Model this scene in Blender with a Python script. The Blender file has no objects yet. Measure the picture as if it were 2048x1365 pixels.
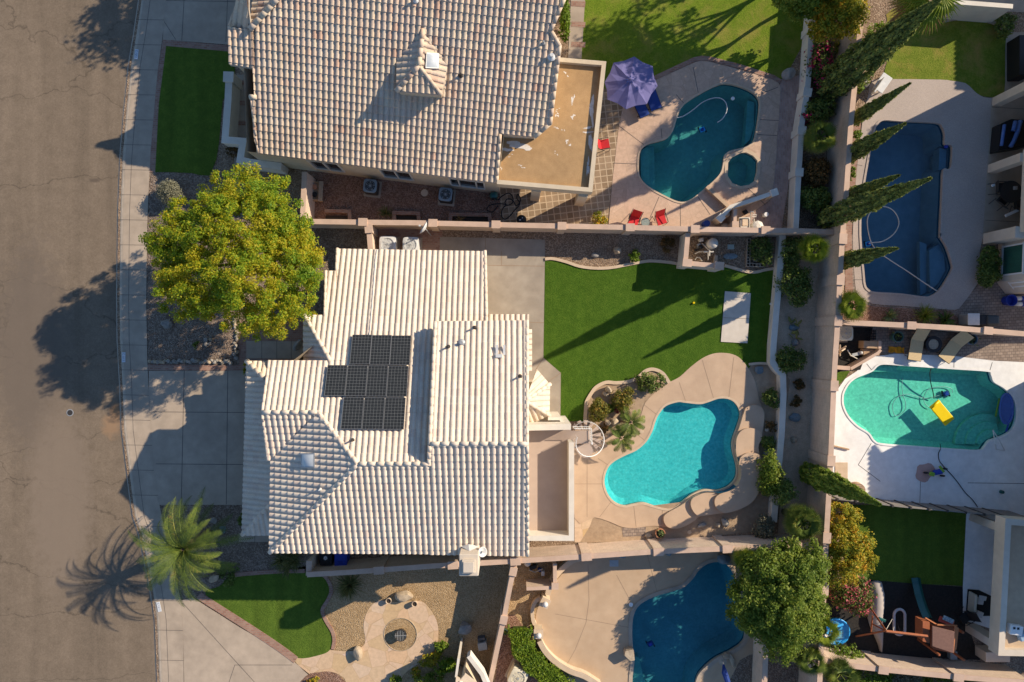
import bpy, bmesh, math, random
import numpy as np
from mathutils import Vector, Matrix
from mathutils.geometry import delaunay_2d_cdt
random.seed(7); RNG = np.random.default_rng(11)
SC = bpy.context.scene
COL = SC.collection
R = math.radians
# ------------------------------------------------------------------ camera, sky, sun, exposure
H = 38.7            # flying height of the camera above the ground (m)
F = 1366.0          # focal length in survey units (2048 wide frame)
cam_d = bpy.data.cameras.new('camera'); cam_d.sensor_width = 36.0; cam_d.lens = 36.0 * F / 2048.0
cam_d.clip_start = 1.0; cam_d.clip_end = 1500.0
cam = bpy.data.objects.new('camera', cam_d); cam.location = (0, 0, H); cam.rotation_euler = (0, 0, 0)
COL.objects.link(cam); SC.camera = cam
SUN_EL, SUN_AX, SUN_AY = R(28.5), 0.895, 0.446
wd = bpy.data.worlds.new('World'); SC.world = wd; wd.use_nodes = True
_nt = wd.node_tree; _bg = _nt.nodes['Background']
_sky = _nt.nodes.new('ShaderNodeTexSky'); _sky.sky_type = 'NISHITA'; _sky.sun_disc = False
_sky.sun_elevation = SUN_EL; _sky.dust_density = 0.25; _sky.ozone_density = 5.0; _sky.sun_rotation = math.atan2(SUN_AX, SUN_AY)
_nt.links.new(_sky.outputs[0], _bg.inputs[0]); _bg.inputs[1].default_value = 0.108
sun_d = bpy.data.lights.new('sun', 'SUN'); sun_d.energy = 5.0; sun_d.angle = R(0.5); sun_d.color = (1.0, 0.855, 0.665)
sun = bpy.data.objects.new('sun', sun_d)
_sd = Vector((SUN_AX * math.cos(SUN_EL), SUN_AY * math.cos(SUN_EL), math.sin(SUN_EL)))
sun.rotation_euler = (-_sd).to_track_quat('-Z', 'Y').to_euler(); sun.location = _sd * 120
COL.objects.link(sun)
SC.view_settings.view_transform = 'Standard'; SC.view_settings.look = 'None'
SC.view_settings.exposure = 0.52; SC.view_settings.gamma = 1.0
SC.render.engine = 'CYCLES'; SC.cycles.max_bounces = 8; SC.cycles.transparent_max_bounces = 12
SC.cycles.use_denoising = True

# ------------------------------------------------------------------ survey helper
def W(px, py, z=0.0):
    """a surveyed point of the aerial plan, at height z"""
    k = (H - z) / F
    return Vector(((px - 1024) * k, (682.5 - py) * k, z))
class Plane:
    """z = c + gx*x + gy*y"""
    def __init__(s, c, gx, gy): s.c, s.gx, s.gy = c, gx, gy
    @staticmethod
    def three(a, b, c):
        n = (b - a).cross(c - a); gx, gy = -n.x / n.z, -n.y / n.z
        return Plane(a.z - gx * a.x - gy * a.y, gx, gy)
    def z(s, x, y): return s.c + s.gx * x + s.gy * y
    def at(s, px, py):
        dx, dy = px - 1024, 682.5 - py
        k = (H - s.c) / (F + s.gx * dx + s.gy * dy)
        return Vector((dx * k, dy * k, s.z(dx * k, dy * k)))
# ------------------------------------------------------------------ materials
def _new(name):
    m = bpy.data.materials.new(name); m.use_nodes = True
    nt = m.node_tree; b = nt.nodes['Principled BSDF']
    return m, nt, b
def N(nt, t, **kw):
    n = nt.nodes.new(t)
    for k, v in kw.items():
        if k.startswith('i_'): n.inputs[k[2:].replace('_', ' ')].default_value = v
        else: setattr(n, k, v)
    return n
def L(nt, a, b): nt.links.new(a, b)
def c4(c): return (c[0], c[1], c[2], 1.0)
def ramp(nt, fac, stops):
    r = N(nt, 'ShaderNodeValToRGB'); e = r.color_ramp.elements
    while len(e) < len(stops): e.new(0.5)
    for i, (p, c) in enumerate(stops): e[i].position = p; e[i].color = c4(c)
    L(nt, fac, r.inputs[0]); return r.outputs[0]
def mixc(nt, fac, a, b, mode='MIX'):
    m = N(nt, 'ShaderNodeMix', data_type='RGBA', blend_type=mode)
    for sock, v in ((m.inputs[0], fac), (m.inputs[6], a), (m.inputs[7], b)):
        if hasattr(v, 'links') or hasattr(v, 'is_output'): L(nt, v, sock)
        elif isinstance(v, (int, float)): sock.default_value = v
        else: sock.default_value = c4(v)
    return m.outputs[2]
def co(nt, sc=(1, 1, 1), rot=0.0, src='Object'):
    t = N(nt, 'ShaderNodeTexCoord'); mp = N(nt, 'ShaderNodeMapping')
    mp.inputs['Scale'].default_value = sc; mp.inputs['Rotation'].default_value = (0, 0, rot)
    L(nt, t.outputs[src], mp.inputs[0]); return mp.outputs[0]
def noise(nt, vec, scale, detail=3, rough=0.55, dist=0.0):
    n = N(nt, 'ShaderNodeTexNoise'); n.inputs['Scale'].default_value = scale; n.inputs['Detail'].default_value = detail
    n.inputs['Roughness'].default_value = rough; n.inputs['Distortion'].default_value = dist
    L(nt, vec, n.inputs['Vector']); return n.outputs[0]
def bump(nt, b, hgt, strength, dist=0.02):
    n = N(nt, 'ShaderNodeBump'); n.inputs['Strength'].default_value = strength; n.inputs['Distance'].default_value = dist
    L(nt, hgt, n.inputs['Height']); L(nt, n.outputs[0], b.inputs['Normal'])
MATS = {}
def mat(name, c1, c2=None, scale=6.0, detail=5, rough=0.85, metal=0.0, bm=0.0, bs=60.0, big=0.0, bigs=0.35, spec=0.3, fine=0.0, fs=40.0):
    """plain surface: two colours mottled by noise, large scale wear, fine grain"""
    if name in MATS: return MATS[name]
    m, nt, b = _new(name); v = co(nt)
    if c2 is None: c2 = tuple(x * 0.88 for x in c1)
    col = ramp(nt, noise(nt, v, scale, detail), [(0.3, c1), (0.7, c2)])
    if big:
        f = ramp(nt, noise(nt, v, bigs, 4, 0.6, 0.6), [(0.3, (1 - big,) * 3), (0.7, (1 + big,) * 3)])
        col = mixc(nt, 1.0, col, f, 'MULTIPLY')
    if fine:
        f = ramp(nt, noise(nt, v, fs, 2, 0.7), [(0.25, (1 - fine,) * 3), (0.75, (1 + fine,) * 3)])
        col = mixc(nt, 1.0, col, f, 'MULTIPLY')
    L(nt, col, b.inputs['Base Color']); b.inputs['Roughness'].default_value = rough; b.inputs['Metallic'].default_value = metal
    b.inputs['Specular IOR Level'].default_value = spec
    if bm: bump(nt, b, noise(nt, v, bs, 3), bm)
    MATS[name] = m; return m
def mat_asphalt():
    m, nt, b = _new('asphalt'); v = co(nt)
    col = ramp(nt, noise(nt, v, 1.2, 6, 0.6), [(0.25, (0.165, 0.126, 0.088)), (0.75, (0.212, 0.162, 0.115))])
    st = ramp(nt, noise(nt, co(nt, (0.8, 0.05, 1), R(-4)), 1.0, 5, 0.62), [(0.34, (0.84,) * 3), (0.5, (0.98,) * 3), (0.68, (1.07,) * 3)])
    col = mixc(nt, 1.0, col, st, 'MULTIPLY')
    gr = ramp(nt, noise(nt, v, 12, 4, 0.85), [(0.25, (0.70,) * 3), (0.75, (1.32,) * 3)])
    col = mixc(nt, 1.0, col, gr, 'MULTIPLY')
    # sealed cracks: long, mostly across the street
    wv = N(nt, 'ShaderNodeVectorMath', operation='ADD'); nz = N(nt, 'ShaderNodeTexNoise'); nz.inputs['Scale'].default_value = 0.8; nz.inputs['Detail'].default_value = 5
    L(nt, v, nz.inputs['Vector']); sc = N(nt, 'ShaderNodeVectorMath', operation='SCALE'); sc.inputs['Scale'].default_value = 0.55
    L(nt, nz.outputs['Color'], sc.inputs[0]); L(nt, co(nt, (0.11, 0.40, 1), R(8)), wv.inputs[0]); L(nt, sc.outputs[0], wv.inputs[1])
    vo = N(nt, 'ShaderNodeTexVoronoi', feature='DISTANCE_TO_EDGE'); vo.inputs['Scale'].default_value = 0.5; L(nt, wv.outputs[0], vo.inputs['Vector'])
    ck = ramp(nt, vo.outputs['Distance'], [(0.0, (0.55,) * 3), (0.004, (0.75,) * 3), (0.008, (1,) * 3)])
    col = mixc(nt, 0.75, col, ck, 'MULTIPLY')
    # spilled rust by the driveway and an old patch of oil, soaked into the road
    for (px, py, sx, sy, lo, hi, c_) in ((229, 826, 1.6, 0.75, 0.25, 0.75, (0.40, 0.20, 0.085)), (222, 850, 1.0, .7, .45, .9, (0.30, 0.19, 0.11)), (190, 361, 1.1, 2.6, .35, .62, (0.105, 0.08, 0.06)), (60, 700, .25, .09, .5, .8, (0.15, 0.118, 0.09)), (120, 1000, .3, .1, .5, .85, (0.22, 0.17, 0.125))):
        p = W(px, py); sb = N(nt, 'ShaderNodeVectorMath', operation='SUBTRACT'); sb.inputs[1].default_value = (p.x, p.y, -0.05); L(nt, v, sb.inputs[0])
        ml = N(nt, 'ShaderNodeVectorMath', operation='MULTIPLY'); ml.inputs[1].default_value = (sx, sy, 0); L(nt, sb.outputs[0], ml.inputs[0])
        ln = N(nt, 'ShaderNodeVectorMath', operation='LENGTH'); L(nt, ml.outputs[0], ln.inputs[0])
        nn = N(nt, 'ShaderNodeMath', operation='MULTIPLY_ADD'); nn.inputs[1].default_value = 0.7; L(nt, noise(nt, v, 2.6, 6, .65), nn.inputs[0]); L(nt, ln.outputs['Value'], nn.inputs[2])
        col = mixc(nt, ramp(nt, nn.outputs[0], [(min(.98, lo + .22), (0.8,) * 3), (min(1.0, hi + .22), (0, 0, 0))]), col, c_)
    L(nt, col, b.inputs['Base Color']); b.inputs['Roughness'].default_value = 0.9; b.inputs['Specular IOR Level'].default_value = 0.2
    bump(nt, b, noise(nt, v, 70, 2), 0.3)
    return m
def mat_gravel(name, stops, scale=26.0, big=0.18):
    m, nt, b = _new(name); v = co(nt)
    vo = N(nt, 'ShaderNodeTexVoronoi'); vo.inputs['Scale'].default_value = scale; L(nt, v, vo.inputs['Vector'])
    sp = N(nt, 'ShaderNodeSeparateColor'); L(nt, vo.outputs['Color'], sp.inputs[0])
    col = ramp(nt, sp.outputs[0], stops)
    f = ramp(nt, noise(nt, v, 0.9, 5, 0.65, 0.5), [(0.3, (1 - big,) * 3), (0.7, (1 + big,) * 3)])
    col = mixc(nt, 1.0, col, f, 'MULTIPLY')
    L(nt, col, b.inputs['Base Color']); b.inputs['Roughness'].default_value = 0.95; b.inputs['Specular IOR Level'].default_value = 0.1
    inv = N(nt, 'ShaderNodeMath', operation='SUBTRACT'); inv.inputs[0].default_value = 1.0; L(nt, vo.outputs['Distance'], inv.inputs[1])
    bump(nt, b, inv.outputs[0], 0.9, 0.05)
    return m
def mat_grass(name, stops, dry=None, stripes=0.0):
    m, nt, b = _new(name); v = co(nt)
    fine = noise(nt, v, 13, 4, 0.8); mid = noise(nt, v, 2.2, 5, 0.6)
    ad = N(nt, 'ShaderNodeMath', operation='MULTIPLY_ADD'); ad.inputs[1].default_value = 0.35
    L(nt, mid, ad.inputs[0]); m2 = N(nt, 'ShaderNodeMath', operation='MULTIPLY'); m2.inputs[1].default_value = 0.65
    L(nt, fine, m2.inputs[0]); L(nt, m2.outputs[0], ad.inputs[2])
    col = ramp(nt, ad.outputs[0], stops)
    if dry:
        fac = ramp(nt, noise(nt, v, 0.55, 6, 0.7, 0.4), [(0.48, (0, 0, 0)), (0.7, (0.75,) * 3)])
        col = mixc(nt, fac, col, dry)
    if stripes:
        f = ramp(nt, noise(nt, co(nt, (1.5, 0.06, 1)), 1.0, 2), [(0.35, (1 - stripes,) * 3), (0.65, (1 + stripes,) * 3)])
        col = mixc(nt, 1.0, col, f, 'MULTIPLY')
    L(nt, col, b.inputs['Base Color']); b.inputs['Roughness'].default_value = 0.9; b.inputs['Specular IOR Level'].default_value = 0.1
    bump(nt, b, fine, 0.8, 0.05)
    return m
def mat_brick(name, c1, c2, mortar, bw=0.2, bh=0.1, ms=0.012, rot=0.0, src='Object', offset=0.5, rough=0.9, big=0.15, bm=0.3):
    m, nt, b = _new(name); v = co(nt, (1, 1, 1), rot, src)
    t = N(nt, 'ShaderNodeTexBrick'); t.offset = offset
    t.inputs['Scale'].default_value = 1.0; t.inputs['Brick Width'].default_value = bw; t.inputs['Row Height'].default_value = bh
    t.inputs['Mortar Size'].default_value = ms; t.inputs['Mortar Smooth'].default_value = 0.2
    t.inputs['Color1'].default_value = c4(c1); t.inputs['Color2'].default_value = c4(c2); t.inputs['Mortar'].default_value = c4(mortar)
    L(nt, v, t.inputs['Vector'])
    f = ramp(nt, noise(nt, v, 1.6, 5, 0.7), [(0.3, (1 - big,) * 3), (0.7, (1 + big,) * 3)])
    col = mixc(nt, 1.0, t.outputs['Color'], f, 'MULTIPLY')
    L(nt, col, b.inputs['Base Color']); b.inputs['Roughness'].default_value = rough; b.inputs['Specular IOR Level'].default_value = 0.2
    inv = N(nt, 'ShaderNodeMath', operation='SUBTRACT'); inv.inputs[0].default_value = 1.0; L(nt, t.outputs['Fac'], inv.inputs[1])
    bump(nt, b, inv.outputs[0], bm, 0.01)
    return m
def mat_flag(name, stops, scale=1.3, joint=(0.3, 0.2, 0.13), jw=0.02):
    m, nt, b = _new(name); v = co(nt)
    vo = N(nt, 'ShaderNodeTexVoronoi'); vo.inputs['Scale'].default_value = scale; L(nt, v, vo.inputs['Vector'])
    sp = N(nt, 'ShaderNodeSeparateColor'); L(nt, vo.outputs['Color'], sp.inputs[0])
    col = ramp(nt, sp.outputs[0], stops)
    f = ramp(nt, noise(nt, v, 5, 5, 0.7), [(0.3, (0.86,) * 3), (0.7, (1.1,) * 3)]); col = mixc(nt, 1.0, col, f, 'MULTIPLY')
    ve = N(nt, 'ShaderNodeTexVoronoi', feature='DISTANCE_TO_EDGE'); ve.inputs['Scale'].default_value = scale; L(nt, v, ve.inputs['Vector'])
    j = ramp(nt, ve.outputs['Distance'], [(0.0, (1, 1, 1)), (jw, (0.6,) * 3), (jw * 2, (0, 0, 0))])
    col = mixc(nt, j, col, joint)
    L(nt, col, b.inputs['Base Color']); b.inputs['Roughness'].default_value = 0.85; b.inputs['Specular IOR Level'].default_value = 0.2
    bump(nt, b, noise(nt, v, 30, 4), 0.25)
    return m
def mat_tile(name, stops, wash=0.25):
    """clay roof tiles: every tile its own shade (uv = tile column, tile course)"""
    m, nt, b = _new(name); t = N(nt, 'ShaderNodeTexCoord')
    fl = N(nt, 'ShaderNodeVectorMath', operation='FLOOR'); L(nt, t.outputs['UV'], fl.inputs[0])
    wn = N(nt, 'ShaderNodeTexWhiteNoise', noise_dimensions='2D'); L(nt, fl.outputs[0], wn.inputs['Vector'])
    col = ramp(nt, wn.outputs['Value'], stops)
    v = t.outputs['Object']
    f = ramp(nt, noise(nt, v, 1.1, 6, 0.65), [(0.3, (1 - wash,) * 3), (0.65, (1.04,) * 3)]); col = mixc(nt, 1.0, col, f, 'MULTIPLY')
    f = ramp(nt, noise(nt, v, 14, 4, 0.7), [(0.3, (0.84,) * 3), (0.7, (1.08,) * 3)]); col = mixc(nt, 1.0, col, f, 'MULTIPLY')
    L(nt, col, b.inputs['Base Color']); b.inputs['Roughness'].default_value = 0.82; b.inputs['Specular IOR Level'].default_value = 0.25
    bump(nt, b, noise(nt, v, 40, 3), 0.2)
    return m
def mat_leaf(name, stops, trans=0.3, patch=0.0, ps=0.5, rough=0.55):
    """foliage: v = random number stored per leaf; patches of older and younger leaves by place"""
    m, nt, b = _new(name)
    a = N(nt, 'ShaderNodeAttribute', attribute_name='v')
    fac = a.outputs['Fac']
    if patch:
        n = noise(nt, co(nt), ps, 3, 0.6)
        mm = N(nt, 'ShaderNodeMath', operation='SUBTRACT'); mm.inputs[1].default_value = 0.5; L(nt, n, mm.inputs[0])
        ma = N(nt, 'ShaderNodeMath', operation='MULTIPLY_ADD', use_clamp=True); ma.inputs[1].default_value = patch * 2
        L(nt, mm.outputs[0], ma.inputs[0]); L(nt, fac, ma.inputs[2]); fac = ma.outputs[0]
    col = ramp(nt, fac, stops)
    L(nt, col, b.inputs['Base Color']); b.inputs['Roughness'].default_value = rough; b.inputs['Specular IOR Level'].default_value = 0.25
    tr = N(nt, 'ShaderNodeBsdfTranslucent'); L(nt, col, tr.inputs[0])
    mx = N(nt, 'ShaderNodeMixShader'); mx.inputs[0].default_value = trans
    L(nt, b.outputs[0], mx.inputs[1]); L(nt, tr.outputs[0], mx.inputs[2])
    L(nt, mx.outputs[0], nt.nodes['Material Output'].inputs[0])
    return m
def mat_water(name, tint, rip=0.5, rs=5.0):
    m, nt, b = _new(name); nt.nodes.remove(b)
    tr = N(nt, 'ShaderNodeBsdfTransparent'); tr.inputs[0].default_value = c4(tint)
    gl = N(nt, 'ShaderNodeBsdfGlossy'); gl.inputs['Roughness'].default_value = 0.04
    lw = N(nt, 'ShaderNodeLayerWeight'); lw.inputs[0].default_value = 0.5
    pw_ = N(nt, 'ShaderNodeMath', operation='POWER'); pw_.inputs[1].default_value = 4.0; fr = N(nt, 'ShaderNodeMath', operation='MULTIPLY_ADD'); fr.inputs[1].default_value = 0.9; fr.inputs[2].default_value = 0.022
    L(nt, lw.outputs['Facing'], pw_.inputs[0]); L(nt, pw_.outputs[0], fr.inputs[0])
    v = co(nt); bp = N(nt, 'ShaderNodeBump'); bp.inputs['Strength'].default_value = rip; bp.inputs['Distance'].default_value = 0.05
    L(nt, noise(nt, v, rs, 4, 0.6, 0.8), bp.inputs['Height']); L(nt, bp.outputs[0], gl.inputs['Normal']); L(nt, bp.outputs[0], lw.inputs['Normal'])
    mx = N(nt, 'ShaderNodeMixShader'); L(nt, fr.outputs[0], mx.inputs[0]); L(nt, tr.outputs[0], mx.inputs[1]); L(nt, gl.outputs[0], mx.inputs[2])
    L(nt, mx.outputs[0], nt.nodes['Material Output'].inputs[0]); return m
def mat_solar():
    m, nt, b = _new('solar_cells'); t = N(nt, 'ShaderNodeTexCoord')
    br = N(nt, 'ShaderNodeTexBrick'); br.offset = 0.0
    br.inputs['Scale'].default_value = 1.0; br.inputs['Brick Width'].default_value = 1 / 6; br.inputs['Row Height'].default_value = 0.16
    br.inputs['Mortar Size'].default_value = 0.0036; br.inputs['Mortar Smooth'].default_value = 0.1
    br.inputs['Color1'].default_value = (0.018, 0.020, 0.022, 1); br.inputs['Color2'].default_value = (0.024, 0.026, 0.028, 1); br.inputs['Mortar'].default_value = (0.24, 0.25, 0.245, 1)
    L(nt, t.outputs['UV'], br.inputs['Vector']); L(nt, br.outputs['Color'], b.inputs['Base Color'])
    b.inputs['Roughness'].default_value = 0.35; b.inputs['Specular IOR Level'].default_value = 0.2
    return m
def glass_mat(name, col=(0.02, 0.025, 0.03), rough=0.08):
    if name in MATS: return MATS[name]
    m = mat(name, col, tuple(x * 0.7 for x in col), rough=rough, spec=0.6); return m
# ------------------------------------------------------------------ objects
def tag(o, label=None, cat=None, group=None, kind=None):
    if label: o['label'] = label
    if cat: o['category'] = cat
    if group: o['group'] = group
    if kind: o['kind'] = kind
    return o
def thing(name, label, cat, loc=(0, 0, 0), rz=0.0, group=None):
    o = bpy.data.objects.new(name, None); o.empty_display_size = 0.2; COL.objects.link(o)
    o.location = loc; o.rotation_euler = (0, 0, rz)
    return tag(o, label, cat, group)
def wmat(o):
    m = o.matrix_basis.copy()
    return m if o.parent is None else wmat(o.parent) @ o.matrix_parent_inverse @ m
class MB:
    def __init__(s): s.v, s.f, s.m, s.uv = [], [], [], {}
    def add(s, vs, fs, mi=0):
        k = len(s.v); s.v.extend([tuple(p) for p in vs])
        for f in fs: s.f.append(tuple(i + k for i in f)); s.m.append(mi)
    def quad(s, a, b, c, d, mi=0): s.add([a, b, c, d], [(0, 1, 2, 3)], mi)
    def box(s, c, size, rz=0.0, mi=0, taper=1.0, M=None):
        x, y, z = size[0] / 2, size[1] / 2, size[2] / 2; ca, sa = math.cos(rz), math.sin(rz); vs = []
        for k, t in ((-1, 1.0), (1, taper)):
            for i, j in ((-1, -1), (1, -1), (1, 1), (-1, 1)):
                p = Vector((i * x * t * ca - j * y * t * sa, i * x * t * sa + j * y * t * ca, k * z))
                if M is not None: p = M @ p
                vs.append((c[0] + p.x, c[1] + p.y, c[2] + p.z))
        s.add(vs, [(3, 2, 1, 0), (4, 5, 6, 7), (0, 1, 5, 4), (1, 2, 6, 5), (2, 3, 7, 6), (3, 0, 4, 7)], mi)
        return s
    def prism(s, pts, z0, z1, mi=0, cap=True, bottom=False):
        n = len(pts); A = area2(pts); P = list(pts) if A > 0 else list(pts)[::-1]
        vs = [(p[0], p[1], z0) for p in P] + [(p[0], p[1], z1) for p in P]
        fs = [(i, (i + 1) % n, n + (i + 1) % n, n + i) for i in range(n)]
        s.add(vs, fs, mi)
        if cap: s.flat(P, z1, mi)
        if bottom: s.flat(P, z0, mi, flip=True)
        return s
    def flat(s, pts, z, mi=0, holes=(), flip=False):
        P, T = tri(pts, holes)
        zf = z if callable(z) else (lambda x, y: z)
        vs = [(p[0], p[1], zf(p[0], p[1])) for p in P]
        s.add(vs, [t[::-1] for t in T] if flip else T, mi); return s
    def tube(s, path, r, n=8, mi=0, caps=True):
        P = [Vector(p) for p in path]; k = len(P); rr = r if hasattr(r, '__len__') else [r] * k
        vs, fs = [], []; up = None
        for i in range(k):
            t = (P[min(i + 1, k - 1)] - P[max(i - 1, 0)]).normalized()
            if up is None: up = Vector((0, 0, 1)) if abs(t.z) < 0.9 else Vector((1, 0, 0))
            a = t.cross(up); a = a.normalized() if a.length > 1e-6 else t.orthogonal().normalized()
            b = a.cross(t).normalized(); up = b
            for j in range(n):
                q = 2 * math.pi * j / n; vs.append(P[i] + (a * math.cos(q) + b * math.sin(q)) * rr[i])
        for i in range(k - 1):
            for j in range(n):
                fs.append((i * n + j, i * n + (j + 1) % n, (i + 1) * n + (j + 1) % n, (i + 1) * n + j))
        if caps: fs.append(tuple(range(n))[::-1]); fs.append(tuple((k - 1) * n + j for j in range(n)))
        s.add(vs, fs, mi); return s
    def lathe(s, c, prof, n=20, mi=0, M=None, cap=True):
        """prof = [(radius, height)...]"""
        vs, fs = [], []
        for r, z in prof:
            for j in range(n):
                q = 2 * math.pi * j / n; p = Vector((r * math.cos(q), r * math.sin(q), z))
                if M is not None: p = M @ p
                vs.append((c[0] + p.x, c[1] + p.y, c[2] + p.z))
        for i in range(len(prof) - 1):
            for j in range(n): fs.append((i * n + j, i * n + (j + 1) % n, (i + 1) * n + (j + 1) % n, (i + 1) * n + j))
        if cap: fs.append(tuple(range(n))[::-1]); fs.append(tuple((len(prof) - 1) * n + j for j in range(n)))
        s.add(vs, fs, mi); return s
    def build(s, name, mats, parent=None, smooth=False, bevel=0.0, loc=None):
        me = bpy.data.meshes.new(name); me.from_pydata(s.v, [], s.f)
        for m in (mats if isinstance(mats, (list, tuple)) else [mats]): me.materials.append(m)
        me.polygons.foreach_set('material_index', s.m)
        if smooth: me.polygons.foreach_set('use_smooth', [True] * len(s.f))
        o = bpy.data.objects.new(name, me); COL.objects.link(o)
        if parent is not None:
            o.parent = parent; o.matrix_parent_inverse = wmat(parent).inverted()
        if loc is not None: o.location = loc
        if bevel:
            b = o.modifiers.new('bevel', 'BEVEL'); b.width = bevel; b.segments = 2; b.limit_method = 'ANGLE'
        me.update(); return o
def area2(p): return sum(p[i][0] * p[(i + 1) % len(p)][1] - p[(i + 1) % len(p)][0] * p[i][1] for i in range(len(p))) / 2
def inside(p, poly):
    x, y = p[0], p[1]; r = False; n = len(poly); j = n - 1
    for i in range(n):
        xi, yi, xj, yj = poly[i][0], poly[i][1], poly[j][0], poly[j][1]
        if (yi > y) != (yj > y) and x < (xj - xi) * (y - yi) / (yj - yi) + xi: r = not r
        j = i
    return r
def tri(pts, holes=()):
    vs, es = [], []
    for loop in [pts] + list(holes):
        k = len(vs); n = len(loop); vs += [Vector((p[0], p[1])) for p in loop]; es += [(k + i, k + (i + 1) % n) for i in range(n)]
    V, E, Fc = delaunay_2d_cdt(vs, es, [], 0, 1e-6)[:3]
    out = []
    for f in Fc:
        c = (V[f[0]] + V[f[1]] + V[f[2]]) / 3
        if inside(c, pts) and not any(inside(c, h) for h in holes):
            a = (V[f[1]] - V[f[0]]).cross(V[f[2]] - V[f[0]]); out.append(tuple(f) if a > 0 else tuple(f)[::-1])
    return V, out
def smooth_loop(P, sub=5, closed=True):
    """Catmull-Rom through the survey points"""
    P = [Vector((p[0], p[1])) for p in P]; n = len(P); out = []
    rng = range(n) if closed else range(n - 1)
    for i in rng:
        g = (lambda k: P[k % n]) if closed else (lambda k: P[max(0, min(n - 1, k))])
        a, b, c, d = g(i - 1), g(i), g(i + 1), g(i + 2)
        for s in range(sub):
            t = s / sub
            out.append(0.5 * ((2 * b) + (c - a) * t + (2 * a - 5 * b + 4 * c - d) * t * t + (3 * b - a - 3 * c + d) * t ** 3))
    if not closed: out.append(P[-1])
    return out
def G(pts, z=0.0): return [W(p[0], p[1], z).xy for p in pts]
def GS(pts, sub=5, closed=True): return smooth_loop(G(pts), sub, closed)
def offset(P, d, closed=True):
    n = len(P); out = []; s = 1.0 if (not closed or area2(P) > 0) else -1.0
    for i in range(n):
        a, b, c = (P[i - 1] if closed or i else P[0]), P[i], (P[(i + 1) % n] if closed or i < n - 1 else P[-1])
        t1 = Vector((b[0] - a[0], b[1] - a[1])); t2 = Vector((c[0] - b[0], c[1] - b[1]))
        if t1.length < 1e-9: t1 = t2
        if t2.length < 1e-9: t2 = t1
        t1.normalize(); t2.normalize(); n1 = Vector((t1.y, -t1.x)); n2 = Vector((t2.y, -t2.x)); m = n1 + n2
        if m.length < 1e-6: m = n1
        m.normalize(); k = d / max(0.45, m.dot(n1)); out.append(Vector((b[0], b[1])) + m * k * s)
    return out
def sheet(name, pts, z, m, holes=(), kind='structure', label=None, cat=None, parent=None, joints=(), jm=None, jw=0.025):
    """one flat ground surface; joints = saw cuts [(px,py),(px,py)]"""
    b = MB(); b.flat(pts, z, 0, holes)
    for j in joints:
        J = G(j)
        for p, q in zip(J[:-1], J[1:]):
            t = (q - p).normalized(); s = Vector((-t.y, t.x)) * jw / 2
            b.quad((*(p + s), z + .004), (*(p - s), z + .004), (*(q - s), z + .004), (*(q + s), z + .004), 1)
    o = b.build(name, [m, jm] if jm else m, parent)
    return tag(o, label, cat, None, kind if parent is None else None)
def ribbon(mb, path, w, z0, z1, mi=0, closed=False):
    a = offset(path, w / 2, closed); c = offset(path, -w / 2, closed); n = len(path)
    for i in range(n if closed else n - 1):
        j = (i + 1) % n
        mb.quad((*a[i], z1), (*a[j], z1), (*c[j], z1), (*c[i], z1), mi)
        mb.quad((*a[i], z0), (*a[j], z0), (*a[j], z1), (*a[i], z1), mi)
        mb.quad((*c[j], z0), (*c[i], z0), (*c[i], z1), (*c[j], z1), mi)
    if not closed:
        for i in (0, n - 1): mb.quad((*a[i], z0), (*a[i], z1), (*c[i], z1), (*c[i], z0), mi)
    return mb
def dup(root, loc, rz=0.0, label=None, s=1.0, group=None):
    def cp(o, par):
        c = o.copy(); COL.objects.link(c)
        if par is not None: c.parent = par
        for ch in o.children: cp(ch, c)
        return c
    r = cp(root, None); r.location = loc; r.rotation_euler = (root.rotation_euler[0], root.rotation_euler[1], rz)
    r.scale = (s, s, s) if not hasattr(s, '__len__') else s
    if label: r['label'] = label
    if group: r['group'] = group
    return r
# ------------------------------------------------------------------ material palette
ASPHALT = mat_asphalt()
CONC = mat('concrete', (0.43, 0.345, 0.26), (0.355, 0.285, 0.215), 2.0, 6, big=0.14, fine=0.07)
CURB = mat('curb_concrete', (0.50, 0.41, 0.31), (0.40, 0.33, 0.25), 3.0, 6, big=0.14, fine=0.08)
PATIO = mat('patio_concrete', (0.37, 0.32, 0.255), (0.28, 0.235, 0.185), 1.1, 7, big=0.22, fine=0.06)
JOINT = mat('joint', (0.10, 0.09, 0.08))
JOINTL = mat('joint_tan', (0.30, 0.21, 0.14))
DECK = mat('pool_deck', (0.52, 0.375, 0.255), (0.46, 0.325, 0.22), 1.6, 5, big=0.09, fine=0.06)
DECKS = mat('south_deck', (0.50, 0.36, 0.235), (0.45, 0.315, 0.20), 1.6, 5, big=0.08, fine=0.06)
DECKW = mat('white_deck', (0.80, 0.79, 0.76), (0.70, 0.69, 0.66), 3.0, 6, big=0.10, fine=0.06)
DECKG = mat('aggregate_deck', (0.46, 0.38, 0.32), (0.36, 0.30, 0.26), 24.0, 3, big=0.08, fine=0.14)
COPE = mat('coping', (0.58, 0.45, 0.32), (0.50, 0.38, 0.26), 3.0, fine=0.06)
FLAGD = mat_flag('stamped_deck', [(0.0, (0.55, 0.385, 0.28)), (0.5, (0.52, 0.365, 0.262)), (1.0, (0.58, 0.41, 0.30))], 1.5, (0.45, 0.31, 0.22), 0.010)
FLAGS = mat_flag('flagstone', [(0.0, (0.60, 0.40, 0.24)), (0.35, (0.58, 0.43, 0.30)), (0.7, (0.52, 0.36, 0.19)), (1.0, (0.62, 0.45, 0.34))], 1.25, (0.44, 0.30, 0.18), 0.010)
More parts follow.
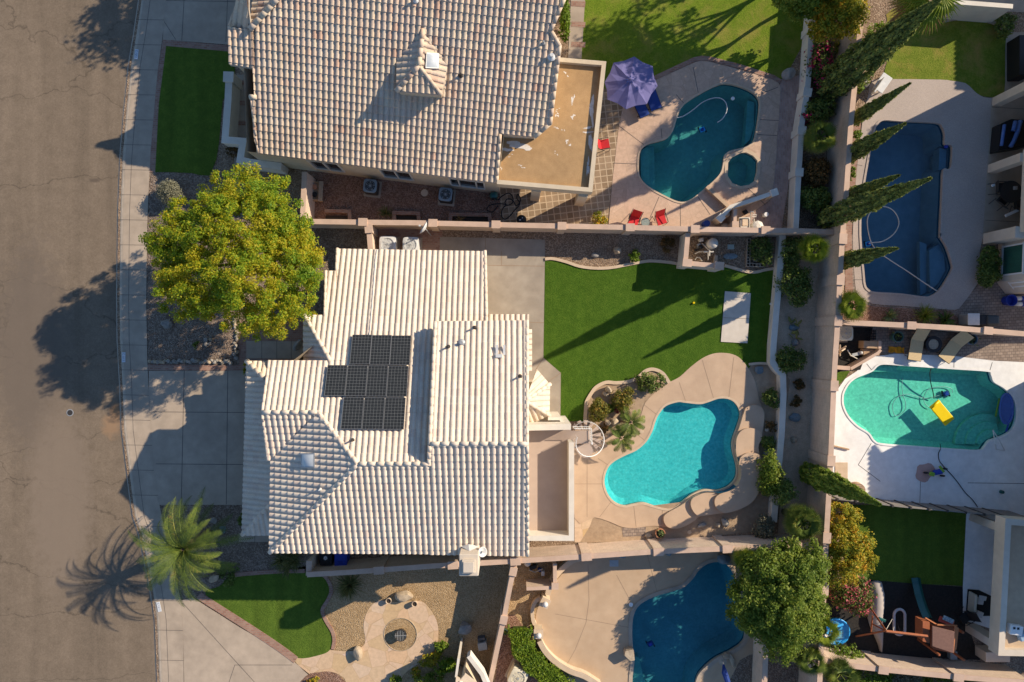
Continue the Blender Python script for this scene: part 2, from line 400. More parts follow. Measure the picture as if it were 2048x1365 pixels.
GRAV = mat_gravel('gravel_brown', [(0.0, (0.17, 0.115, 0.075)), (0.5, (0.26, 0.18, 0.12)), (1.0, (0.40, 0.30, 0.21))], 19)
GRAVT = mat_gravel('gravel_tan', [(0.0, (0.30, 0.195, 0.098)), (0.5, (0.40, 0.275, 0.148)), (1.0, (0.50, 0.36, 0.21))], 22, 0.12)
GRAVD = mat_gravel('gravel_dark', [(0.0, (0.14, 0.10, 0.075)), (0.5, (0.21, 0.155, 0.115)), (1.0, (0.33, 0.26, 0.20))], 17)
GRAVR = mat_gravel('gravel_red', [(0.0, (0.17, 0.09, 0.06)), (0.5, (0.25, 0.145, 0.10)), (1.0, (0.36, 0.23, 0.17))], 18)
DIRT = mat('bare_dirt', (0.40, 0.29, 0.19), (0.30, 0.21, 0.135), 4.0, 7, big=0.2, fine=0.16, bm=0.5, bs=20)
MULCH = mat('dark_mulch', (0.030, 0.026, 0.022), (0.012, 0.011, 0.010), 9.0, 6, fine=0.4)
TURF = mat_grass('turf', [(0.3, (0.032, 0.075, 0.006)), (0.5, (0.055, 0.112, 0.010)), (0.7, (0.095, 0.16, 0.018))], None, 0.05)
LAWN = mat_grass('lawn', [(0.3, (0.065, 0.115, 0.008)), (0.5, (0.125, 0.185, 0.014)), (0.7, (0.21, 0.26, 0.03))], (0.27, 0.22, 0.055))
LAWNS = mat_grass('lawn_striped', [(0.3, (0.042, 0.078, 0.010)), (0.5, (0.078, 0.13, 0.016)), (0.7, (0.125, 0.185, 0.026))], None, 0.12)
LAWND = mat_grass('lawn_patchy', [(0.3, (0.075, 0.11, 0.01)), (0.5, (0.14, 0.185, 0.02)), (0.7, (0.25, 0.25, 0.045))], (0.36, 0.22, 0.075))
BRICK = mat_brick('brick_paver', (0.27, 0.135, 0.095), (0.35, 0.215, 0.155), (0.30, 0.23, 0.18), 0.22, 0.11, 0.012, R(2))
BRICKV = mat_brick('brick_walk', (0.33, 0.215, 0.175), (0.43, 0.295, 0.24), (0.36, 0.29, 0.25), 0.24, 0.12, 0.012, R(85))
PAVER = mat_brick('square_paver', (0.24, 0.165, 0.10), (0.34, 0.245, 0.16), (0.50, 0.385, 0.265), 0.36, 0.36, 0.028, R(-7), offset=0.0)
PAVERG = mat_brick('grey_paver', (0.23, 0.175, 0.14), (0.32, 0.25, 0.20), (0.14, 0.11, 0.095), 0.24, 0.16, 0.014, R(-3), offset=0.5)
STUCCO = mat('stucco', (0.60, 0.50, 0.36), (0.54, 0.445, 0.315), 3.0, 5, big=0.08, bm=0.3, bs=40)
STUCCOW = mat('stucco_white', (0.70, 0.64, 0.54), (0.63, 0.575, 0.485), 2.5, 5, big=0.10, bm=0.3, bs=40)
STUCCOP = mat('stucco_pale', (0.62, 0.535, 0.43), (0.56, 0.48, 0.38), 2.5, 5, big=0.08, bm=0.3, bs=40)
BLOCK = mat_brick('block_wall', (0.57, 0.44, 0.335), (0.61, 0.475, 0.365), (0.47, 0.36, 0.27), 0.4, 0.2, 0.010, 0, 'UV', big=0.12)
CAPM = mat('wall_cap', (0.56, 0.40, 0.30), (0.49, 0.35, 0.26), 3.0, 4, big=0.1, fine=0.06)
TILEW = mat_tile('tile_cream', [(0.0, (0.71, 0.575, 0.445)), (0.35, (0.74, 0.625, 0.49)), (0.7, (0.70, 0.60, 0.485)), (0.92, (0.67, 0.53, 0.42)), (1.0, (0.74, 0.64, 0.52))], 0.09)
TILEN = mat_tile('tile_tan', [(0.0, (0.63, 0.465, 0.335)), (0.3, (0.67, 0.54, 0.385)), (0.6, (0.60, 0.46, 0.35)), (0.85, (0.61, 0.51, 0.395)), (0.96, (0.57, 0.37, 0.26)), (1.0, (0.68, 0.57, 0.42))], 0.14)
FASCIA = mat('fascia', (0.52, 0.43, 0.33), rough=0.8)
FOAM = mat('foam_roof', (0.42, 0.265, 0.125), (0.35, 0.215, 0.10), 3.0, 6, big=0.14, fine=0.14, fs=22)
FLOORB = mat('balcony_floor', (0.47, 0.365, 0.295), (0.43, 0.33, 0.265), 2.0, 4, big=0.05)
WHITEP = mat('white_paint', (0.78, 0.77, 0.74), (0.72, 0.71, 0.68), 4.0, rough=0.5)
FRAME = mat('window_frame', (0.66, 0.62, 0.55), rough=0.5)
PANE = glass_mat('window_glass')
METAL = mat('grey_metal', (0.42, 0.43, 0.43), (0.36, 0.37, 0.37), 8, rough=0.5, metal=0.4)
METALL = mat('pale_metal', (0.62, 0.62, 0.60), (0.54, 0.54, 0.52), 8, rough=0.5)
BLACK = mat('black_plastic', (0.018, 0.018, 0.02), rough=0.5)
DARK = mat('dark_metal', (0.045, 0.04, 0.036), rough=0.5)
BLUE = mat('blue_plastic', (0.02, 0.05, 0.36), (0.018, 0.04, 0.30), rough=0.4)
SKYB = mat('sky_blue_vinyl', (0.02, 0.30, 0.78), (0.04, 0.42, 0.85), 5, rough=0.35, spec=0.5)
RED = mat('red_cloth', (0.55, 0.025, 0.03), (0.48, 0.02, 0.028), 6, rough=0.75)
NAVY = mat('navy_cloth', (0.02, 0.055, 0.24), (0.018, 0.045, 0.20), 6, rough=0.8)
PERI = mat('periwinkle_cloth', (0.15, 0.14, 0.30), (0.13, 0.12, 0.27), 2.5, rough=0.85, big=0.06)
YELL = mat('yellow_vinyl', (0.80, 0.58, 0.0), (0.74, 0.52, 0.0), 5, rough=0.4)
ORNG = mat('orange_cloth', (0.62, 0.27, 0.01), (0.50, 0.19, 0.01), 9, rough=0.85)
WOODR = mat('red_cedar', (0.36, 0.115, 0.045), (0.28, 0.085, 0.035), 7, rough=0.7)
WOOD = mat('tan_wood', (0.46, 0.31, 0.19), (0.38, 0.25, 0.15), 8, rough=0.75)
TANCL = mat('tan_sling', (0.60, 0.46, 0.26), (0.54, 0.41, 0.23), 10, rough=0.85)
TERRA = mat('terracotta', (0.52, 0.24, 0.13), (0.44, 0.20, 0.11), 6)
CREAMP = mat('cream_pot', (0.62, 0.48, 0.34), rough=0.6)
GREENP = mat('green_glaze', (0.055, 0.13, 0.11), (0.04, 0.10, 0.085), 6, rough=0.3, spec=0.5)
BLUEP = mat('blue_glaze', (0.10, 0.17, 0.22), (0.08, 0.13, 0.17), 6, rough=0.3, spec=0.5)
SLIDEM = mat('green_slide', (0.012, 0.11, 0.095), (0.010, 0.09, 0.08), 5, rough=0.4, spec=0.5)
PVC = mat('white_pvc', (0.68, 0.64, 0.56), (0.58, 0.53, 0.45), 8, rough=0.5)
SOIL = mat('soil', (0.05, 0.035, 0.025), (0.03, 0.022, 0.016), 12)
ROCK = mat('boulder', (0.46, 0.37, 0.26), (0.30, 0.235, 0.165), 4.5, 8, big=0.15, bm=0.6, bs=14)
ROCKG = mat('grey_boulder', (0.34, 0.31, 0.27), (0.20, 0.185, 0.165), 5.5, 8, big=0.15, bm=0.6, bs=14)
SLATE = mat('blue_slate', (0.20, 0.25, 0.27), (0.13, 0.165, 0.18), 7, 8, big=0.2)
BARK = mat('bark', (0.17, 0.12, 0.085), (0.095, 0.068, 0.05), 9, 6, bm=0.6, bs=18)
PALMT = mat('palm_trunk', (0.22, 0.15, 0.09), (0.12, 0.08, 0.05), 12, 5, bm=0.7, bs=22)
DIAL = mat('number_plate', (0.62, 0.64, 0.66), (0.55, 0.58, 0.60), 30)
INK = mat('number_ink', (0.06, 0.08, 0.14))
SHADEC = mat('wood_fence', (0.25, 0.225, 0.20), (0.19, 0.17, 0.15), 9, 5, big=0.15)
STAIN = mat('rust_stain', (0.42, 0.19, 0.075), (0.32, 0.17, 0.085), 3, 7)
OIL = mat('oil_stain', (0.105, 0.08, 0.06), (0.14, 0.105, 0.08), 4, 6)
SMUDGE = mat('pale_deposit', (0.74, 0.70, 0.64), (0.62, 0.54, 0.44), 12, 6)
TILEB = mat('navy_tile', (0.015, 0.05, 0.10), (0.01, 0.10, 0.16), 26, 3, rough=0.25, spec=0.5)

# ------------------------------------------------------------------ pools: outlines first, the ground is cut round them
PO_MAIN = GS([(1208,962),(1214,938),(1226,924),(1247,912),(1273,900),(1292,883),(1304,862),(1309,846),(1316,830),(1331,812),(1355,804),(1369,805),(1399,808),(1416,804),(1437,797),(1457,798),(1472,808),(1481,829),(1475,852),(1465,882),(1466,905),(1473,932),(1472,955),(1457,973),(1434,981),(1407,980),(1384,989),(1363,1005),(1340,1018),(1310,1013),(1286,1006),(1265,1009),(1247,1012),(1228,1004),(1214,986)], 4)
PO_N = GS([(1279,307),(1285,296),(1297,288),(1316,283),(1333,277),(1345,262),(1352,240),(1360,220),(1372,206),(1400,188),(1434,171),(1452,168),(1475,172),(1500,182),(1514,193),(1519,208),(1516,240),(1509,277),(1500,290),(1480,298),(1460,303),(1449,312),(1446,330),(1441,347),(1425,365),(1400,386),(1385,398),(1369,405),(1352,403),(1330,393),(1304,379),(1287,366),(1278,350),(1277,325)], 4)
PO_SPA = G([(1455,326),(1463,315),(1481,306),(1492,305),(1506,312),(1515,322),(1514,345),(1509,363),(1498,371),(1481,374),(1464,368),(1454,353)])
PO_NE = GS([(1755,249),(1768,241),(1800,243),(1870,246),(1884,254),(1889,270),(1889,288),(1900,290),(1904,298),(1902,332),(1896,340),(1886,341),(1884,380),(1880,466),(1881,475),(1893,495),(1904,530),(1903,541),(1893,560),(1879,580),(1863,592),(1845,594),(1800,588),(1750,585),(1737,580),(1730,570),(1727,540),(1721,470),(1724,400),(1735,330),(1748,265)], 3)
PO_E = GS([(1686,793),(1690,780),(1700,765),(1714,755),(1732,748),(1745,742),(1754,733),(1766,729),(1800,731),(1900,738),(1973,743),(1981,749),(1987,764),(2005,775),(2022,790),(2031,808),(2033,830),(2028,853),(2014,868),(1990,878),(1978,882),(1968,895),(1957,901),(1900,898),(1830,893),(1765,888),(1748,881),(1737,866),(1715,852),(1697,833),(1687,812)], 4)
PO_S = GS([(1264,1245),(1268,1226),(1275,1213),(1287,1203),(1310,1192),(1340,1183),(1365,1175),(1384,1158),(1397,1140),(1415,1127),(1437,1123),(1452,1128),(1466,1145),(1474,1170),(1480,1200),(1487,1240),(1490,1270),(1483,1287),(1460,1303),(1430,1318),(1405,1340),(1392,1362),(1380,1420),(1330,1450),(1272,1420),(1264,1365),(1268,1320),(1264,1285)], 4)
POOLS = [PO_MAIN, PO_N, PO_SPA, PO_NE, PO_E, PO_S]
# ------------------------------------------------------------------ street
CURB_PX = [(420,-1500),(330,-500),(283,-60),(278,0),(268,68),(257,133),(248,220),(240,320),(236,420),(235,493),(234,600),(235,680),(240,770),(243,860),(254,948),(265,1033),(278,1070),(301,1184),(309,1240),(314,1365),(322,1500),(380,2000),(480,2900)]
CURB_W = [W(p[0], p[1]).xy for p in CURB_PX]
road_far = [Vector((-62, CURB_W[-1].y)), Vector((-62, CURB_W[0].y))]
b = MB(); b.flat(list(CURB_W) + road_far, -0.05, 0)
tag(b.build('road', ASPHALT), kind='structure')
big = [Vector((-160, -160)), Vector((160, -160)), Vector((160, 160)), Vector((-160, 160))]
sheet('ground', big, 0.0, GRAV, holes=[list(CURB_W) + road_far] + POOLS)
def inner(P, d): return offset(list(P), d, False)
b = MB(); cw = list(CURB_W); c1 = inner(cw, -0.22); c2 = inner(cw, -0.38); c0 = inner(cw, 0.08)
if (c1[8] - cw[8]).x < 0: c1 = inner(cw, 0.22); c2 = inner(cw, 0.38); c0 = inner(cw, -0.08)
for i in range(len(cw) - 1):
    b.quad((*c0[i], -.046), (*c0[i+1], -.046), (*cw[i+1], -.040), (*cw[i], -.040))
    b.quad((*cw[i], -.040), (*cw[i+1], -.040), (*c1[i+1], .02), (*c1[i], .02))
    b.quad((*c1[i], .02), (*c1[i+1], .02), (*c2[i+1], .03), (*c2[i], .03))
tag(b.build('kerb', CURB), kind='structure')
SW_IN = [(345,-60),(333,0),(325,80),(315,150),(302,300),(297,400),(295,457),(293,603),(295,713),(298,786),(304,885),(307,930),(318,1002),(330,1060),(345,1130),(363,1201),(367,1280),(368,1365),(370,1420)]
SW_OUT = [(293,-60),(288,0),(279,68),(268,133),(259,220),(251,320),(247,420),(246,493),(245,600),(246,680),(251,770),(254,860),(265,948),(276,1033),(289,1070),(312,1184),(320,1240),(325,1365),(330,1420)]
jn = []
for y in list(range(-10, 1000, 50)) + [1052, 1100, 1150, 1201, 1260, 1320]:
    def at(P, y):
        for p, q in zip(P[:-1], P[1:]):
            if p[1] <= y <= q[1]: return p[0] + (q[0] - p[0]) * (y - p[1]) / (q[1] - p[1])
        return P[-1][0]
    jn.append([(at(SW_OUT, y) - 9, y), (at(SW_IN, y + 1), y + 1)])
jn.append([(p[0] + 13, p[1]) for p in SW_OUT])
sheet('pavement', G(SW_OUT + SW_IN[::-1]), 0.032, CONC, joints=jn, jm=JOINT, jw=0.022)
# marks on the street
def blob(cx, cy, r, n=18, rough=0.35, seed=1, sx=1.0, sy=1.0):
    q = random.Random(seed); ph = [q.uniform(0, 6.28) for _ in range(4)]
    P = []
    for i in range(n):
        a = 2 * math.pi * i / n; k = 1 + rough * (0.5 * math.sin(2 * a + ph[0]) + 0.3 * math.sin(3 * a + ph[1]) + 0.3 * math.sin(5 * a + ph[2]))
        P.append((cx + r * k * sx * math.cos(a), cy + r * k * sy * math.sin(a)))
    return P
# ------------------------------------------------------------------ plot surfaces (px = plan survey)
sheet('driveway', G([(298,742),(497,742),(560,742),(560,1010),(318,1010),(307,930),(304,885),(298,786)]), 0.026, CONC,
      joints=[[(304,824),(560,826)],[(312,928),(560,930)],[(369,742),(367,824),(363,1009)],[(456,742),(453,1009)]], jm=JOINT, jw=0.03)
sheet('brick_strip', G([(295,729),(520,731),(520,742),(297,741)]), 0.030, BRICK)
sheet('brick_path', G([(479,640),(620,640),(620,742),(479,742)]), 0.022, BRICK)
sheet('entry_walk', G([(493,682),(640,684),(640,718),(493,717)]), 0.036, CONC, joints=[[(524,682),(524,718)],[(554,682),(554,718)],[(583,682),(583,718)]], jm=JOINT)
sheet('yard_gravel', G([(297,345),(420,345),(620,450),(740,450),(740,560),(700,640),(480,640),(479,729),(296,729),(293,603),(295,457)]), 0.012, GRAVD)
sheet('front_driveway', G([(333,-60),(520,-60),(520,95),(326,80)]), 0.026, CONC, joints=[[(333,2),(470,4)],[(372,-60),(364,82)],[(458,-60),(452,85)],[(329,44),(352,80)]], jm=JOINT)
sheet('brick_border', G([(326,80),(460,92),(460,104),(333,93),(320,200),(311,345),(297,345),(302,300),(315,150)]), 0.030, BRICK)
sheet('front_lawn', G([(333,93),(470,105),(470,180),(446,200),(438,290),(433,320),(420,352),(400,351),(385,347),(345,345),(311,345),(318,210)]), 0.034, LAWNS)
sheet('courtyard', G([(446,150),(560,150),(560,330),(470,330)]), 0.020, CONC, joints=[], jm=JOINT)
for i, y in enumerate((165, 206, 246)):
    sheet('brick_band', G([(466,y-4),(520,y-3),(520,y+6),(465,y+5)]), 0.030, BRICK)
# palm bed and south front yard
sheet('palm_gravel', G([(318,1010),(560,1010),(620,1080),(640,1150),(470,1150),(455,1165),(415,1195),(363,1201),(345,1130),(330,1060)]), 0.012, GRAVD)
sheet('walk_slab', G([(478,1066),(560,1066),(560,1084),(478,1084)]), 0.03, CONC, joints=[[(510,1066),(510,1084)]], jm=JOINT)
sheet('south_gravel', G([(560,1140),(700,1120),(1030,1110),(1010,1240),(985,1420),(560,1420)]), 0.012, GRAVT)
GRASS_S = GS([(412,1190),(440,1172),(470,1150),(560,1144),(640,1145),(655,1158),(663,1180),(656,1200),(645,1220),(652,1240),(665,1262),(668,1280),(660,1300),(640,1310),(596,1316),(560,1290),(500,1248)], 4)
sheet('south_lawn', GRASS_S, 0.030, LAWNS)
sheet('front_drive', G([(363,1201),(385,1195),(480,1255),(560,1300),(596,1330),(640,1365),(680,1420),(370,1420),(367,1280)]), 0.026, CONC, joints=[[(365,1205),(560,1420)],[(470,1330),(585,1330)],[(470,1330),(440,1420)]], jm=JOINT)
b = MB(); ribbon(b, smooth_loop(G([(398,1190),(412,1200),(500,1256),(560,1296),(592,1320)]), 4, False), 0.42, 0, 0.045)
tag(b.build('brick_edging', BRICK), 'red brick edging between the street driveway and the sunlit front lawn', 'edging')
b = MB(); ribbon(b, smooth_loop(G([(640,1145),(655,1158),(663,1180),(656,1200),(645,1220),(652,1240),(665,1262),(669,1280),(666,1298)]), 4, False), 0.2, 0, 0.07)
tag(b.build('brick_edging', BRICK), 'wavy brick edging between the sunlit front lawn and the tan gravel', 'edging')
b = MB(); ribbon(b, smooth_loop(G([(470,1150),(500,1147),(560,1143),(610,1142)]), 3, False), 0.22, 0, 0.05)
tag(b.build('brick_edging', BRICK), 'short brick edging along the top of the sunlit front lawn', 'edging')
FS = [(588,1318),(605,1305),(625,1299),(650,1299),(680,1302),(705,1302),(726,1292),(731,1278),(727,1255),(731,1232),(742,1212),(760,1201),(790,1204),(838,1202),(855,1212),(868,1230),(876,1252),(876,1280),(868,1300),(850,1318),(830,1332),(812,1345),(800,1365),(790,1420),(700,1420),(692,1365),(682,1352),(664,1344),(640,1344),(625,1352),(612,1345)]
FPIT = [W(801 + 33 * math.cos(a * .2618), 1269 + 33 * math.sin(a * .2618)).xy for a in range(24)]
sheet('flagstone_patio', GS(FS, 3), 0.026, FLAGS, holes=[FPIT])
sheet('fire_gravel', FPIT, 0.020, GRAVT)
sheet('planting_bed', GS([(612,1352),(640,1344),(664,1344),(686,1358),(700,1390),(640,1420),(590,1390)], 3), 0.03, GRAVR)
# back yard
sheet('patio', G([(880,474),(1090,480),(1090,522),(1087,716),(1122,746),(1121,848),(900,848),(880,560)]), 0.020, PATIO,
      joints=[[(971,475),(971,503)],[(971,531),(1089,533)],[(1003,503),(1003,531)],[(1056,645),(1088,646)],[(1087,716),(1070,742)],[(1122,746),(1096,764)]], jm=JOINTL, jw=0.03)
sheet('side_pavers', G([(742,452),(885,456),(885,520),(742,520)]), 0.016, BRICK)
sheet('side_gravel', G([(740,455),(1400,465),(1580,470),(1570,560),(1300,560),(1085,545),(880,520),(880,474),(870,460)]), 0.010, GRAV)
TURF_P = [(1090,522),(1105,521),(1131,527),(1158,536),(1189,540),(1222,539),(1259,532),(1293,526),(1312,526),(1343,529),(1365,533),(1420,535),(1449,535),(1465,540),(1489,547),(1510,548),(1531,543),(1555,540),(1546,640),(1539,728),(1504,727),(1497,738),(1510,765),(1440,740),(1338,766),(1325,747),(1307,739),(1291,742),(1278,753),(1259,763),(1233,766),(1212,765),(1193,774),(1183,786),(1173,804),(1171,823),(1170,843),(1121,843),(1122,746),(1087,716)]
sheet('turf_lawn', G(TURF_P), 0.028, TURF)
sheet('lawn_slab', G([(1449,583),(1501,587),(1494,687),(1441,684)]), 0.07, mat('pale_slab', (0.60, 0.54, 0.46), (0.52, 0.465, 0.39), 3, 6, big=.08, fine=.05), joints=[[(1446,636),(1497,638)]], jm=JOINTL)
sheet('bed_soil', G([(1173,850),(1173,804),(1193,774),(1233,766),(1278,753),(1307,739),(1330,750),(1342,768),(1300,830),(1245,900),(1173,890)]), 0.022, DIRT)
sheet('east_bed', G([(1495,726),(1545,726),(1580,760),(1560,920),(1550,1060),(1300,1085),(1150,1085),(1150,1030),(1400,1000),(1510,980),(1520,850)]), 0.008, DIRT)
DECK_P = [(1149,862),(1170,866),(1205,872),(1240,868),(1262,858),(1275,846),(1282,830),(1290,806),(1310,785),(1330,772),(1338,765),(1359,754),(1380,735),(1404,717),(1425,708),(1444,706),(1465,709),(1481,718),(1497,738),(1510,764),(1518,800),(1522,811),(1526,829),(1522,864),(1513,893),(1519,929),(1517,964),(1510,987),(1498,1003),(1478,1015),(1451,1022),(1428,1025),(1398,1030),(1384,1041),(1363,1052),(1346,1055),(1339,1056),(1323,1053),(1300,1052),(1271,1056),(1244,1054),(1220,1044),(1189,1035),(1149,1036)]
sheet('pool_deck', smooth_loop(G(DECK_P), 3), 0.040, DECK, holes=[PO_MAIN],
      joints=[[(1174,900),(1174,1034)],[(1150,968),(1208,968)],[(1404,720),(1427,798)],[(1358,765),(1371,803)],[(1467,715),(1457,797)],[(1288,810),(1315,831)],[(1270,866),(1293,884)],[(1240,893),(1247,911)],[(1196,917),(1219,932)],[(1222,1004),(1199,1034)],[(1267,1010),(1272,1054)],[(1325,1018),(1322,1050)]], jm=JOINTL, jw=0.022)
b = MB()
ribbon(b, smooth_loop(G([(1090,519),(1105,518),(1131,524),(1158,533),(1189,537),(1222,536),(1259,529),(1293,523),(1312,523),(1343,526),(1362,530)]), 4, False), 0.16, 0, 0.09)
ribbon(b, smooth_loop(G([(1449,532),(1465,536),(1489,543),(1510,545),(1531,540),(1553,537)]), 4, False), 0.16, 0, 0.09)
tag(b.build('mow_kerb', COPE), 'pink concrete kerb curving along the top of the turf lawn', 'edging')
b = MB(); ribbon(b, smooth_loop(G([(1172,866),(1170,843),(1171,823),(1173,804),(1183,786),(1193,774),(1212,765),(1233,766),(1259,763),(1278,753),(1291,742),(1307,739),(1325,747),(1338,766)]), 4, False), 0.19, 0, 0.10)
tag(b.build('planter_kerb', COPE), 'pink concrete kerb round the rock and palm planter beside the pool', 'edging')
b = MB(); ribbon(b, smooth_loop(G([(1497,729),(1520,727),(1540,730),(1552,745)]), 4, False), 0.14, 0, 0.08)
tag(b.build('bed_kerb', COPE), 'short concrete kerb at the corner of the white garden wall', 'edging')
sheet('stone_path', G([(1149,1036),(1186,1035),(1180,1052),(1160,1085),(1149,1085)]), 0.02, FLAGS)
sheet('paver_path', G([(1244,1056),(1292,1054),(1290,1072),(1246,1074)]), 0.02, PAVERG)
sheet('strip_dirt', G([(1560,470),(1700,470),(1680,640),(1665,900),(1655,1085),(1555,1085),(1575,750),(1545,690)]), 0.006, mat('strip_dirt', (0.52, 0.40, 0.285), (0.40, 0.305, 0.215), 3.0, 7, big=0.2, fine=0.2, fs=14))
# north neighbour
sheet('side_dirt', G([(612,330),(1010,380),(1050,380),(1040,450),(605,445)]), 0.010, GRAVR)
sheet('north_lawn', G([(1165,-90),(1160,0),(1150,110),(1200,200),(1270,180),(1390,118),(1440,120),(1568,160),(1605,90),(1625,-90)]), 0.016, LAWN)
sheet('garden_path', G([(1146,-90),(1172,-90),(1170,0),(1163,118),(1136,118)]), 0.022, CONC)
for y in (-20, 3, 44, 84):
    sheet('brick_band', G([(1143,y),(1171,y+1),(1170,y+12),(1142,y+10)]), 0.030, BRICK)
sheet('square_pavers', G([(1000,370),(1190,170),(1250,195),(1238,250),(1225,360),(1213,462),(1000,462)]), 0.018, PAVER)
NDECK = [(1216,462),(1225,360),(1238,250),(1250,196),(1290,170),(1390,125),(1402,122),(1420,124),(1480,140),(1540,158),(1556,164),(1561,178),(1557,240),(1553,280),(1553,300),(1548,360),(1540,400),(1500,430),(1455,450),(1400,465)]
sheet('north_pool_deck', G(NDECK), 0.030, FLAGD, holes=[PO_N, PO_SPA],
      joints=[[(1237,252),(1287,290)],[(1227,327),(1278,329)],[(1360,405),(1361,462)],[(1318,394),(1300,436)],[(1396,395),(1420,430)],[(1322,258),(1324,280)],[(1386,135),(1396,186)],[(1352,190),(1368,208)],[(1520,240),(1557,242)],[(1514,270),(1554,272)],[(1518,190),(1556,175)],[(1490,372),(1530,410)]], jm=JOINT, jw=0.03)
b = MB(); ribbon(b, G([(1252,192),(1290,166),(1388,120),(1403,117),(1422,119),(1480,134),(1545,155),(1562,165)]), 0.25, 0, 0.05)
tag(b.build('brick_edging', BRICK), 'brick border between the north lawn and the stamped pool deck', 'edging')
sheet('brick_walk', G([(1560,160),(1604,150),(1594,250),(1580,350),(1562,462),(1440,462),(1500,430),(1540,402),(1553,300)]), 0.020, BRICKV)
sheet('gravel_strip', G([(1640,-90),(1725,-90),(1690,460),(1585,460),(1612,180)]), 0.008, GRAV)
# north-east neighbour
NEDECK = GS([(1744,161),(1780,159),(1880,160),(1900,162),(1930,167),(1945,180),(1960,192),(1982,197),(2060,200),(2060,470),(1966,470),(1962,546),(1956,566),(1922,612),(1912,619),(1900,620),(1800,612),(1744,608),(1716,590),(1709,560),(1705,470),(1712,350),(1725,240),(1736,190)], 2)
sheet('aggregate_deck', NEDECK, 0.026, DECKG, holes=[PO_NE], joints=[[(1712,330),(1724,332)],[(1706,560),(1724,560)],[(1738,188),(1752,188)]], jm=JOINT)
sheet('patio_floor', G([(1983,196),(2200,196),(2200,470),(1965,470),(1976,300)]), 0.032, CONC, joints=[[(1983,215),(2100,222)],[(1970,441),(2060,446)]], jm=JOINT)
sheet('north_east_lawn', GS([(1772,30),(1790,80),(1772,130),(1770,158),(1800,160),(1880,161),(1905,162),(1930,168),(1945,181),(1962,192),(1990,195),(2008,190),(2010,100),(2011,65),(1990,48),(1960,40),(1930,37),(1895,40),(1870,30),(1820,10)], 3), 0.018, LAWND)
sheet('side_path', G([(2011,65),(2060,65),(2060,196),(2008,196),(2010,100)]), 0.014, CONC)
sheet('paver_court', G([(1700,470),(1708,470),(1712,560),(1718,592),(1744,610),(1912,622),(1958,568),(1966,470),(2120,470),(2120,665),(1690,660),(1690,470)]), 0.016, PAVERG)
sheet('brick_edge', G([(1700,240),(1722,240),(1712,350),(1703,470),(1706,600),(1690,600),(1690,300)]), 0.022, BRICK)
sheet('bed_red', G([(1685,596),(1744,613),(1900,622),(1920,640),(1920,655),(1685,645)]), 0.028, GRAVR)
# east neighbour
EDECK = [(1730,715),(1775,710),(1830,700),(1905,705),(2120,722),(2120,1040),(1960,1022),(1720,1000),(1662,990),(1672,783),(1690,758),(1714,742)]
sheet('white_deck', G(EDECK), 0.024, DECKW, holes=[PO_E], joints=[[(1733,728),(1744,742)],[(1742,887),(1716,930),(1760,963)],[(1841,947),(1839,1008)],[(1935,966),(2100,968)],[(1984,725),(1978,745)],[(1908,705),(1907,740)]], jm=JOINT, jw=0.03)
sheet('paver_court', G([(1680,660),(2120,668),(2120,728),(1990,722),(1905,712),(1740,706),(1700,735),(1672,735)]), 0.030, PAVERG)
sheet('equipment_mulch', G([(1668,655),(1745,655),(1735,700),(1720,740),(1668,745)]), 0.036, MULCH)
sheet('grass_patch', G([(1672,738),(1702,738),(1690,757),(1670,778)]), 0.034, LAWNS)
# south-east neighbour
sheet('shaded_lawn', G([(1690,1010),(1760,1010),(1932,1026),(1925,1172),(1840,1168),(1740,1160),(1690,1158)]), 0.020, LAWNS)
sheet('playground_mulch', G([(1655,1158),(1740,1160),(1840,1168),(1928,1174),(1928,1230),(1960,1320),(1700,1310),(1650,1290)]), 0.024, MULCH)
sheet('patio_slab', G([(1932,1026),(2120,1040),(2120,1300),(1925,1240),(1925,1172)]), 0.030, DECKW)
sheet('side_gravel', G([(1640,1290),(1960,1320),(1925,1240),(2120,1260),(2120,1420),(1640,1420)]), 0.010, GRAVD)
# south neighbour
SDECK = [(1172,1100),(1260,1100),(1470,1095),(1480,1130),(1520,1290),(1480,1320),(1400,1420),(1130,1420),(1112,1325),(1090,1295),(1075,1270),(1071,1240),(1076,1215),(1090,1190),(1110,1165),(1140,1130)]
sheet('south_pool_deck', smooth_loop(G(SDECK), 3), 0.024, DECKS, holes=[PO_S], joints=[[(1176,1130),(1178,1200),(1172,1245),(1150,1300),(1130,1335)],[(1233,1150),(1262,1205)],[(1294,1108),(1315,1188)],[(1110,1228),(1165,1238),(1258,1255)]], jm=JOINTL, jw=0.022)
sheet('south_side_gravel', G([(1010,1110),(1180,1112),(1110,1165),(1076,1215),(1071,1240),(1078,1280),(1130,1360),(1130,1420),(980,1420)]), 0.010, GRAVT)
sheet('south_bed', G([(1010,1230),(1030,1230),(1100,1330),(1110,1420),(980,1420)]), 0.014, GRAVR)
sheet('south_east_gravel', G([(1470,1300),(1520,1280),(1640,1280),(1640,1420),(1400,1420)]), 0.020, GRAVD)
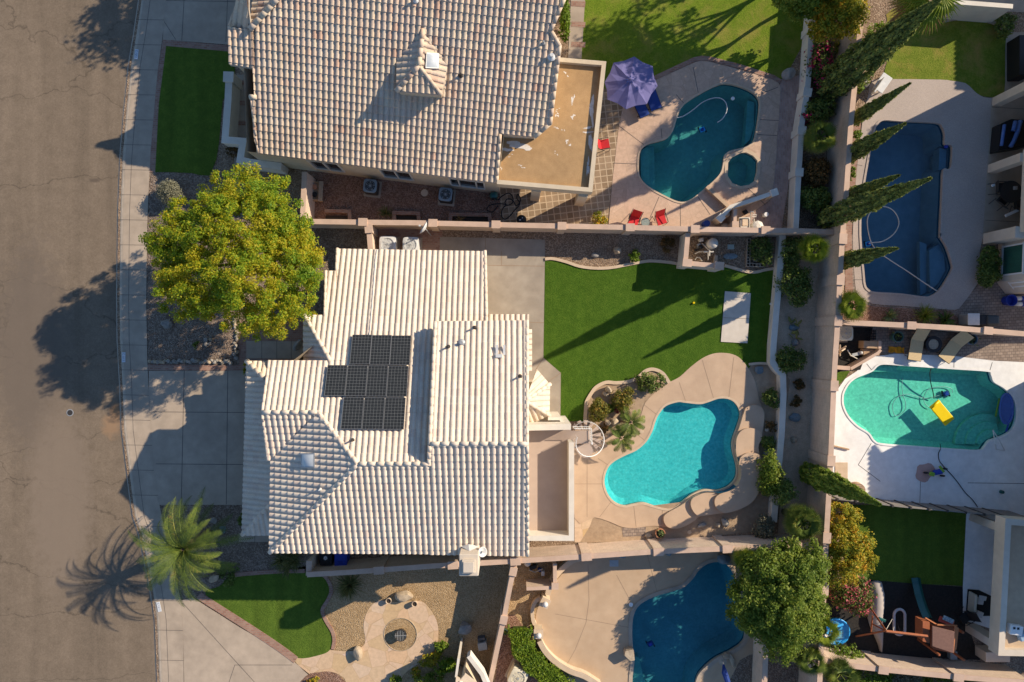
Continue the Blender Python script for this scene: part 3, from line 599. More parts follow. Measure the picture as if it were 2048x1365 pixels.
# ------------------------------------------------------------------ pools
PL_TURQ = mat('plaster_turquoise', (0.055, 0.42, 0.44), (0.12, 0.53, 0.53), 4.5, 9, big=0.06, fine=0.20, fs=8)  # fine mottling paints the water's ripple light into the plaster colour
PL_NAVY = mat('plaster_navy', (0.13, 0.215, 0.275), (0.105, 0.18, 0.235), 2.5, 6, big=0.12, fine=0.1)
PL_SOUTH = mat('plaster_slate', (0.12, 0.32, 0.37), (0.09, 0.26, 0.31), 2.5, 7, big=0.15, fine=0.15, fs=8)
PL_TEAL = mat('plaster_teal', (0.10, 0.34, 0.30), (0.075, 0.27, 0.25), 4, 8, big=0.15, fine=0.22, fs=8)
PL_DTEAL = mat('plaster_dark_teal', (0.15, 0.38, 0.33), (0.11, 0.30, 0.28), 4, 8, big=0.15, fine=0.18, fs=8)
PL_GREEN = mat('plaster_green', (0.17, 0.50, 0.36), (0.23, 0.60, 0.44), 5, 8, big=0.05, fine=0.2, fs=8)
WA_CLEAR = mat_water('water_clear', (0.68, 0.985, 0.985), 0.5, 4.0)
WA_DARK = mat_water('water_dark', (0.58, 0.88, 0.90), 0.5, 4.0)
WA_NAVY = mat_water('water_navy', (0.66, 0.84, 0.90), 0.4, 4.0)
def pool(label, P, depth, pm, wm, wz=-0.10, top=0.045, cope=COPE, cw=0.28, slope=0.3):
    c = sum((Vector(p) for p in P), Vector((0, 0))) / len(P)
    root = thing('swimming_pool', label, 'pool', (c.x, c.y, 0))
    if area2(P) < 0: P = P[::-1]
    Q = offset(P, -slope); b = MB(); n = len(P)
    T = offset(P, 0.01)
    for i in range(n):
        j = (i + 1) % n
        b.quad((*T[j], 0.0), (*T[i], 0.0), (*P[i], -0.32), (*P[j], -0.32), 1)
        b.quad((*P[j], -0.32), (*P[i], -0.32), (*Q[i], -depth), (*Q[j], -depth), 0)
    b.flat(P, -depth - 0.01, 0)
    b.build('basin', [pm, TILEB], root)
    b = MB(); b.flat(offset(P, 0.005), wz); b.build('water', wm, root)
    if cw:
        A = offset(P, -0.02); B = offset(P, cw); b = MB()
        for i in range(n):
            j = (i + 1) % n
            b.quad((*A[i], top + .012), (*B[i], top + .012), (*B[j], top + .012), (*A[j], top + .012))
            b.quad((*A[j], wz - .05), (*A[i], wz - .05), (*A[i], top + .012), (*A[j], top + .012))
        b.build('coping', cope, root)
    return root
def under(root, name, px, z0, z1, m):
    b = MB(); b.prism(G(px), z0, z1); return b.build(name, m, root)
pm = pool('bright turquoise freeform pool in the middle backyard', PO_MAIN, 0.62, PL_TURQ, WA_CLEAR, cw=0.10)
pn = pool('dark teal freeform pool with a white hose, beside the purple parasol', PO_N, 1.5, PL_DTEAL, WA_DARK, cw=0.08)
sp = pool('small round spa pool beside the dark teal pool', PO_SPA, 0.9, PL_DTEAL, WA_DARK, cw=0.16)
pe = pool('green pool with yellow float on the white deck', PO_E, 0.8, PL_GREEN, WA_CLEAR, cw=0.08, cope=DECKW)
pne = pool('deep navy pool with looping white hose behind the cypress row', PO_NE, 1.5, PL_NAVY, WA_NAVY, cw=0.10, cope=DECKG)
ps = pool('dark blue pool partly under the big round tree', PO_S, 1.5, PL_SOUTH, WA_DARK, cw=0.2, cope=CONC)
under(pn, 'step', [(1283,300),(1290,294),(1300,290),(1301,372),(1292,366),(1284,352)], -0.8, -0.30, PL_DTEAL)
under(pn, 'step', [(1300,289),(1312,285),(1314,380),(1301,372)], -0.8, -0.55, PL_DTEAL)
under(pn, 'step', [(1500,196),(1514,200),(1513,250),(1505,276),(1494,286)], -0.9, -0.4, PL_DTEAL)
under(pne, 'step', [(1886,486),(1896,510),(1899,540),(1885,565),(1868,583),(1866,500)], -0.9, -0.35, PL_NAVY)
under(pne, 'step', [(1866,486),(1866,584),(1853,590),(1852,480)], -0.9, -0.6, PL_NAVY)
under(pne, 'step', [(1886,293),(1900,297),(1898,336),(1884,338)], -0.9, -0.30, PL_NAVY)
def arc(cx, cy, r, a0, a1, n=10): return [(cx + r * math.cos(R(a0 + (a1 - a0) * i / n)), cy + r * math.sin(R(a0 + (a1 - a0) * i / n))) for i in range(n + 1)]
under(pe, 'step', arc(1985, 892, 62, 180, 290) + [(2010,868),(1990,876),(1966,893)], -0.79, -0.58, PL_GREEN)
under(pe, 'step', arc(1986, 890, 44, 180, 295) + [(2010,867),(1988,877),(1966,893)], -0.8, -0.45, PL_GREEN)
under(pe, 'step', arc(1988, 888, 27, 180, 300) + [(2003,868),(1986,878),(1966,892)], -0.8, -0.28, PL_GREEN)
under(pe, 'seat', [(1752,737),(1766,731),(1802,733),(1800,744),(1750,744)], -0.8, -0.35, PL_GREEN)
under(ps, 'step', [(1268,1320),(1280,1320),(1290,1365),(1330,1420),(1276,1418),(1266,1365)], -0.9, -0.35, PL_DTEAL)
# raised tiers round the turquoise pool: three stacked terraces
tiers = thing('pool_terraces', 'three tan stepped terraces curving round the corner of the turquoise pool', 'terrace', W(1495, 960))
T1 = [(1485,826),(1490,815),(1503,810),(1516,811),(1524,820),(1526,832),(1522,864),(1513,893),(1519,929),(1517,964),(1510,987),(1498,1003),(1478,1015),(1451,1023),(1428,1026),(1399,1031),(1384,1042),(1363,1053),(1346,1056),(1332,1051),(1326,1040),(1328,1029),(1341,1020),(1364,1007),(1385,991),(1407,983),(1435,983),(1459,975),(1474,956),(1475,932),(1468,905),(1467,882),(1477,852)]
T2 = [(1468,883),(1471,870),(1480,859),(1493,855),(1508,857),(1517,864),(1519,874),(1512,893),(1518,929),(1516,964),(1509,986),(1497,1002),(1477,1014),(1451,1022),(1428,1025),(1400,1029),(1390,1027),(1382,1018),(1378,1006),(1381,995),(1390,989),(1407,983),(1435,983),(1459,975),(1474,956),(1475,932),(1468,905)]
T3 = [(1472,925),(1474,914),(1482,906),(1493,903),(1508,905),(1515,913),(1517,929),(1515,964),(1508,985),(1496,1001),(1476,1013),(1451,1021),(1440,1021),(1429,1014),(1424,1004),(1425,993),(1434,984),(1459,975),(1474,956),(1475,935)]
for i, T in enumerate((T1, T2, T3)):
    b = MB(); b.prism(smooth_loop(G(T), 4), 0.0, 0.05 + 0.17 * (i + 1)); b.build('terrace', DECK, tiers)
b = MB(); inn = smooth_loop(G([(1478,852),(1468,882),(1468.5,905),(1475.5,932),(1474.5,956),(1459,974.5),(1435,982.2),(1408,981.8),(1385,990)]), 4, False)
tops = [0.22] * 5 + [0.38] * 4 + [0.55] * 16 + [0.38] * 4 + [0.22] * 8
inn2 = offset(inn, 0.03, False)
if (inn2[10] - Vector(W(1475,900).xy)).length > (inn[10] - Vector(W(1475,900).xy)).length: pass
for i in range(len(inn) - 1):
    z = tops[min(i, len(tops) - 1)]
    b.quad((*inn[i], -.35), (*inn[i+1], -.35), (*inn[i+1], z), (*inn[i], z))
b.build('tile_band', TILEB, tiers)

# ------------------------------------------------------------------ boundary walls
def box_uv(o):
    me = o.data; uv = me.uv_layers.new(name='UVMap'); 
    for p in me.polygons:
        n = p.normal
        for li in p.loop_indices:
            c = me.vertices[me.loops[li].vertex_index].co
            if abs(n.z) < 0.7:
                t = Vector((-n.y, n.x)).normalized(); uv.data[li].uv = (c.x * t.x + c.y * t.y, c.z)
            else: uv.data[li].uv = (c.x, c.y)
    return o
def wall(name, label, px, z, th=0.2, body=None, cap=None, capw=0.04, caph=0.07, pil=(), pw=0.42, rnd=False, z0=0.0, cat='wall'):
    """px = centre line of the coping as surveyed at its height z"""
    body = body or BLOCK; cap = cap or CAPM
    P = [W(p[0], p[1], z).xy for p in px]
    root = thing(name, label, cat, (P[0].x, P[0].y, z0))
    b = MB(); ribbon(b, P, th, z0, z - (caph if cap else 0)); box_uv(b.build('wall_body', body, root))
    if cap:
        b = MB(); ribbon(b, P, th + 2 * capw, z - caph, z)
        if rnd:
            c1 = offset(P, th / 2 + capw, False); c2 = offset(P, -th / 2 - capw, False)
        b.build('coping', cap, root, bevel=0.05 if rnd else 0.0)
    for q in pil:
        c = W(q[0], q[1], z).xy
        best = min(range(len(P) - 1), key=lambda i: abs((P[i+1] - P[i]).normalized().cross(c - P[i])) + (0 if 0 <= (c - P[i]).dot(P[i+1] - P[i]) <= (P[i+1] - P[i]).length_squared else 99))
        d = (P[best + 1] - P[best]).normalized(); a = math.atan2(d.y, d.x); c = P[best] + d * (c - P[best]).dot(d)
        b = MB(); b.box((c.x, c.y, (z0 + z) / 2), (pw, th + 0.16, z - z0), a); o = b.build('pilaster', body, root); box_uv(o)
        if cap:
            b = MB(); b.box((c.x, c.y, z + 0.045), (pw + 0.06, th + 0.22, 0.09), a); b.build('pilaster_cap', cap, o)
    return root
wall('block_wall', 'long tan block wall between the tan roofed house and the cream roofed house', [(596,443),(735,445),(830,446),(1000,450),(1240,455),(1400,459),(1590,462),(1693,465)], 1.6, pil=[(726,444),(866,447),(992,450),(1124,452),(1260,455),(1390,459),(1531,461)])
wall('gate_wall', 'short tan wall with pale face beside the twin air conditioners', [(737,449),(741,500)], 1.55, pil=[(738,458)])
wall('gate_wall', 'short pale wall closing the shady side yard beside the yellow green tree', [(609,344),(605,440)], 1.8)
wall('block_wall', 'tall tan block wall running the whole depth behind the backyards', [(1727,-60),(1722,40),(1715,116),(1702,246),(1694,369),(1687,450),(1682,524),(1676,635),(1669,743),(1661,932),(1653,1072),(1647,1200),(1641,1330),(1637,1430)], 2.4, pil=[(1684,478),(1680,560),(1675,642),(1668,772),(1662,922),(1653,1076),(1648,1180)], pw=0.5)
wall('block_wall', 'tan block wall behind the two tan loungers', [(1683,645),(1815,651),(1905,656),(2060,669)], 1.8, pil=[(1822,651),(1975,662)])
wall('garden_wall', 'cream stuccoed wall with square posts along the brick side walk', [(1634,-60),(1624,50),(1615,181),(1604,246),(1597,352),(1592,460)], 0.95, 0.24, STUCCOW, STUCCOW, 0.03, 0.08, pil=[(1619,57),(1612,185),(1603,262),(1597,345)], pw=0.4)
wall('garden_wall', 'white rounded stucco wall between the turf lawn and the cactus strip', [(1566,470),(1557,575),(1547,690),(1546,726),(1554,738),(1566,750),(1567,790),(1564,860),(1559,920),(1552,990),(1548,1045)], 0.6, 0.3, STUCCOW, STUCCOW, 0.02, 0.12, rnd=True)
wall('garden_wall', 'low white corner wall enclosing the pool pump equipment', [(1376,466),(1371,526),(1400,529),(1448,533)], 1.45, 0.2, STUCCOW, CAPM, 0.03, pil=[(1374,526),(1438,532)], pw=0.45)
wall('block_wall', 'tan block wall running from the rubbish bins to the corner by the fan palm', [(614,1150),(700,1145),(860,1133),(1040,1122),(1165,1114),(1307,1104),(1450,1098),(1650,1089)], 1.95, pil=[(758,1141),(906,1130),(1031,1122),(1173,1114),(1317,1104),(1455,1098)], pw=0.5)
wall('gate_wall', 'short pale wall end beside the rubbish bins', [(617,1152),(618,1122)], 1.8, 0.22, STUCCOP)
wall('block_wall', 'narrow tan wall beside the curved green hedge', [(1031,1122),(1022,1165),(1008,1237),(994,1300),(982,1357),(970,1420)], 1.8, 0.18, pil=[(1026,1143),(1008,1240)], pw=0.4)
wall('block_wall', 'tan block wall along the bottom of the playground', [(1640,1320),(1700,1332),(1767,1340),(1919,1355),(2060,1366)], 1.9, pil=[(1766,1340),(1916,1355)], pw=0.5)
wall('garden_wall', 'short grey wall below the big round tree', [(1532,1290),(1527,1420)], 1.6, 0.22, BLOCK)
fe = thing('wood_fence', 'grey board fence between the white deck and the shaded lawn', 'fence', W(1700, 1003))
fl = [W(p[0], p[1], 1.6).xy for p in [(1664,998),(1720,1004),(1800,1014),(1900,1023),(2060,1037)]]
b = MB(); ribbon(b, fl, 0.05, 0.0, 1.6); b.build('board_panel', SHADEC, fe)
L_ = sum((fl[i+1]-fl[i]).length for i in range(len(fl)-1))
def along(P, s):
    for p, q in zip(P[:-1], P[1:]):
        l = (q - p).length
        if s <= l: return p + (q - p) * s / l, (q - p).normalized()
        s -= l
    return P[-1], (P[-1] - P[-2]).normalized()
for i in range(int(L_ / 1.0)):
    c, d = along(fl, 0.3 + i * 1.0); b = MB(); b.box((c.x, c.y, 0.83), (0.09, 0.13, 1.66), math.atan2(d.y, d.x)); b.build('post', DARK, fe)
# ------------------------------------------------------------------ barrel tile roofs
TT = [(0.0, 0), (0.13, 0.0), (0.19, 0.55), (0.30, 0.88), (0.5, 1.0), (0.70, 0.88), (0.81, 0.55), (0.87, 0.0)]
_ph = [0]
def tiles(name, pl, polys, m, parent, pitch=0.282, course=0.36, amp=0.074, step=0.036, slab=True, seed=0, px=True):
    g = Vector((pl.gx, pl.gy)); sl = g.length; s = g / sl; u = Vector((s.y, -s.x)); rg = np.random.default_rng(seed + 5)
    P = [[(pl.at(*p).xy if px else Vector(p[:2])) for p in poly] for poly in polys]
    allp = [p for q in P for p in q]
    a0, a1 = min(p.dot(u) for p in allp), max(p.dot(u) for p in allp); b0, b1 = min(p.dot(s) for p in allp), max(p.dot(s) for p in allp)
    nc = int((a1 - a0) / pitch) + 2; nr = int((b1 - b0) / course) + 2; a0 -= pitch * 0.3
    ts = np.array([t for t, h in TT]); hs = np.array([h for t, h in TT]); ne = len(TT)
    ia = np.arange(nc * ne + 1); A = a0 + (ia // ne + np.append(ts, 0)[np.where(ia % ne == 0, 0, ia % ne)]) * pitch; HA = hs[ia % ne] * amp
    rows_b, rows_h = [], []
    for c in range(nr): rows_b += [b0 + c * course + 1e-4, b0 + (c + 1) * course - 1e-4]; rows_h += [step, 0.0]
    rows_b = np.array(rows_b); rows_h = np.array(rows_h)
    AA, BB = np.meshgrid(A, rows_b); Z = np.broadcast_to(HA, AA.shape) + rows_h[:, None]
    jit = rg.uniform(-0.003, 0.004, (nr, nc + 1)); Z = Z + jit[(np.arange(len(rows_b)) // 2)[:, None], np.minimum(ia // ne, nc)[None, :]]
    jx = rg.uniform(-0.004, 0.004, (nr, nc + 1)); AA = AA + jx[(np.arange(len(rows_b)) // 2)[:, None], np.minimum(ia // ne, nc)[None, :]]
    X = AA * u.x + BB * s.x; Y = AA * u.y + BB * s.y; ZZ = pl.c + pl.gx * X + pl.gy * Y + Z
    nu = len(A); nv = len(rows_b)
    V = np.stack([X.ravel(), Y.ravel(), ZZ.ravel()], 1)
    ii = np.arange(nv - 1)[:, None] * nu + np.arange(nu - 1)[None, :]
    Fq = np.stack([ii, ii + 1, ii + 1 + nu, ii + nu], 2).reshape(-1, 4)
    off = RNG.integers(0, 400)
    UV = np.stack([(AA.ravel() - a0) / pitch + off, (BB.ravel() - b0) / course + off], 1)
    # keep the orientation upward
    n0 = np.cross(V[Fq[0, 1]] - V[Fq[0, 0]], V[Fq[0, 3]] - V[Fq[0, 0]])
    if n0[2] < 0: Fq = Fq[:, ::-1]
    base = bpy.data.meshes.new('t'); base.from_pydata(V.tolist(), [], Fq.tolist())
    ul = base.uv_layers.new(name='UVMap'); li = np.empty(len(base.loops), dtype=np.int32); base.loops.foreach_get('vertex_index', li)
    ul.data.foreach_set('uv', UV[li].ravel())
    out = bmesh.new()
    for poly in P:
        q = poly if area2(poly) > 0 else poly[::-1]
        bm_ = bmesh.new(); bm_.from_mesh(base)
        for i in range(len(q)):
            e = q[(i + 1) % len(q)] - q[i]
            if e.length < 1e-6: continue
            bmesh.ops.bisect_plane(bm_, geom=bm_.verts[:] + bm_.edges[:] + bm_.faces[:], dist=1e-6, plane_co=(q[i].x, q[i].y, 0), plane_no=(e.y, -e.x, 0), clear_outer=True)
        t = bpy.data.meshes.new('t2'); bm_.to_mesh(t); bm_.free(); out.from_mesh(t); bpy.data.meshes.remove(t)
    me = bpy.data.meshes.new(name); out.to_mesh(me); out.free(); bpy.data.meshes.remove(base)
    me.materials.append(m); me.polygons.foreach_set('use_smooth', [True] * len(me.polygons))
    try: me.set_sharp_from_angle(angle=R(40))
    except Exception: pass
    o = bpy.data.objects.new(name, me); COL.objects.link(o)
    if parent is not None: o.parent = parent; o.matrix_parent_inverse = wmat(parent).inverted()
    if slab:
        b = MB()
        for q in P:
            qq = q if area2(q) > 0 else q[::-1]; n = len(qq)
            up = [(p.x, p.y, pl.z(p.x, p.y) - 0.012) for p in qq]; dn = [(p.x, p.y, pl.z(p.x, p.y) - 0.17) for p in qq]
            b.add(up + dn, [tuple(range(n)), tuple(range(n, 2 * n))[::-1]] + [(i + n, (i + 1) % n + n, (i + 1) % n, i) for i in range(n)])
        b.build('roof_deck', FASCIA, o)
    return o
RIDGEUV = [0]
def ridge(name, p0, p1, m, parent, r=0.108, seg=0.42, lift=0.02):
    p0, p1 = Vector(p0), Vector(p1); d = (p1 - p0); Ln = d.length; d.normalize()
    a = d.cross(Vector((0, 0, 1))).normalized(); up = a.cross(d).normalized(); n = max(1, round(Ln / seg)); sg = Ln / n
    V, Fs, U = [], [], []
    for i in range(n):
        k = len(V); off = RNG.integers(0, 900)
        for t, rr, l in ((0.0, r * 1.04, 0.024), (sg + 0.05, r * 0.93, 0.0)):
            for j in range(9):
                q = math.pi * j / 8; V.append(p0 + d * (i * sg + t) + a * rr * math.cos(q) + up * (rr * math.sin(q) * 0.95 + lift + l)); U.append((off + 0.5, off + 0.5))
        for j in range(8): Fs.append((k + j, k + j + 1, k + 9 + j + 1, k + 9 + j))
        Fs.append(tuple(k + j for j in range(8, -1, -1)))
        Fs.append(tuple(k + 9 + j for j in range(9)))
    me = bpy.data.meshes.new(name); me.from_pydata(V, [], Fs); ul = me.uv_layers.new(name='UVMap')
    for l in me.loops: ul.data[l.index].uv = U[l.vertex_index]
    me.materials.append(m); me.polygons.foreach_set('use_smooth', [len(f) == 4 for f in Fs]); me.validate()
    o = bpy.data.objects.new(name, me); COL.objects.link(o); o.parent = parent; o.matrix_parent_inverse = wmat(parent).inverted()
    return o
# ------------------------------------------------------------------ the middle house
house = thing('house', 'two storey house with cream barrel tile roof and solar panels in the middle', 'house', W(800, 800))
pN = Plane(4.724, 0, -0.42); pS = Plane(9.49, 0, 0.42); pW = Plane(10.103, 0.42, 0); pSL = Plane(7.578, 0, 0.42); pUN = Plane(5.55, 0, -0.42)
tiles('roof_slope', pN, [[(674,498),(971,503),(975,631),(672,630)], [(653,542),(675,542),(673,631),(651,630)], [(608,630),(879,631),(874,723),(661,722)], [(878,630),(975,630),(976,652),(877,650)],
      [(539,721),(874,722),(866,826),(524,825)], [(636,825),(866,825),(858,929),(716,929)]], TILEW, house, seed=1)
tiles('roof_slope', pSL, [[(524,825),(637,825),(541,921),(536,920)]], TILEW, house, seed=2, step=.055)
tiles('roof_slope', pW, [[(637,825),(716,928),(539,1106),(542,920)]], TILEW, house, seed=3, step=.06)
tiles('roof_slope', pS, [[(716,928),(860,928),(857,1108),(540,1106)], [(861,888),(1052,888),(1053,1112),(857,1109)]], TILEW, house, seed=4, step=.055)
tiles('roof_slope', pUN, [[(873,643),(1052,641),(1052,888),(861,888)]], TILEW, house, seed=5)
pW2 = Plane(8.54, 0.42, 0); pS2 = Plane(6.905, 0, 0.42); pN2 = Plane.three(W(495,722,2.62), W(545,722,2.62), pW2.at(544,771))
tiles('roof_slope', pW2, [[(493,722),(546,775),(546,1004),(484,1071)]], TILEW, house, seed=6)
tiles('roof_slope', pS2, [[(484,1071),(546,1003),(546,1071)]], TILEW, house, seed=7)
tiles('roof_slope', pN2, [[(494,722),(550,722),(545,773)]], TILEW, house, seed=8)
h0 = pN.at(609, 630); h1 = pN.at(661, 722)
pW3 = Plane.three(h0, h1, Vector((W(607,725,h0.z).x, W(607,725,h0.z).y, h0.z)))
tiles('roof_slope', pW3, [[(607,631),(661,722),(661,735),(607,735)]], TILEW, house, seed=9)
tiles('roof_slope', Plane(2.75 + 0.42 * 1.40, 0, -0.42), [[(969,629),(1058,629),(1058,660),(969,660)]], TILEW, house, seed=10)
tiles('roof_slope', Plane(2.75 + 0.42 * 1.06, -0.42, 0), [[(1046,659),(1064,659),(1064,742),(1046,742)]], TILEW, house, seed=11)
ba = W(1050, 802, 3.75); bz = 2.65
b1, b2, b3, b4, b5 = W(1058,757,bz), W(1074,739,bz), W(1100,769,bz), W(1099,832,bz), W(1080,849,bz); b6 = W(1052,850,bz)
for q in ((b2, b3), (b3, b4), (b4, b6)):
    tiles('bay_roof', Plane.three(ba, q[0], q[1]), [[ba, q[0], q[1]]], TILEW, house, px=False, seed=12)
ridge('ridge_cap', b3, ba, TILEW, house, 0.10); ridge('ridge_cap', b4, ba, TILEW, house, 0.10)
ridge('ridge_cap', pN.at(526,825), pN.at(637,825), TILEW, house); ridge('ridge_cap', pN.at(716,928), pN.at(637,825), TILEW, house, 0.11)
ridge('ridge_cap', pN.at(718,928), pS.at(860,928), TILEW, house); ridge('ridge_cap', pS.at(540,1105), pS.at(716,928), TILEW, house)
ridge('ridge_cap', pUN.at(862,888), pUN.at(1055,888), TILEW, house); ridge('ridge_cap', h0, h1, TILEW, house)
ridge('ridge_cap', pW2.at(485,1070), pW2.at(544,1006), TILEW, house); ridge('ridge_cap', pW2.at(494,722), pW2.at(530,757), TILEW, house, 0.14)
ridge('rake_cap', pUN.at(871,645), pUN.at(860,888), TILEW, house, 0.10); ridge('rake_cap', pS.at(860,890), pS.at(858,930), TILEW, house, 0.10)
ridge('rake_cap', pUN.at(1054,642), pUN.at(1054,888), TILEW, house, 0.09); ridge('rake_cap', pS.at(1055,1111), pS.at(1054,890), TILEW, house, 0.09)
ridge('rake_cap', pN.at(970,503), pN.at(973,650), TILEW, house, 0.09); ridge('rake_cap', pN.at(539,722), pN.at(525,824), TILEW, house, 0.07)
ridge('rake_cap', pN.at(675,498), pN.at(673,541), TILEW, house, 0.08); ridge('rake_cap', pN.at(652,543), pN.at(650,632), TILEW, house, 0.08)
ridge('rake_cap', pSL.at(536,920), pSL.at(525,827), TILEW, house, 0.06)
def rz(x, y):
    zA = min(pN.z(x, y), pW.z(x, y), pS.z(x, y)); zB = min(pN.z(x, y), pSL.z(x, y)) if x < -8.5 else -9
    z = max(zA, zB)
    if x > -3.68: z = min(pUN.z(x, y), pS.z(x, y))
    return z - 0.17
def wallring(mb, P, zf, n=6):
    for a, c in zip(P, P[1:] + P[:1]):
        a, c = Vector(a), Vector(c)
        for i in range(n):
            p, q = a.lerp(c, i / n), a.lerp(c, (i + 1) / n)
            mb.quad((p.x, p.y, 0), (q.x, q.y, 0), (q.x, q.y, zf(q.x, q.y)), (p.x, p.y, zf(p.x, p.y)))
b = MB(); wallring(b, [(-11.35,-9.9), (-3.72,-9.9), (-3.72,4.35), (-8.9,4.35), (-8.9,.6), (-11.35,-1.4)], rz)
wallring(b, [(-3.65,-9.9), (0.2,-9.9), (0.2,0.55), (-3.65,0.55)], rz)
b.prism([Vector((-3.7,0.5)), Vector((-1.75,0.5)), Vector((-1.75,4.35)), Vector((-3.7,4.35))], 0, 2.7)
b.prism([Vector((-13.6,-9.8)), Vector((-11.3,-9.8)), Vector((-11.3,-1.5)), Vector((-13.6,-1.5))], 0, 2.5)
b.prism([W(1052,760,0).xy, W(1072,760,0).xy, W(1094,780,0).xy, W(1094,832,0).xy, W(1078,842,0).xy, W(1052,842,0).xy], 0, 2.55)
b.build('wall', STUCCO, house)
# balcony with parapet
zb, zt = 2.9, 3.85
bal = [W(1040,852,zb), W(1142,852,zb), W(1142,1078,zb), W(1040,1078,zb)]
b = MB(); b.prism([p.xy for p in bal], 0, zb); b.build('balcony_floor', FLOORB, house)
def strip(px, z, w): 
    P = [W(p[0], p[1], z).xy for p in px]; return P
b = MB(); ribbon(b, strip([(1048,1077),(1143,1077),(1143,885)], zt, .27), 0.27, 0, zt); b.build('parapet', STUCCOW, house, bevel=0.06)
b = MB(); ribbon(b, strip([(1050,856),(1142,854)], zt, .27), 0.30, 0, zt); b.build('parapet', STUCCOW, house, bevel=0.06)
b = MB(); ribbon(b, strip([(1128,850),(1121,838),(1096,838)], 2.9, .2), 0.16, 0, 2.9); b.build('buttress', STUCCOW, house)
# chimney with cricket and cap
b = MB(); c0, c1_ = W(918,1109,6.4), W(957,1153,6.4); b.box(((c0.x+c1_.x)/2, (c0.y+c1_.y)/2, 3.2), (abs(c1_.x-c0.x), abs(c1_.y-c0.y), 6.4))
ch = b.build('chimney', STUCCOP, house, bevel=0.04)
cx_, cy_ = (c0.x+c1_.x)/2, (c0.y+c1_.y)/2
b = MB(); b.box((cx_, cy_-.02, 6.5), (.62, .62, .2)); b.box((cx_, cy_-.02, 6.63), (.5, .5, .06)); b.build('chimney_cap', STUCCOP, ch, bevel=0.02)
b = MB(); e = pS.at(937,1092); b.add([(e.x,e.y+.15,e.z+.05), (c0.x,c0.y+.05,pS.z(0,c0.y)+.1), (c1_.x,c0.y+.05,pS.z(0,c0.y)+.1), (cx_,c0.y,pS.z(0,c0.y)+.65)], [(0,1,3),(0,3,2),(1,2,3)])
b.build('cricket', METALL, ch)
def skylight(pl, px4, parent, lift=0.16):
    b = MB(); P = [pl.at(*p) for p in px4]; n = len(P); c = sum(P, Vector()) / n
    up = [p + Vector((0, 0, lift)) for p in P]; b.add(P + up, [(4,5,6,7)] + [(i, (i+1)%4, 4+(i+1)%4, 4+i) for i in range(4)])
    o = b.build('skylight', METAL, parent)
    ins = [c + (p - c) * 0.86 + Vector((0, 0, lift + .01)) for p in P]; mid = [c + (p - c) * 0.5 + Vector((0, 0, lift + .10)) for p in P]
    b = MB(); b.add(ins + mid, [(4,5,6,7)] + [(i, (i+1)%4, 4+(i+1)%4, 4+i) for i in range(4)])
    b.build('dome', mat('skylight_dome', (0.55, 0.58, 0.58), (0.46, 0.50, 0.52), 6, rough=0.25, spec=0.6), o, smooth=True); return o
skylight(pW, [(604,934),(604,906),(631,906),(631,934)], house)
def vent(pl, px, parent, r=0.05, h=0.35, m=None):
    p = pl.at(*px); b = MB(); b.tube([p - Vector((0,0,.05)), p + Vector((0,0,h))], r, 10); b.lathe(p, [(r*2.4,.07),(r*1.2,.16)], 12); return b.build('vent_pipe', m or METAL, parent)
for q in ((897,694), (949,656), (1040,753)): vent(pUN, q, house, 0.045, 0.4, DARK)
vent(pUN, (923,686), house, 0.08, 0.3); vent(pW, (642,978), house, 0.035, 0.35, METALL); vent(pN, (706,880), house, 0.04, 0.4, DARK)
b = MB(); p = pUN.at(998,712); b.box((p.x,p.y,p.z+.14), (.32,.16,.12)); b.box((p.x-.1,p.y+.28,p.z+.03), (.12,.5,.05)); b.box((p.x+.25,p.y+.28,p.z+.03), (.12,.5,.05)); b.build('roof_vent', METALL, house)
b = MB(); b.tube([pN.at(755,500)+Vector((0,0,.1)), pN.at(752,520)+Vector((0,0,.11)), pN.at(746,600)+Vector((0,0,.11)), pN.at(740.5,664)+Vector((0,0,.11)), pN.at(740,671)+Vector((0,0,.14))], 0.022, 6); b.build('conduit', METALL, house)
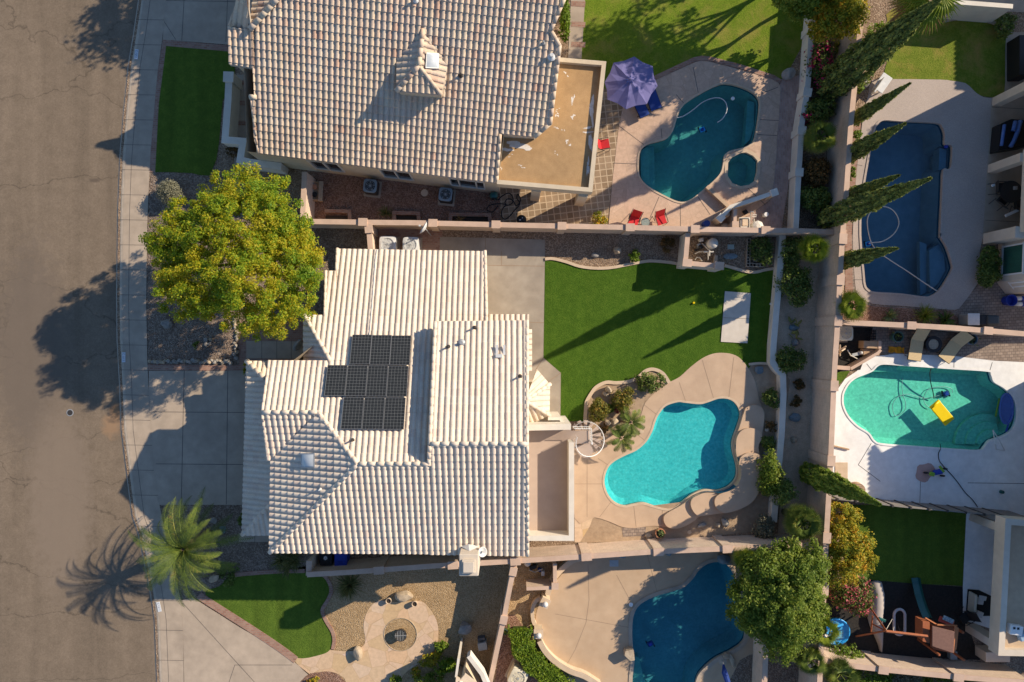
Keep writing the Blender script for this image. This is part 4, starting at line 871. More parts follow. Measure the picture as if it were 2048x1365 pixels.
# solar panels: ten framed modules on the north slope
SOLAR = mat_solar()
rows = [((706,669.6),(823.6,672),(818,731.0),(698,728.6),3), ((655,731),(818,734),(813,792.8),(648,791.2),4), ((687,795),(813,796),(807,860),(681,858.5),3)]
tilt = math.atan(0.42); first = None; k = 0
pNs = Plane(pN.c + 0.21, 0, -0.42)
names = {(0,0): 'upper left module of the solar array', (0,1): 'upper middle module of the solar array', (0,2): 'upper right module of the solar array', (1,0): 'leftmost module jutting out of the middle solar row', (1,1): 'second module of the middle solar row', (1,2): 'third module of the middle solar row', (1,3): 'rightmost module of the middle solar row', (2,0): 'lower left module of the solar array', (2,1): 'lower middle module of the solar array', (2,2): 'lower right module of the solar array'}
for r, (a, b_, c, d, n) in enumerate(rows):
    A, B, C, D = pNs.at(*a), pNs.at(*b_), pNs.at(*c), pNs.at(*d)
    for i in range(n):
        cen = (A.lerp(B, (i + .5) / n) + D.lerp(C, (i + .5) / n)) / 2
        if first is None:
            w_ = ((B - A).length + (C - D).length) / 2 / n; l_ = ((D - A).length + (C - B).length) / 2
            first = thing('solar_panel', 'x', 'solar panel', (0, 0, 0), 0, 'solar panels on the cream roof')
            mb = MB(); hw, hl = w_ / 2 - .004, l_ / 2 - .004
            for bx in (((0, hl - .008, 0), (2 * hw, .016, .045)), ((0, -hl + .008, 0), (2 * hw, .016, .045)), ((hw - .008, 0, 0), (.016, 2 * hl - .034, .045)), ((-hw + .008, 0, 0), (.016, 2 * hl - .034, .045))): mb.box(*bx)
            mb.build('frame', mat('panel_frame', (0.16, 0.165, 0.17), rough=.4), first)
            mb = MB(); mb.add([(-hw+.015,-hl+.015,.012), (hw-.015,-hl+.015,.012), (hw-.015,hl-.015,.012), (-hw+.015,hl-.015,.012), (-hw+.015,-hl+.015,-.012), (hw-.015,-hl+.015,-.012), (hw-.015,hl-.015,-.012), (-hw+.015,hl-.015,-.012)], [(0,1,2,3),(7,6,5,4)])
            o = mb.build('cells', SOLAR, first); ul = o.data.uv_layers.new(name='UVMap')
            for li, uv in enumerate([(0,0),(1,0),(1,1.6),(0,1.6)] * 2): ul.data[li].uv = uv
            mb = MB()
            for sx in (-.6, .6): mb.box((sx * hw, 0, -.07), (.05, .05, .10))
            mb.build('rail_foot', METAL, first); t = first
        else: t = dup(first, (0, 0, 0))
        t.location = cen; t.rotation_euler = (-tilt, 0, 0); t['label'] = names[(r, i)] if isinstance(names.get((r, i)), str) else 'x'
# ------------------------------------------------------------------ the north house (turned seven degrees)
nh = thing('house', 'large tan barrel tile roofed house with a flat brown patio roof at the top', 'house', W(750, 200))
th7 = R(7.0); SN = Vector((math.sin(th7), math.cos(th7))); UN = Vector((math.cos(th7), -math.sin(th7)))
e0 = W(755, 335.5, 3.0).xy
pM = Plane(3.0 - 0.42 * SN.dot(e0), 0.42 * SN.x, 0.42 * SN.y)
k0 = pM.at(503,61); _h = k0.xy + (SN + UN) * 6.2; _z = pM.z(_h.x, _h.y); hipT = (1024 + _h.x * F / (H - _z), 682.5 - _h.y * F / (H - _z))
tiles('roof_slope', pM, [[(503,61),hipT,(1000,-140),(1000,268),(993,367),(515,307)], [(457,55),(511,62),(511,138),(459,130)], [(500,196),(512,196),(518,302),(510,283)],
      [(999,-140),(1170,-140),(1100,61),(999,61)], [(999,61),(1100,61),(1118,92),(999,92)], [(999,92),(1118,92),(1100,248),(1068,275),(999,268)]], TILEN, nh, seed=21, step=.05)
ridge('rake_cap', pM.at(993,366), pM.at(1000,270), TILEN, nh, 0.10); ridge('rake_cap', pM.at(1100,249), pM.at(1119,93), TILEN, nh, 0.11)
ridge('rake_cap', pM.at(1101,62), pM.at(1136,-20), TILEN, nh, 0.11); ridge('rake_cap', pM.at(1119,93), pM.at(1101,62), TILEN, nh, 0.11)
ridge('rake_cap', pM.at(1069,275), pM.at(1099,249), TILEN, nh, 0.11); ridge('rake_cap', pM.at(500,195), pM.at(513,195), TILEN, nh, 0.13, 0.3)
ridge('rake_cap', pM.at(517,307), pM.at(503,200), TILEN, nh, 0.07)
# small hipped wing at the street corner
k0, k1 = pM.at(503,61), pM.at(562,-20); up_ = Vector((0,0,.12))
lo = W(457,53, pM.at(457,53).z)
pE1 = Plane.three(k0 + up_, W(478,-20,k0.z + 1.2), W(457,53,k0.z - 0.35))
tiles('roof_slope', pE1, [[(480,-20),(497,-20),(497,18),(503,61),(457,53)]], TILEN, nh, seed=22)
pE2 = Plane(k0.z + .05 - 0.42 * UN.dot(k0.xy), 0.42 * UN.x, 0.42 * UN.y); _k = k0.xy - UN * .1
tiles('roof_slope', pE2, [[_k, _k + SN * 9, _h + SN * 3, _h]], TILEN, nh, px=False, seed=23)
ridge('ridge_cap', k0 + up_, (*_h, _z + .1), TILEN, nh, 0.15)
b = MB(); wallring(b, [_k + UN * .4 + SN * .2, _k + UN * .4 + SN * 9, _h + SN * 3, _h], lambda x, y: pE2.z(x, y) - .2); b.build('wall', STUCCO, nh)
# dormer with skylight
zr = pM.at(846,62).z + 0.02
ra, rb = W(846,61,zr), W(838,133,zr)
we = zr - 0.52
d1, d2, d3, d4 = W(793,183,we), W(883,191,we), W(893,129,we), W(793,112,we)
tiles('dormer_roof', Plane.three(ra, rb, d1), [[ra, rb, d1, d4]], TILEN, nh, px=False, seed=24, pitch=0.30)
tiles('dormer_roof', Plane.three(ra, rb, d2), [[ra, W(896,127,we), d2, rb]], TILEN, nh, px=False, seed=25, pitch=0.30)
tiles('dormer_roof', Plane.three(rb, d1, d2), [[rb, d1, d2]], TILEN, nh, px=False, seed=26, pitch=0.30)
ridge('ridge_cap', rb, ra, TILEN, nh, 0.12); ridge('ridge_cap', d1, rb, TILEN, nh, 0.13); ridge('ridge_cap', d2, rb, TILEN, nh, 0.10)
b = MB(); dw = [W(797,112,we).xy, W(797,181,we).xy, W(881,188,we).xy, W(889,128,we).xy, W(846,64,we).xy]; b.prism(dw, 4.0, we - .1, cap=False); b.build('dormer_wall', STUCCO, nh)
pD = Plane.three(ra, rb, d2); skylight(pD, [(852,139),(854,108),(879,110),(878,140)], nh)
vent(pM, (922,153), nh, 0.05, 0.35, DARK); vent(pM, (1103,115), nh, 0.09, 0.3, METALL); vent(pM, (832,3), nh, 0.06, 0.3, METALL); vent(pM, (1087,88), nh, 0.04, 0.3)
# walls
wb = W(633, 343.4).xy
def wp(t, z=0.0, o=0.0): p = wb + UN * t - SN * o; return Vector((p.x, p.y, z))
tE = (W(999, 389).xy - wb).dot(UN)
tW = (W(533, 330).xy - wb).dot(UN)
b = MB()
def rq(t0, t1, z0=0.0, z1=2.85): b.quad(wp(t0, z0), wp(t1, z0), wp(t1, z1), wp(t0, z1))
# south wall, cut round its three windows
wins = []
for (xl, xr, n, za, zc) in (((632,337),(691,344),2,0.85,2.62), ((768.8,354.6),(828.6,361.6),2,0.85,2.62), ((902,370),(971,379.5),3,0.85,2.5)):
    k = (H - za) / H
    t0 = (W(1024 + (xl[0]-1024)*k, 682.5 + (xl[1]-682.5)*k).xy - wb).dot(UN); t1 = (W(1024 + (xr[0]-1024)*k, 682.5 + (xr[1]-682.5)*k).xy - wb).dot(UN)
    wins.append((t0, t1, n, za, zc))
cur = tW
for t0, t1, n, za, zc in wins:
    rq(cur, t0); rq(t0, t1, 0, za); rq(t0, t1, zc, 2.85); cur = t1
rq(cur, tE)
for (t, o2) in ((tE, 3.3), (tW, 6.3)):
    for i in range(4):
        o0, o1 = -o2 * i / 4, -o2 * (i + 1) / 4; p, q = wp(t, 0, o0), wp(t, 0, o1)
        b.quad(p, q, (q.x, q.y, pM.z(q.x, q.y) - .15), (p.x, p.y, pM.z(p.x, p.y) - .15))
def zM(x, y): return pM.z(x, y) - 0.18
ex = [W(*p, 4.6).xy for p in ((468,66),(560,20),(512,130),(466,124))]; wallring(b, ex, zM)
kk = [pM.at(512,62).xy, pM.at(640,-110).xy, pM.at(1090,-110).xy, pM.at(1090,60).xy]; wallring(b, kk, zM)
b.build('wall', STUCCO, nh)
for t0, t1, n, za, zc in wins:
    f = MB(); w_ = 0.06
    def fb(ta, tb, zA, zB, o=0.015):
        c = (wp(ta, 0) + wp(tb, 0)) / 2; f.box((c.x - SN.x * o, c.y - SN.y * o, (zA + zB) / 2), (tb - ta, 0.08, zB - zA), -th7)
    fb(t0 + w_, t1 - w_, za, za + w_); fb(t0 + w_, t1 - w_, zc - w_, zc)
    xs = [0, 1] if n == 2 else [0, 1]
    cuts = [t0, t1 - w_] + ([(t0 + t1) / 2 - w_ / 2] if n == 2 else [t0 + (t1 - t0) * .25, t0 + (t1 - t0) * .74])
    for c in cuts: fb(c, c + w_, za, zc)
    fr = f.build('window', FRAME, nh); g = MB(); g.quad(wp(t0, za, -.03), wp(t1, za, -.03), wp(t1, zc, -.03), wp(t0, zc, -.03)); g.build('pane', PANE, fr)
# flat patio roof on posts
zf = 2.95; FR = [W(p[0], p[1], zf).xy for p in [(996,364),(1000,268),(1040,268),(1110,118),(1207,130),(1178,378)]]
b = MB(); b.prism(FR, zf - 0.5, zf, bottom=True); b.build('flat_roof', FOAM, nh)
b = MB(); ribbon(b, [W(p[0], p[1], 3.2).xy for p in [(994,364),(1181,380),(1208,127),(1113,119)]], 0.22, 2.45, 3.2); b.build('parapet', STUCCO, nh, bevel=0.04)
b = MB(); b.prism([W(1002,274,3.0).xy, W(1068,278,3.0).xy, W(1072,262,3.0).xy, W(1003,260,3.0).xy], 2.9, 3.5); b.prism([W(1068,280,3.0).xy, W(1100,253,3.0).xy, W(1096,246,3.0).xy, W(1064,270,3.0).xy], 2.9, 3.55)
b.prism([W(1100,250,3.0).xy, W(1116,96,3.0).xy, W(1110,96,3.0).xy, W(1094,250,3.0).xy], 2.9, 4.2); b.build('wall', STUCCO, nh)
for i, q in enumerate(((1070,394),(1158,404))):
    c = W(*q); b = MB(); b.box((c.x, c.y, 1.25), (.5, .5, 2.5), -th7); b.build('column', STUCCO, nh)
rgp = random.Random(4)
sm = MB()
for (x, y, r, sx, sy) in ((1133,150,6,1,.8),(1146,197,9,.4,1.6),(1116,222,4,1,.7),(1113,232,7,.8,1),(1144,234,7,.8,1),(1113,259,6,1,.6),(1137,286,6,.7,1.2),(1112,306,3,1,1),(1043,335,9,1,.35),(1127,260,3,.5,1.4),(1002,340,4,.6,1.3),(1022,310,5,1,.5)):
    for k in range(3):
        sm.flat([W(*p, zf + .004).xy for p in blob(x + rgp.uniform(-4,4), y + rgp.uniform(-5,5), r * rgp.uniform(.25,.48), 12, .9, rgp.randint(0,9999), sx, sy)], zf + 0.004 + 0.001 * k)
for (x, y, r, sx, sy) in ((1184,215,10,.35,2.2),(1181,280,9,.35,1.6),(1176,330,8,.3,1.6),(1176,256,8,1.0,.25)):
    for k in range(2): sm.flat([W(*p, zf + .004).xy for p in blob(x, y + k * 9, r, 14, .8, rgp.randint(0,9999), sx, sy)], zf + .0045 + .001 * k)
for (x, y, r) in ((1033,290,15),(1052,296,10),(1015,300,8)): sm.flat([W(*p, zf).xy for p in blob(x, y, r, 16, .5, int(x), 1.3, .45)], zf + .008 + r * 1e-4)
sm.build('coating_patches', SMUDGE, nh)
# courtyard wall in front
wall('garden_wall', 'white stepped courtyard wall with a blocky post beside the shaded lawn', [(458,152),(456,200),(450,280),(486,283),(480,320),(500,325),(562,333)], 1.2, 0.34, STUCCOW, STUCCOW, 0.02, 0.06, pil=[(458,155)], pw=0.5)
# ------------------------------------------------------------------ houses at the right edge
ne = thing('house', 'pale stucco house with patio posts and green blinds at the right edge', 'house', W(2060, 400))
b = MB(); b.prism(G([(1996,486),(1993,565),(2010,588),(2300,592),(2300,486)]), 0, 2.7); b.build('wall', STUCCOP, ne)
for q in ((1993,205),(1984,339)):
    c = W(*q); b = MB(); b.box((c.x, c.y, 1.25), (.52, .46, 2.5), R(-3)); b.build('column', STUCCOP, ne)
c = W(1978,479); b = MB(); b.box((c.x, c.y, 1.25), (.7, .6, 2.5), R(-3)); b.build('column', STUCCOP, ne)
b = MB(); b.prism([W(2046,300,2.5).xy, W(2300,290,2.5).xy, W(2300,465,2.5).xy, W(2039,465,2.5).xy], 2.5, 2.85, bottom=True)
b.prism([W(2056,150,2.5).xy, W(2300,150,2.5).xy, W(2300,310,2.5).xy, W(2052,310,2.5).xy], 2.5, 2.85, bottom=True); b.build('patio_roof', STUCCOP, ne)
BLIND = mat_brick('green_blinds', (0.035, 0.12, 0.085), (0.04, 0.14, 0.10), (0.02, 0.06, 0.045), 4.0, 0.05, 0.012, 0, 'Object', rough=0.3)
def wallwin(parent, a, c, z0, z1, n, m, o=0.03):
    a, c = W(*a).xy, W(*c).xy; d = (c - a).normalized(); nn = Vector((d.y, -d.x)) * o; ang = math.atan2(d.y, d.x); Ln = (c - a).length
    f = MB(); mid = (a + c) / 2 + nn
    for z in (z0 - .04, z1 + .04): f.box((mid.x, mid.y, z), (Ln + .16, .08, .08), ang)
    for i in range(n + 1):
        p = a + d * (Ln * i / n) + nn; f.box((p.x, p.y, (z0 + z1) / 2), (.08, .08, z1 - z0), ang)
    fr = f.build('window', WHITEP, parent); g = MB(); q = nn * .6
    g.quad((*(a + q), z0), (*(c + q), z0), (*(c + q), z1), (*(a + q), z1)); g.build('pane', m, fr)
wallwin(ne, (1993.5,553), (1995.5,497), 0.5, 2.0, 1, BLIND, -0.04)
wallwin(ne, (2020,588.3), (2090,588.3), 0.9, 2.1, 3, BLIND, 0.04) if False else None
wallwin(ne, (1996,570), (2008,585), 0.9, 2.0, 2, BLIND, -0.04)
# two storey rear houses just outside the frame: their shade falls on the yards
def block_house(label, x0, y0, y1, h, x1=None):
    r = thing('house', label, 'house', (x0, (y0 + y1) / 2, 0)); x1 = x1 or x0 + 12
    b = MB(); b.prism([Vector((x0 + .5, y0 + .4)), Vector((x1, y0 + .4)), Vector((x1, y1 - .4)), Vector((x0 + .5, y1 - .4))], 0, h - .1); b.build('wall', STUCCO, r)
    ym = (y0 + y1) / 2; rise = min(1.6, (y1 - y0) / 2 * .36)
    tiles('roof_slope', Plane(h - 0.36 * x0, 0.36, 0), [[Vector((x0, y0)), Vector((x0 + 5, y0 + 1)), Vector((x0 + 5, y1 - 1)), Vector((x0, y1))]], TILEN, r, px=False)
    b = MB(); b.prism([Vector((x0 + 4, y0 + .6)), Vector((x1, y0 + .6)), Vector((x1, y1 - .6)), Vector((x0 + 4, y1 - .6))], h - .3, h + 1.3); b.build('roof', TILEN, r)
    return r
block_house('two storey tan house whose eave shades the white pool deck', 28.5, -13.4, -1.9, 5.0)
block_house('two storey tan house shading the navy pool', 28.5, 4.4, 16.2, 5.0)
r_ = block_house('two storey tan house shading the lawn in the upper right corner', 33.4, 18.4, 25, 5.0)
se = thing('patio_cover', 'pale flat patio cover with parapet at the lower right edge', 'patio cover', W(2040, 1170))
b = MB(); b.prism([W(2010,1044,2.7).xy, W(2300,1070,2.7).xy, W(2300,1310,2.7).xy, W(2004,1306,2.7).xy], 2.3, 2.7, bottom=True); b.build('flat_roof', mat('grey_roof', (0.52, 0.39, 0.26), (0.45, 0.335, 0.225), 3, 5, big=0.1, fine=0.1), se)
b = MB(); ribbon(b, [W(p[0], p[1], 3.0).xy for p in [(2300,1066),(2017,1044),(2003,1306),(2300,1312)]], 0.32, 2.25, 3.0); b.build('parapet', STUCCOP, se, bevel=0.03)
for q in ((1949,1036),(1941,1255)):
    c = W(*q); b = MB(); b.box((c.x, c.y, 1.15), (.62, .42, 2.3), R(-15 if q[1] < 1100 else 0)); b.build('column', STUCCOP, se)
b = MB(); c = W(2003,1062,2.65); b.box(c, (.05, .22, .2)); b.build('junction_box', DARK, se)
sh = thing('house', 'cream tiled house corner with lit wall edges at the bottom', 'house', W(930, 1370))
b = MB(); b.prism([W(p[0], p[1], 0).xy for p in [(905,1420),(917,1330),(925,1335),(935,1309),(965,1352),(980,1420)]], 0, 2.3); b.build('wall', STUCCO, sh)
b = MB(); ribbon(b, [W(p[0], p[1], 2.6).xy for p in [(937,1313),(964,1349),(985,1400)]], 0.22, 2.0, 2.6); ribbon(b, [W(917,1318,2.6).xy, W(912,1355,2.6).xy], 0.12, 0, 2.6); b.build('parapet', STUCCOW, sh)
tiles('roof_slope', Plane.three(W(912,1357,2.9), W(950,1365,2.9), W(920,1420,3.8)), [[(912,1355),(921,1360),(930,1349),(952,1366),(975,1440),(905,1440)]], TILEW, sh, seed=31)
# ------------------------------------------------------------------ foliage builders
def leaves(name, pts, size, m, parent, nrm=None, aspect=0.55, up=0.5, vals=None, jitter=0.35, rng=None, direct=None):
    """many small leaf faces: pts (N,3); direct = growth direction per leaf"""
    rng = rng or RNG; n = len(pts); pts = np.asarray(pts, dtype=float)
    z = rng.normal(size=(n, 3))
    if nrm is not None: z = z * 0.75 + nrm * 1.0
    z[:, 2] += up; z /= np.linalg.norm(z, axis=1, keepdims=True)
    a = rng.normal(size=(n, 3)) if direct is None else direct + rng.normal(size=(n, 3)) * 0.25
    a -= z * np.sum(a * z, 1, keepdims=True); a /= np.maximum(np.linalg.norm(a, axis=1, keepdims=True), 1e-6); b = np.cross(z, a)
    s = size * rng.uniform(1 - jitter, 1 + jitter, n)[:, None]
    V = np.empty((n, 4, 3)); V[:, 0] = pts - a * s; V[:, 1] = pts + b * s * aspect + z * s * .12; V[:, 2] = pts + a * s; V[:, 3] = pts - b * s * aspect + z * s * .12
    me = bpy.data.meshes.new(name); me.vertices.add(n * 4); me.vertices.foreach_set('co', V.ravel())
    me.loops.add(n * 4); me.loops.foreach_set('vertex_index', np.arange(n * 4, dtype=np.int32)); me.polygons.add(n)
    me.polygons.foreach_set('loop_start', np.arange(0, n * 4, 4, dtype=np.int32)); me.polygons.foreach_set('loop_total', np.full(n, 4, dtype=np.int32))
    at = me.attributes.new('v', 'FLOAT', 'FACE'); at.data.foreach_set('value', (rng.uniform(0, 1, n) if vals is None else np.asarray(vals)).astype(np.float32))
    me.materials.append(m); me.update(); me.validate()
    o = bpy.data.objects.new(name, me); COL.objects.link(o)
    if parent is not None: o.parent = parent; o.matrix_parent_inverse = wmat(parent).inverted()
    return o
def clumps(c, R3, nclump, per, rc, rng, lower=-0.35, shell=0.75, irr=0.25):
    """leaf positions in clumps spread over an uneven ellipsoid; returns points, outward normals, clump ids"""
    out, nr, ids = [], [], []
    ph = rng.uniform(0, 6.28, 6)
    for k in range(nclump):
        d = rng.normal(size=3); d /= np.linalg.norm(d)
        if d[2] < lower: d[2] = abs(d[2]) * 0.6
        th = math.atan2(d[1], d[0])
        ir = 1 + irr * (0.5 * math.sin(2 * th + ph[0]) + 0.4 * math.sin(3 * th + ph[1]) + 0.35 * math.sin(5 * th + ph[2]) + 0.3 * math.sin(4 * d[2] + ph[3]))
        r = rng.uniform(shell, 1.0) if rng.uniform() < 0.8 else rng.uniform(0.35, 1)
        cc = np.array(c) + d * np.array(R3) * r * ir
        q = rng.normal(size=(per, 3)); q /= np.linalg.norm(q, axis=1, keepdims=True); q *= (rng.uniform(0, 1, per) ** 0.45)[:, None] * rc * rng.uniform(.7, 1.3) * np.array([1, 1, .75])
        out.append(cc + q); nr.append(np.tile(d, (per, 1)) * .5 + q / rc); ids.append(np.full(per, k))
    return np.concatenate(out), np.concatenate(nr), np.concatenate(ids)
def limbs(mb, base, top, r0, tips, rng, n=7):
    base, top = Vector(base), Vector(top)
    mb.tube([base, base.lerp(top, .5) + Vector((rng.uniform(-.08,.08), rng.uniform(-.08,.08), 0)), top], [r0, r0 * .82, r0 * .65], 8)
    for t in tips:
        t = Vector(t); mid = top.lerp(t, .5) + Vector((rng.uniform(-.2,.2), rng.uniform(-.2,.2), rng.uniform(0,.3)))
        mb.tube([top.lerp(base, rng.uniform(0, .25)), mid, t], [r0 * .5, r0 * .28, r0 * .1], 6)
LF = {}
def leafmat(k):
    S = {'yellowgreen': ([(0.0, (0.16, 0.29, 0.025)), (0.35, (0.28, 0.38, 0.025)), (0.6, (0.43, 0.43, 0.02)), (0.85, (0.57, 0.45, 0.02)), (1.0, (0.52, 0.45, 0.04))], 0.55, 0.8, 0.5),
         'green': ([(0.0, (0.08, 0.145, 0.016)), (0.5, (0.175, 0.245, 0.028)), (1.0, (0.30, 0.34, 0.05))], 0.45, 0.4, 0.7),
         'dark': ([(0.0, (0.05, 0.085, 0.014)), (0.5, (0.115, 0.16, 0.028)), (1.0, (0.20, 0.25, 0.045))], 0.2, 0.3, 1.5),
         'olive': ([(0.0, (0.08, 0.09, 0.012)), (0.5, (0.16, 0.16, 0.022)), (0.85, (0.26, 0.21, 0.03)), (1.0, (0.34, 0.18, 0.03))], 0.25, 0.4, 1.5),
         'cypress': ([(0.0, (0.045, 0.07, 0.018)), (0.5, (0.12, 0.155, 0.03)), (0.85, (0.20, 0.235, 0.045)), (1.0, (0.34, 0.33, 0.07))], 0.2, 0.3, 1.2),
         'grey': ([(0.0, (0.13, 0.13, 0.085)), (0.5, (0.20, 0.195, 0.13)), (1.0, (0.27, 0.26, 0.18))], 0.2, 0.3, 2.0),
         'orange': ([(0.0, (0.14, 0.19, 0.014)), (0.45, (0.30, 0.29, 0.02)), (0.8, (0.50, 0.36, 0.022)), (1.0, (0.60, 0.28, 0.02))], 0.35, 0.5, 1.4),
         'pink': ([(0.0, (0.06, 0.10, 0.015)), (0.55, (0.13, 0.16, 0.03)), (0.68, (0.20, 0.17, 0.05)), (0.74, (0.55, 0.10, 0.14)), (1.0, (0.62, 0.16, 0.17))], 0.3, 0.5, 2.2),
         'magenta': ([(0.0, (0.04, 0.08, 0.014)), (0.45, (0.09, 0.13, 0.02)), (0.60, (0.12, 0.12, 0.03)), (0.66, (0.45, 0.01, 0.09)), (1.0, (0.58, 0.03, 0.14))], 0.3, 0.6, 1.8),
         'bright': ([(0.0, (0.075, 0.14, 0.012)), (0.5, (0.14, 0.225, 0.018)), (1.0, (0.25, 0.30, 0.035))], 0.35, 0.3, 2.0),
         'hedge': ([(0.0, (0.075, 0.14, 0.01)), (0.5, (0.13, 0.215, 0.012)), (1.0, (0.22, 0.28, 0.02))], 0.3, 0.3, 1.5),
         'brown': ([(0.0, (0.06, 0.05, 0.015)), (0.5, (0.14, 0.085, 0.025)), (1.0, (0.24, 0.12, 0.035))], 0.25, 0.4, 3.0),
         'red': ([(0.0, (0.10, 0.02, 0.025)), (0.6, (0.22, 0.03, 0.05)), (1.0, (0.14, 0.11, 0.02))], 0.25, 0.3, 3.0),
         'palm': ([(0.0, (0.06, 0.10, 0.02)), (0.5, (0.13, 0.18, 0.03)), (0.85, (0.22, 0.25, 0.04)), (1.0, (0.34, 0.28, 0.06))], 0.25, 0.3, 1.5),
         'brightpalm': ([(0.0, (0.11, 0.17, 0.015)), (0.5, (0.20, 0.26, 0.02)), (0.85, (0.32, 0.33, 0.04)), (1.0, (0.44, 0.33, 0.07))], 0.3, 0.3, 1.5),
         'silverpalm': ([(0.0, (0.07, 0.10, 0.045)), (0.5, (0.13, 0.165, 0.075)), (1.0, (0.22, 0.24, 0.12))], 0.2, 0.2, 1.5),
         'straw': ([(0.0, (0.30, 0.16, 0.05)), (0.5, (0.45, 0.26, 0.09)), (1.0, (0.55, 0.36, 0.15))], 0.25, 0.2, 1.5),
         'agave': ([(0.0, (0.09, 0.13, 0.05)), (0.5, (0.15, 0.20, 0.07)), (1.0, (0.26, 0.29, 0.10))], 0.15, 0.2, 1.5),
         'yucca': ([(0.0, (0.06, 0.075, 0.02)), (0.5, (0.12, 0.13, 0.035)), (1.0, (0.22, 0.19, 0.06))], 0.2, 0.2, 1.5)}
    if k not in LF: s = S[k]; LF[k] = mat_leaf('leaf_' + k, s[0], s[1], s[2], s[3])
    return LF[k]
def shrub(label, px, py, rpx, h, kind, n=900, leaf=0.06, name='shrub', sx=1.0, sy=1.0, rot=0.0, group=None, irr=0.28, dens=1.0, seed=None, zc=0.45, stems=True):
    """px,py = centre of the crown as surveyed at mid height"""
    rng = np.random.default_rng(seed if seed is not None else int(px * 7 + py * 13)); c = W(px, py, h * .6); r = rpx * (H - h * .6) / F
    n = int(n * 1.6); leaf *= 1.12
    root = thing(name, label, 'shrub' if name == 'shrub' else name.replace('_', ' '), (c.x, c.y, 0), 0, group)
    nc = max(14, int(n / 16)); P, Nn, ids = clumps((0, 0, h * zc), (r * sx * .88, r * sy * .88, h * .55), nc, max(6, int(n * dens / nc)), max(.09, r * .26), rng, irr=irr, lower=-0.25)
    P[:, 2] = np.maximum(P[:, 2], 0.03)
    if rot: ca, sa = math.cos(rot), math.sin(rot); P[:, :2] = P[:, :2] @ np.array([[ca, sa], [-sa, ca]])
    cv = rng.uniform(-.22, .22, nc + 1)[ids]; vals = np.clip(rng.uniform(0, 1, len(P)) * .75 + .12 + cv, 0, 1)
    o = leaves('foliage', P + np.array([c.x, c.y, 0]), leaf, leafmat(kind), root, Nn, vals=vals, rng=rng)
    if stems:
        b = MB(); q = random.Random(int(px))
        for i in range(4): a = q.uniform(0, 6.28); b.tube([(c.x, c.y, 0), (c.x + r * .5 * math.cos(a), c.y + r * .5 * math.sin(a), h * .5)], [.03, .012], 5)
        b.build('stem', BARK, root)
    return root
def tree(label, px, py, rpx, hb, ht, kind, nclump, per, rc, leaf, name='tree', seed=1, sx=1.0, sy=1.0, trunk=None, tr=0.17, irr=0.22, shell=0.72, group=None):
    rng = np.random.default_rng(seed); q = random.Random(seed); zc = (hb + ht) / 2; c = W(px, py, zc * 1.08); r = rpx * (H - zc * 1.08) / F
    t0 = Vector((c.x, c.y, 0)) if trunk is None else W(*trunk)
    root = thing(name, label, 'tree', (t0.x, t0.y, 0), 0, group)
    P, Nn, ids = clumps((c.x, c.y, zc), (r * sx, r * sy, (ht - hb) / 2), nclump, per, rc, rng, shell=shell, irr=irr, lower=-.5)
    cv = rng.uniform(-.2, .2, nclump)[ids]; vals = np.clip(rng.uniform(0, 1, len(P)) * .7 + .15 + cv, 0, 1)
    leaves('crown', P, leaf, leafmat(kind), root, Nn * .8, vals=vals, rng=rng, up=.95)
    b = MB(); tips = [(c.x + r * sx * .62 * math.cos(i * .9 + q.uniform(0,.4)), c.y + r * sy * .62 * math.sin(i * .9), zc + q.uniform(-.1, .3) * (ht - hb)) for i in range(7)]
    limbs(b, t0, (c.x * .7 + t0.x * .3, c.y * .7 + t0.y * .3, max(hb, zc * .55)), tr, tips, q); b.build('trunk', BARK, root)
    return root
def cypress(label, px, py, h, R_, seed, kind='cypress', n=7500, group='italian cypresses'):
    """px,py = foot on the ground"""
    rng = np.random.default_rng(seed); c = W(px, py); root = thing('cypress_tree', label, 'tree', (c.x, c.y, 0), 0, group)
    t = rng.uniform(0, 1, n) ** 0.8; prof = np.minimum(1, (t + .04) / .12) ** .6 * (1 - np.clip((t - .30) / .70, 0, 1) ** 1.35) * .96 + .03
    th = rng.uniform(0, 6.28, n); strand = 0.10 * np.sin(th * 7 + 9 * t) + .09 * np.sin(th * 11 - 17 * t) + .08 * np.sin(31 * t + 3 * th) + .07 * np.sin(47 * t - 5 * th)
    rad = R_ * .92 * prof * (rng.uniform(.72, 1.0, n) + strand)
    P = np.stack([c.x + rad * np.cos(th), c.y + rad * np.sin(th), .25 + t * (h - .25)], 1)
    d = np.stack([np.cos(th) * .25, np.sin(th) * .25, np.ones(n)], 1); nn = np.stack([np.cos(th), np.sin(th), np.full(n, .35)], 1)
    vals = np.clip(rng.uniform(0, .9, n) + strand * 1.2, 0, 1)
    leaves('crown', P, 0.10, leafmat(kind), root, nn * 1.6, aspect=.42, up=.1, direct=d * 2, vals=vals, rng=rng)
    b = MB(); b.tube([(c.x, c.y, 0), (c.x, c.y, h * .9)], [.12, .03], 7); b.build('trunk', BARK, root)
    return root
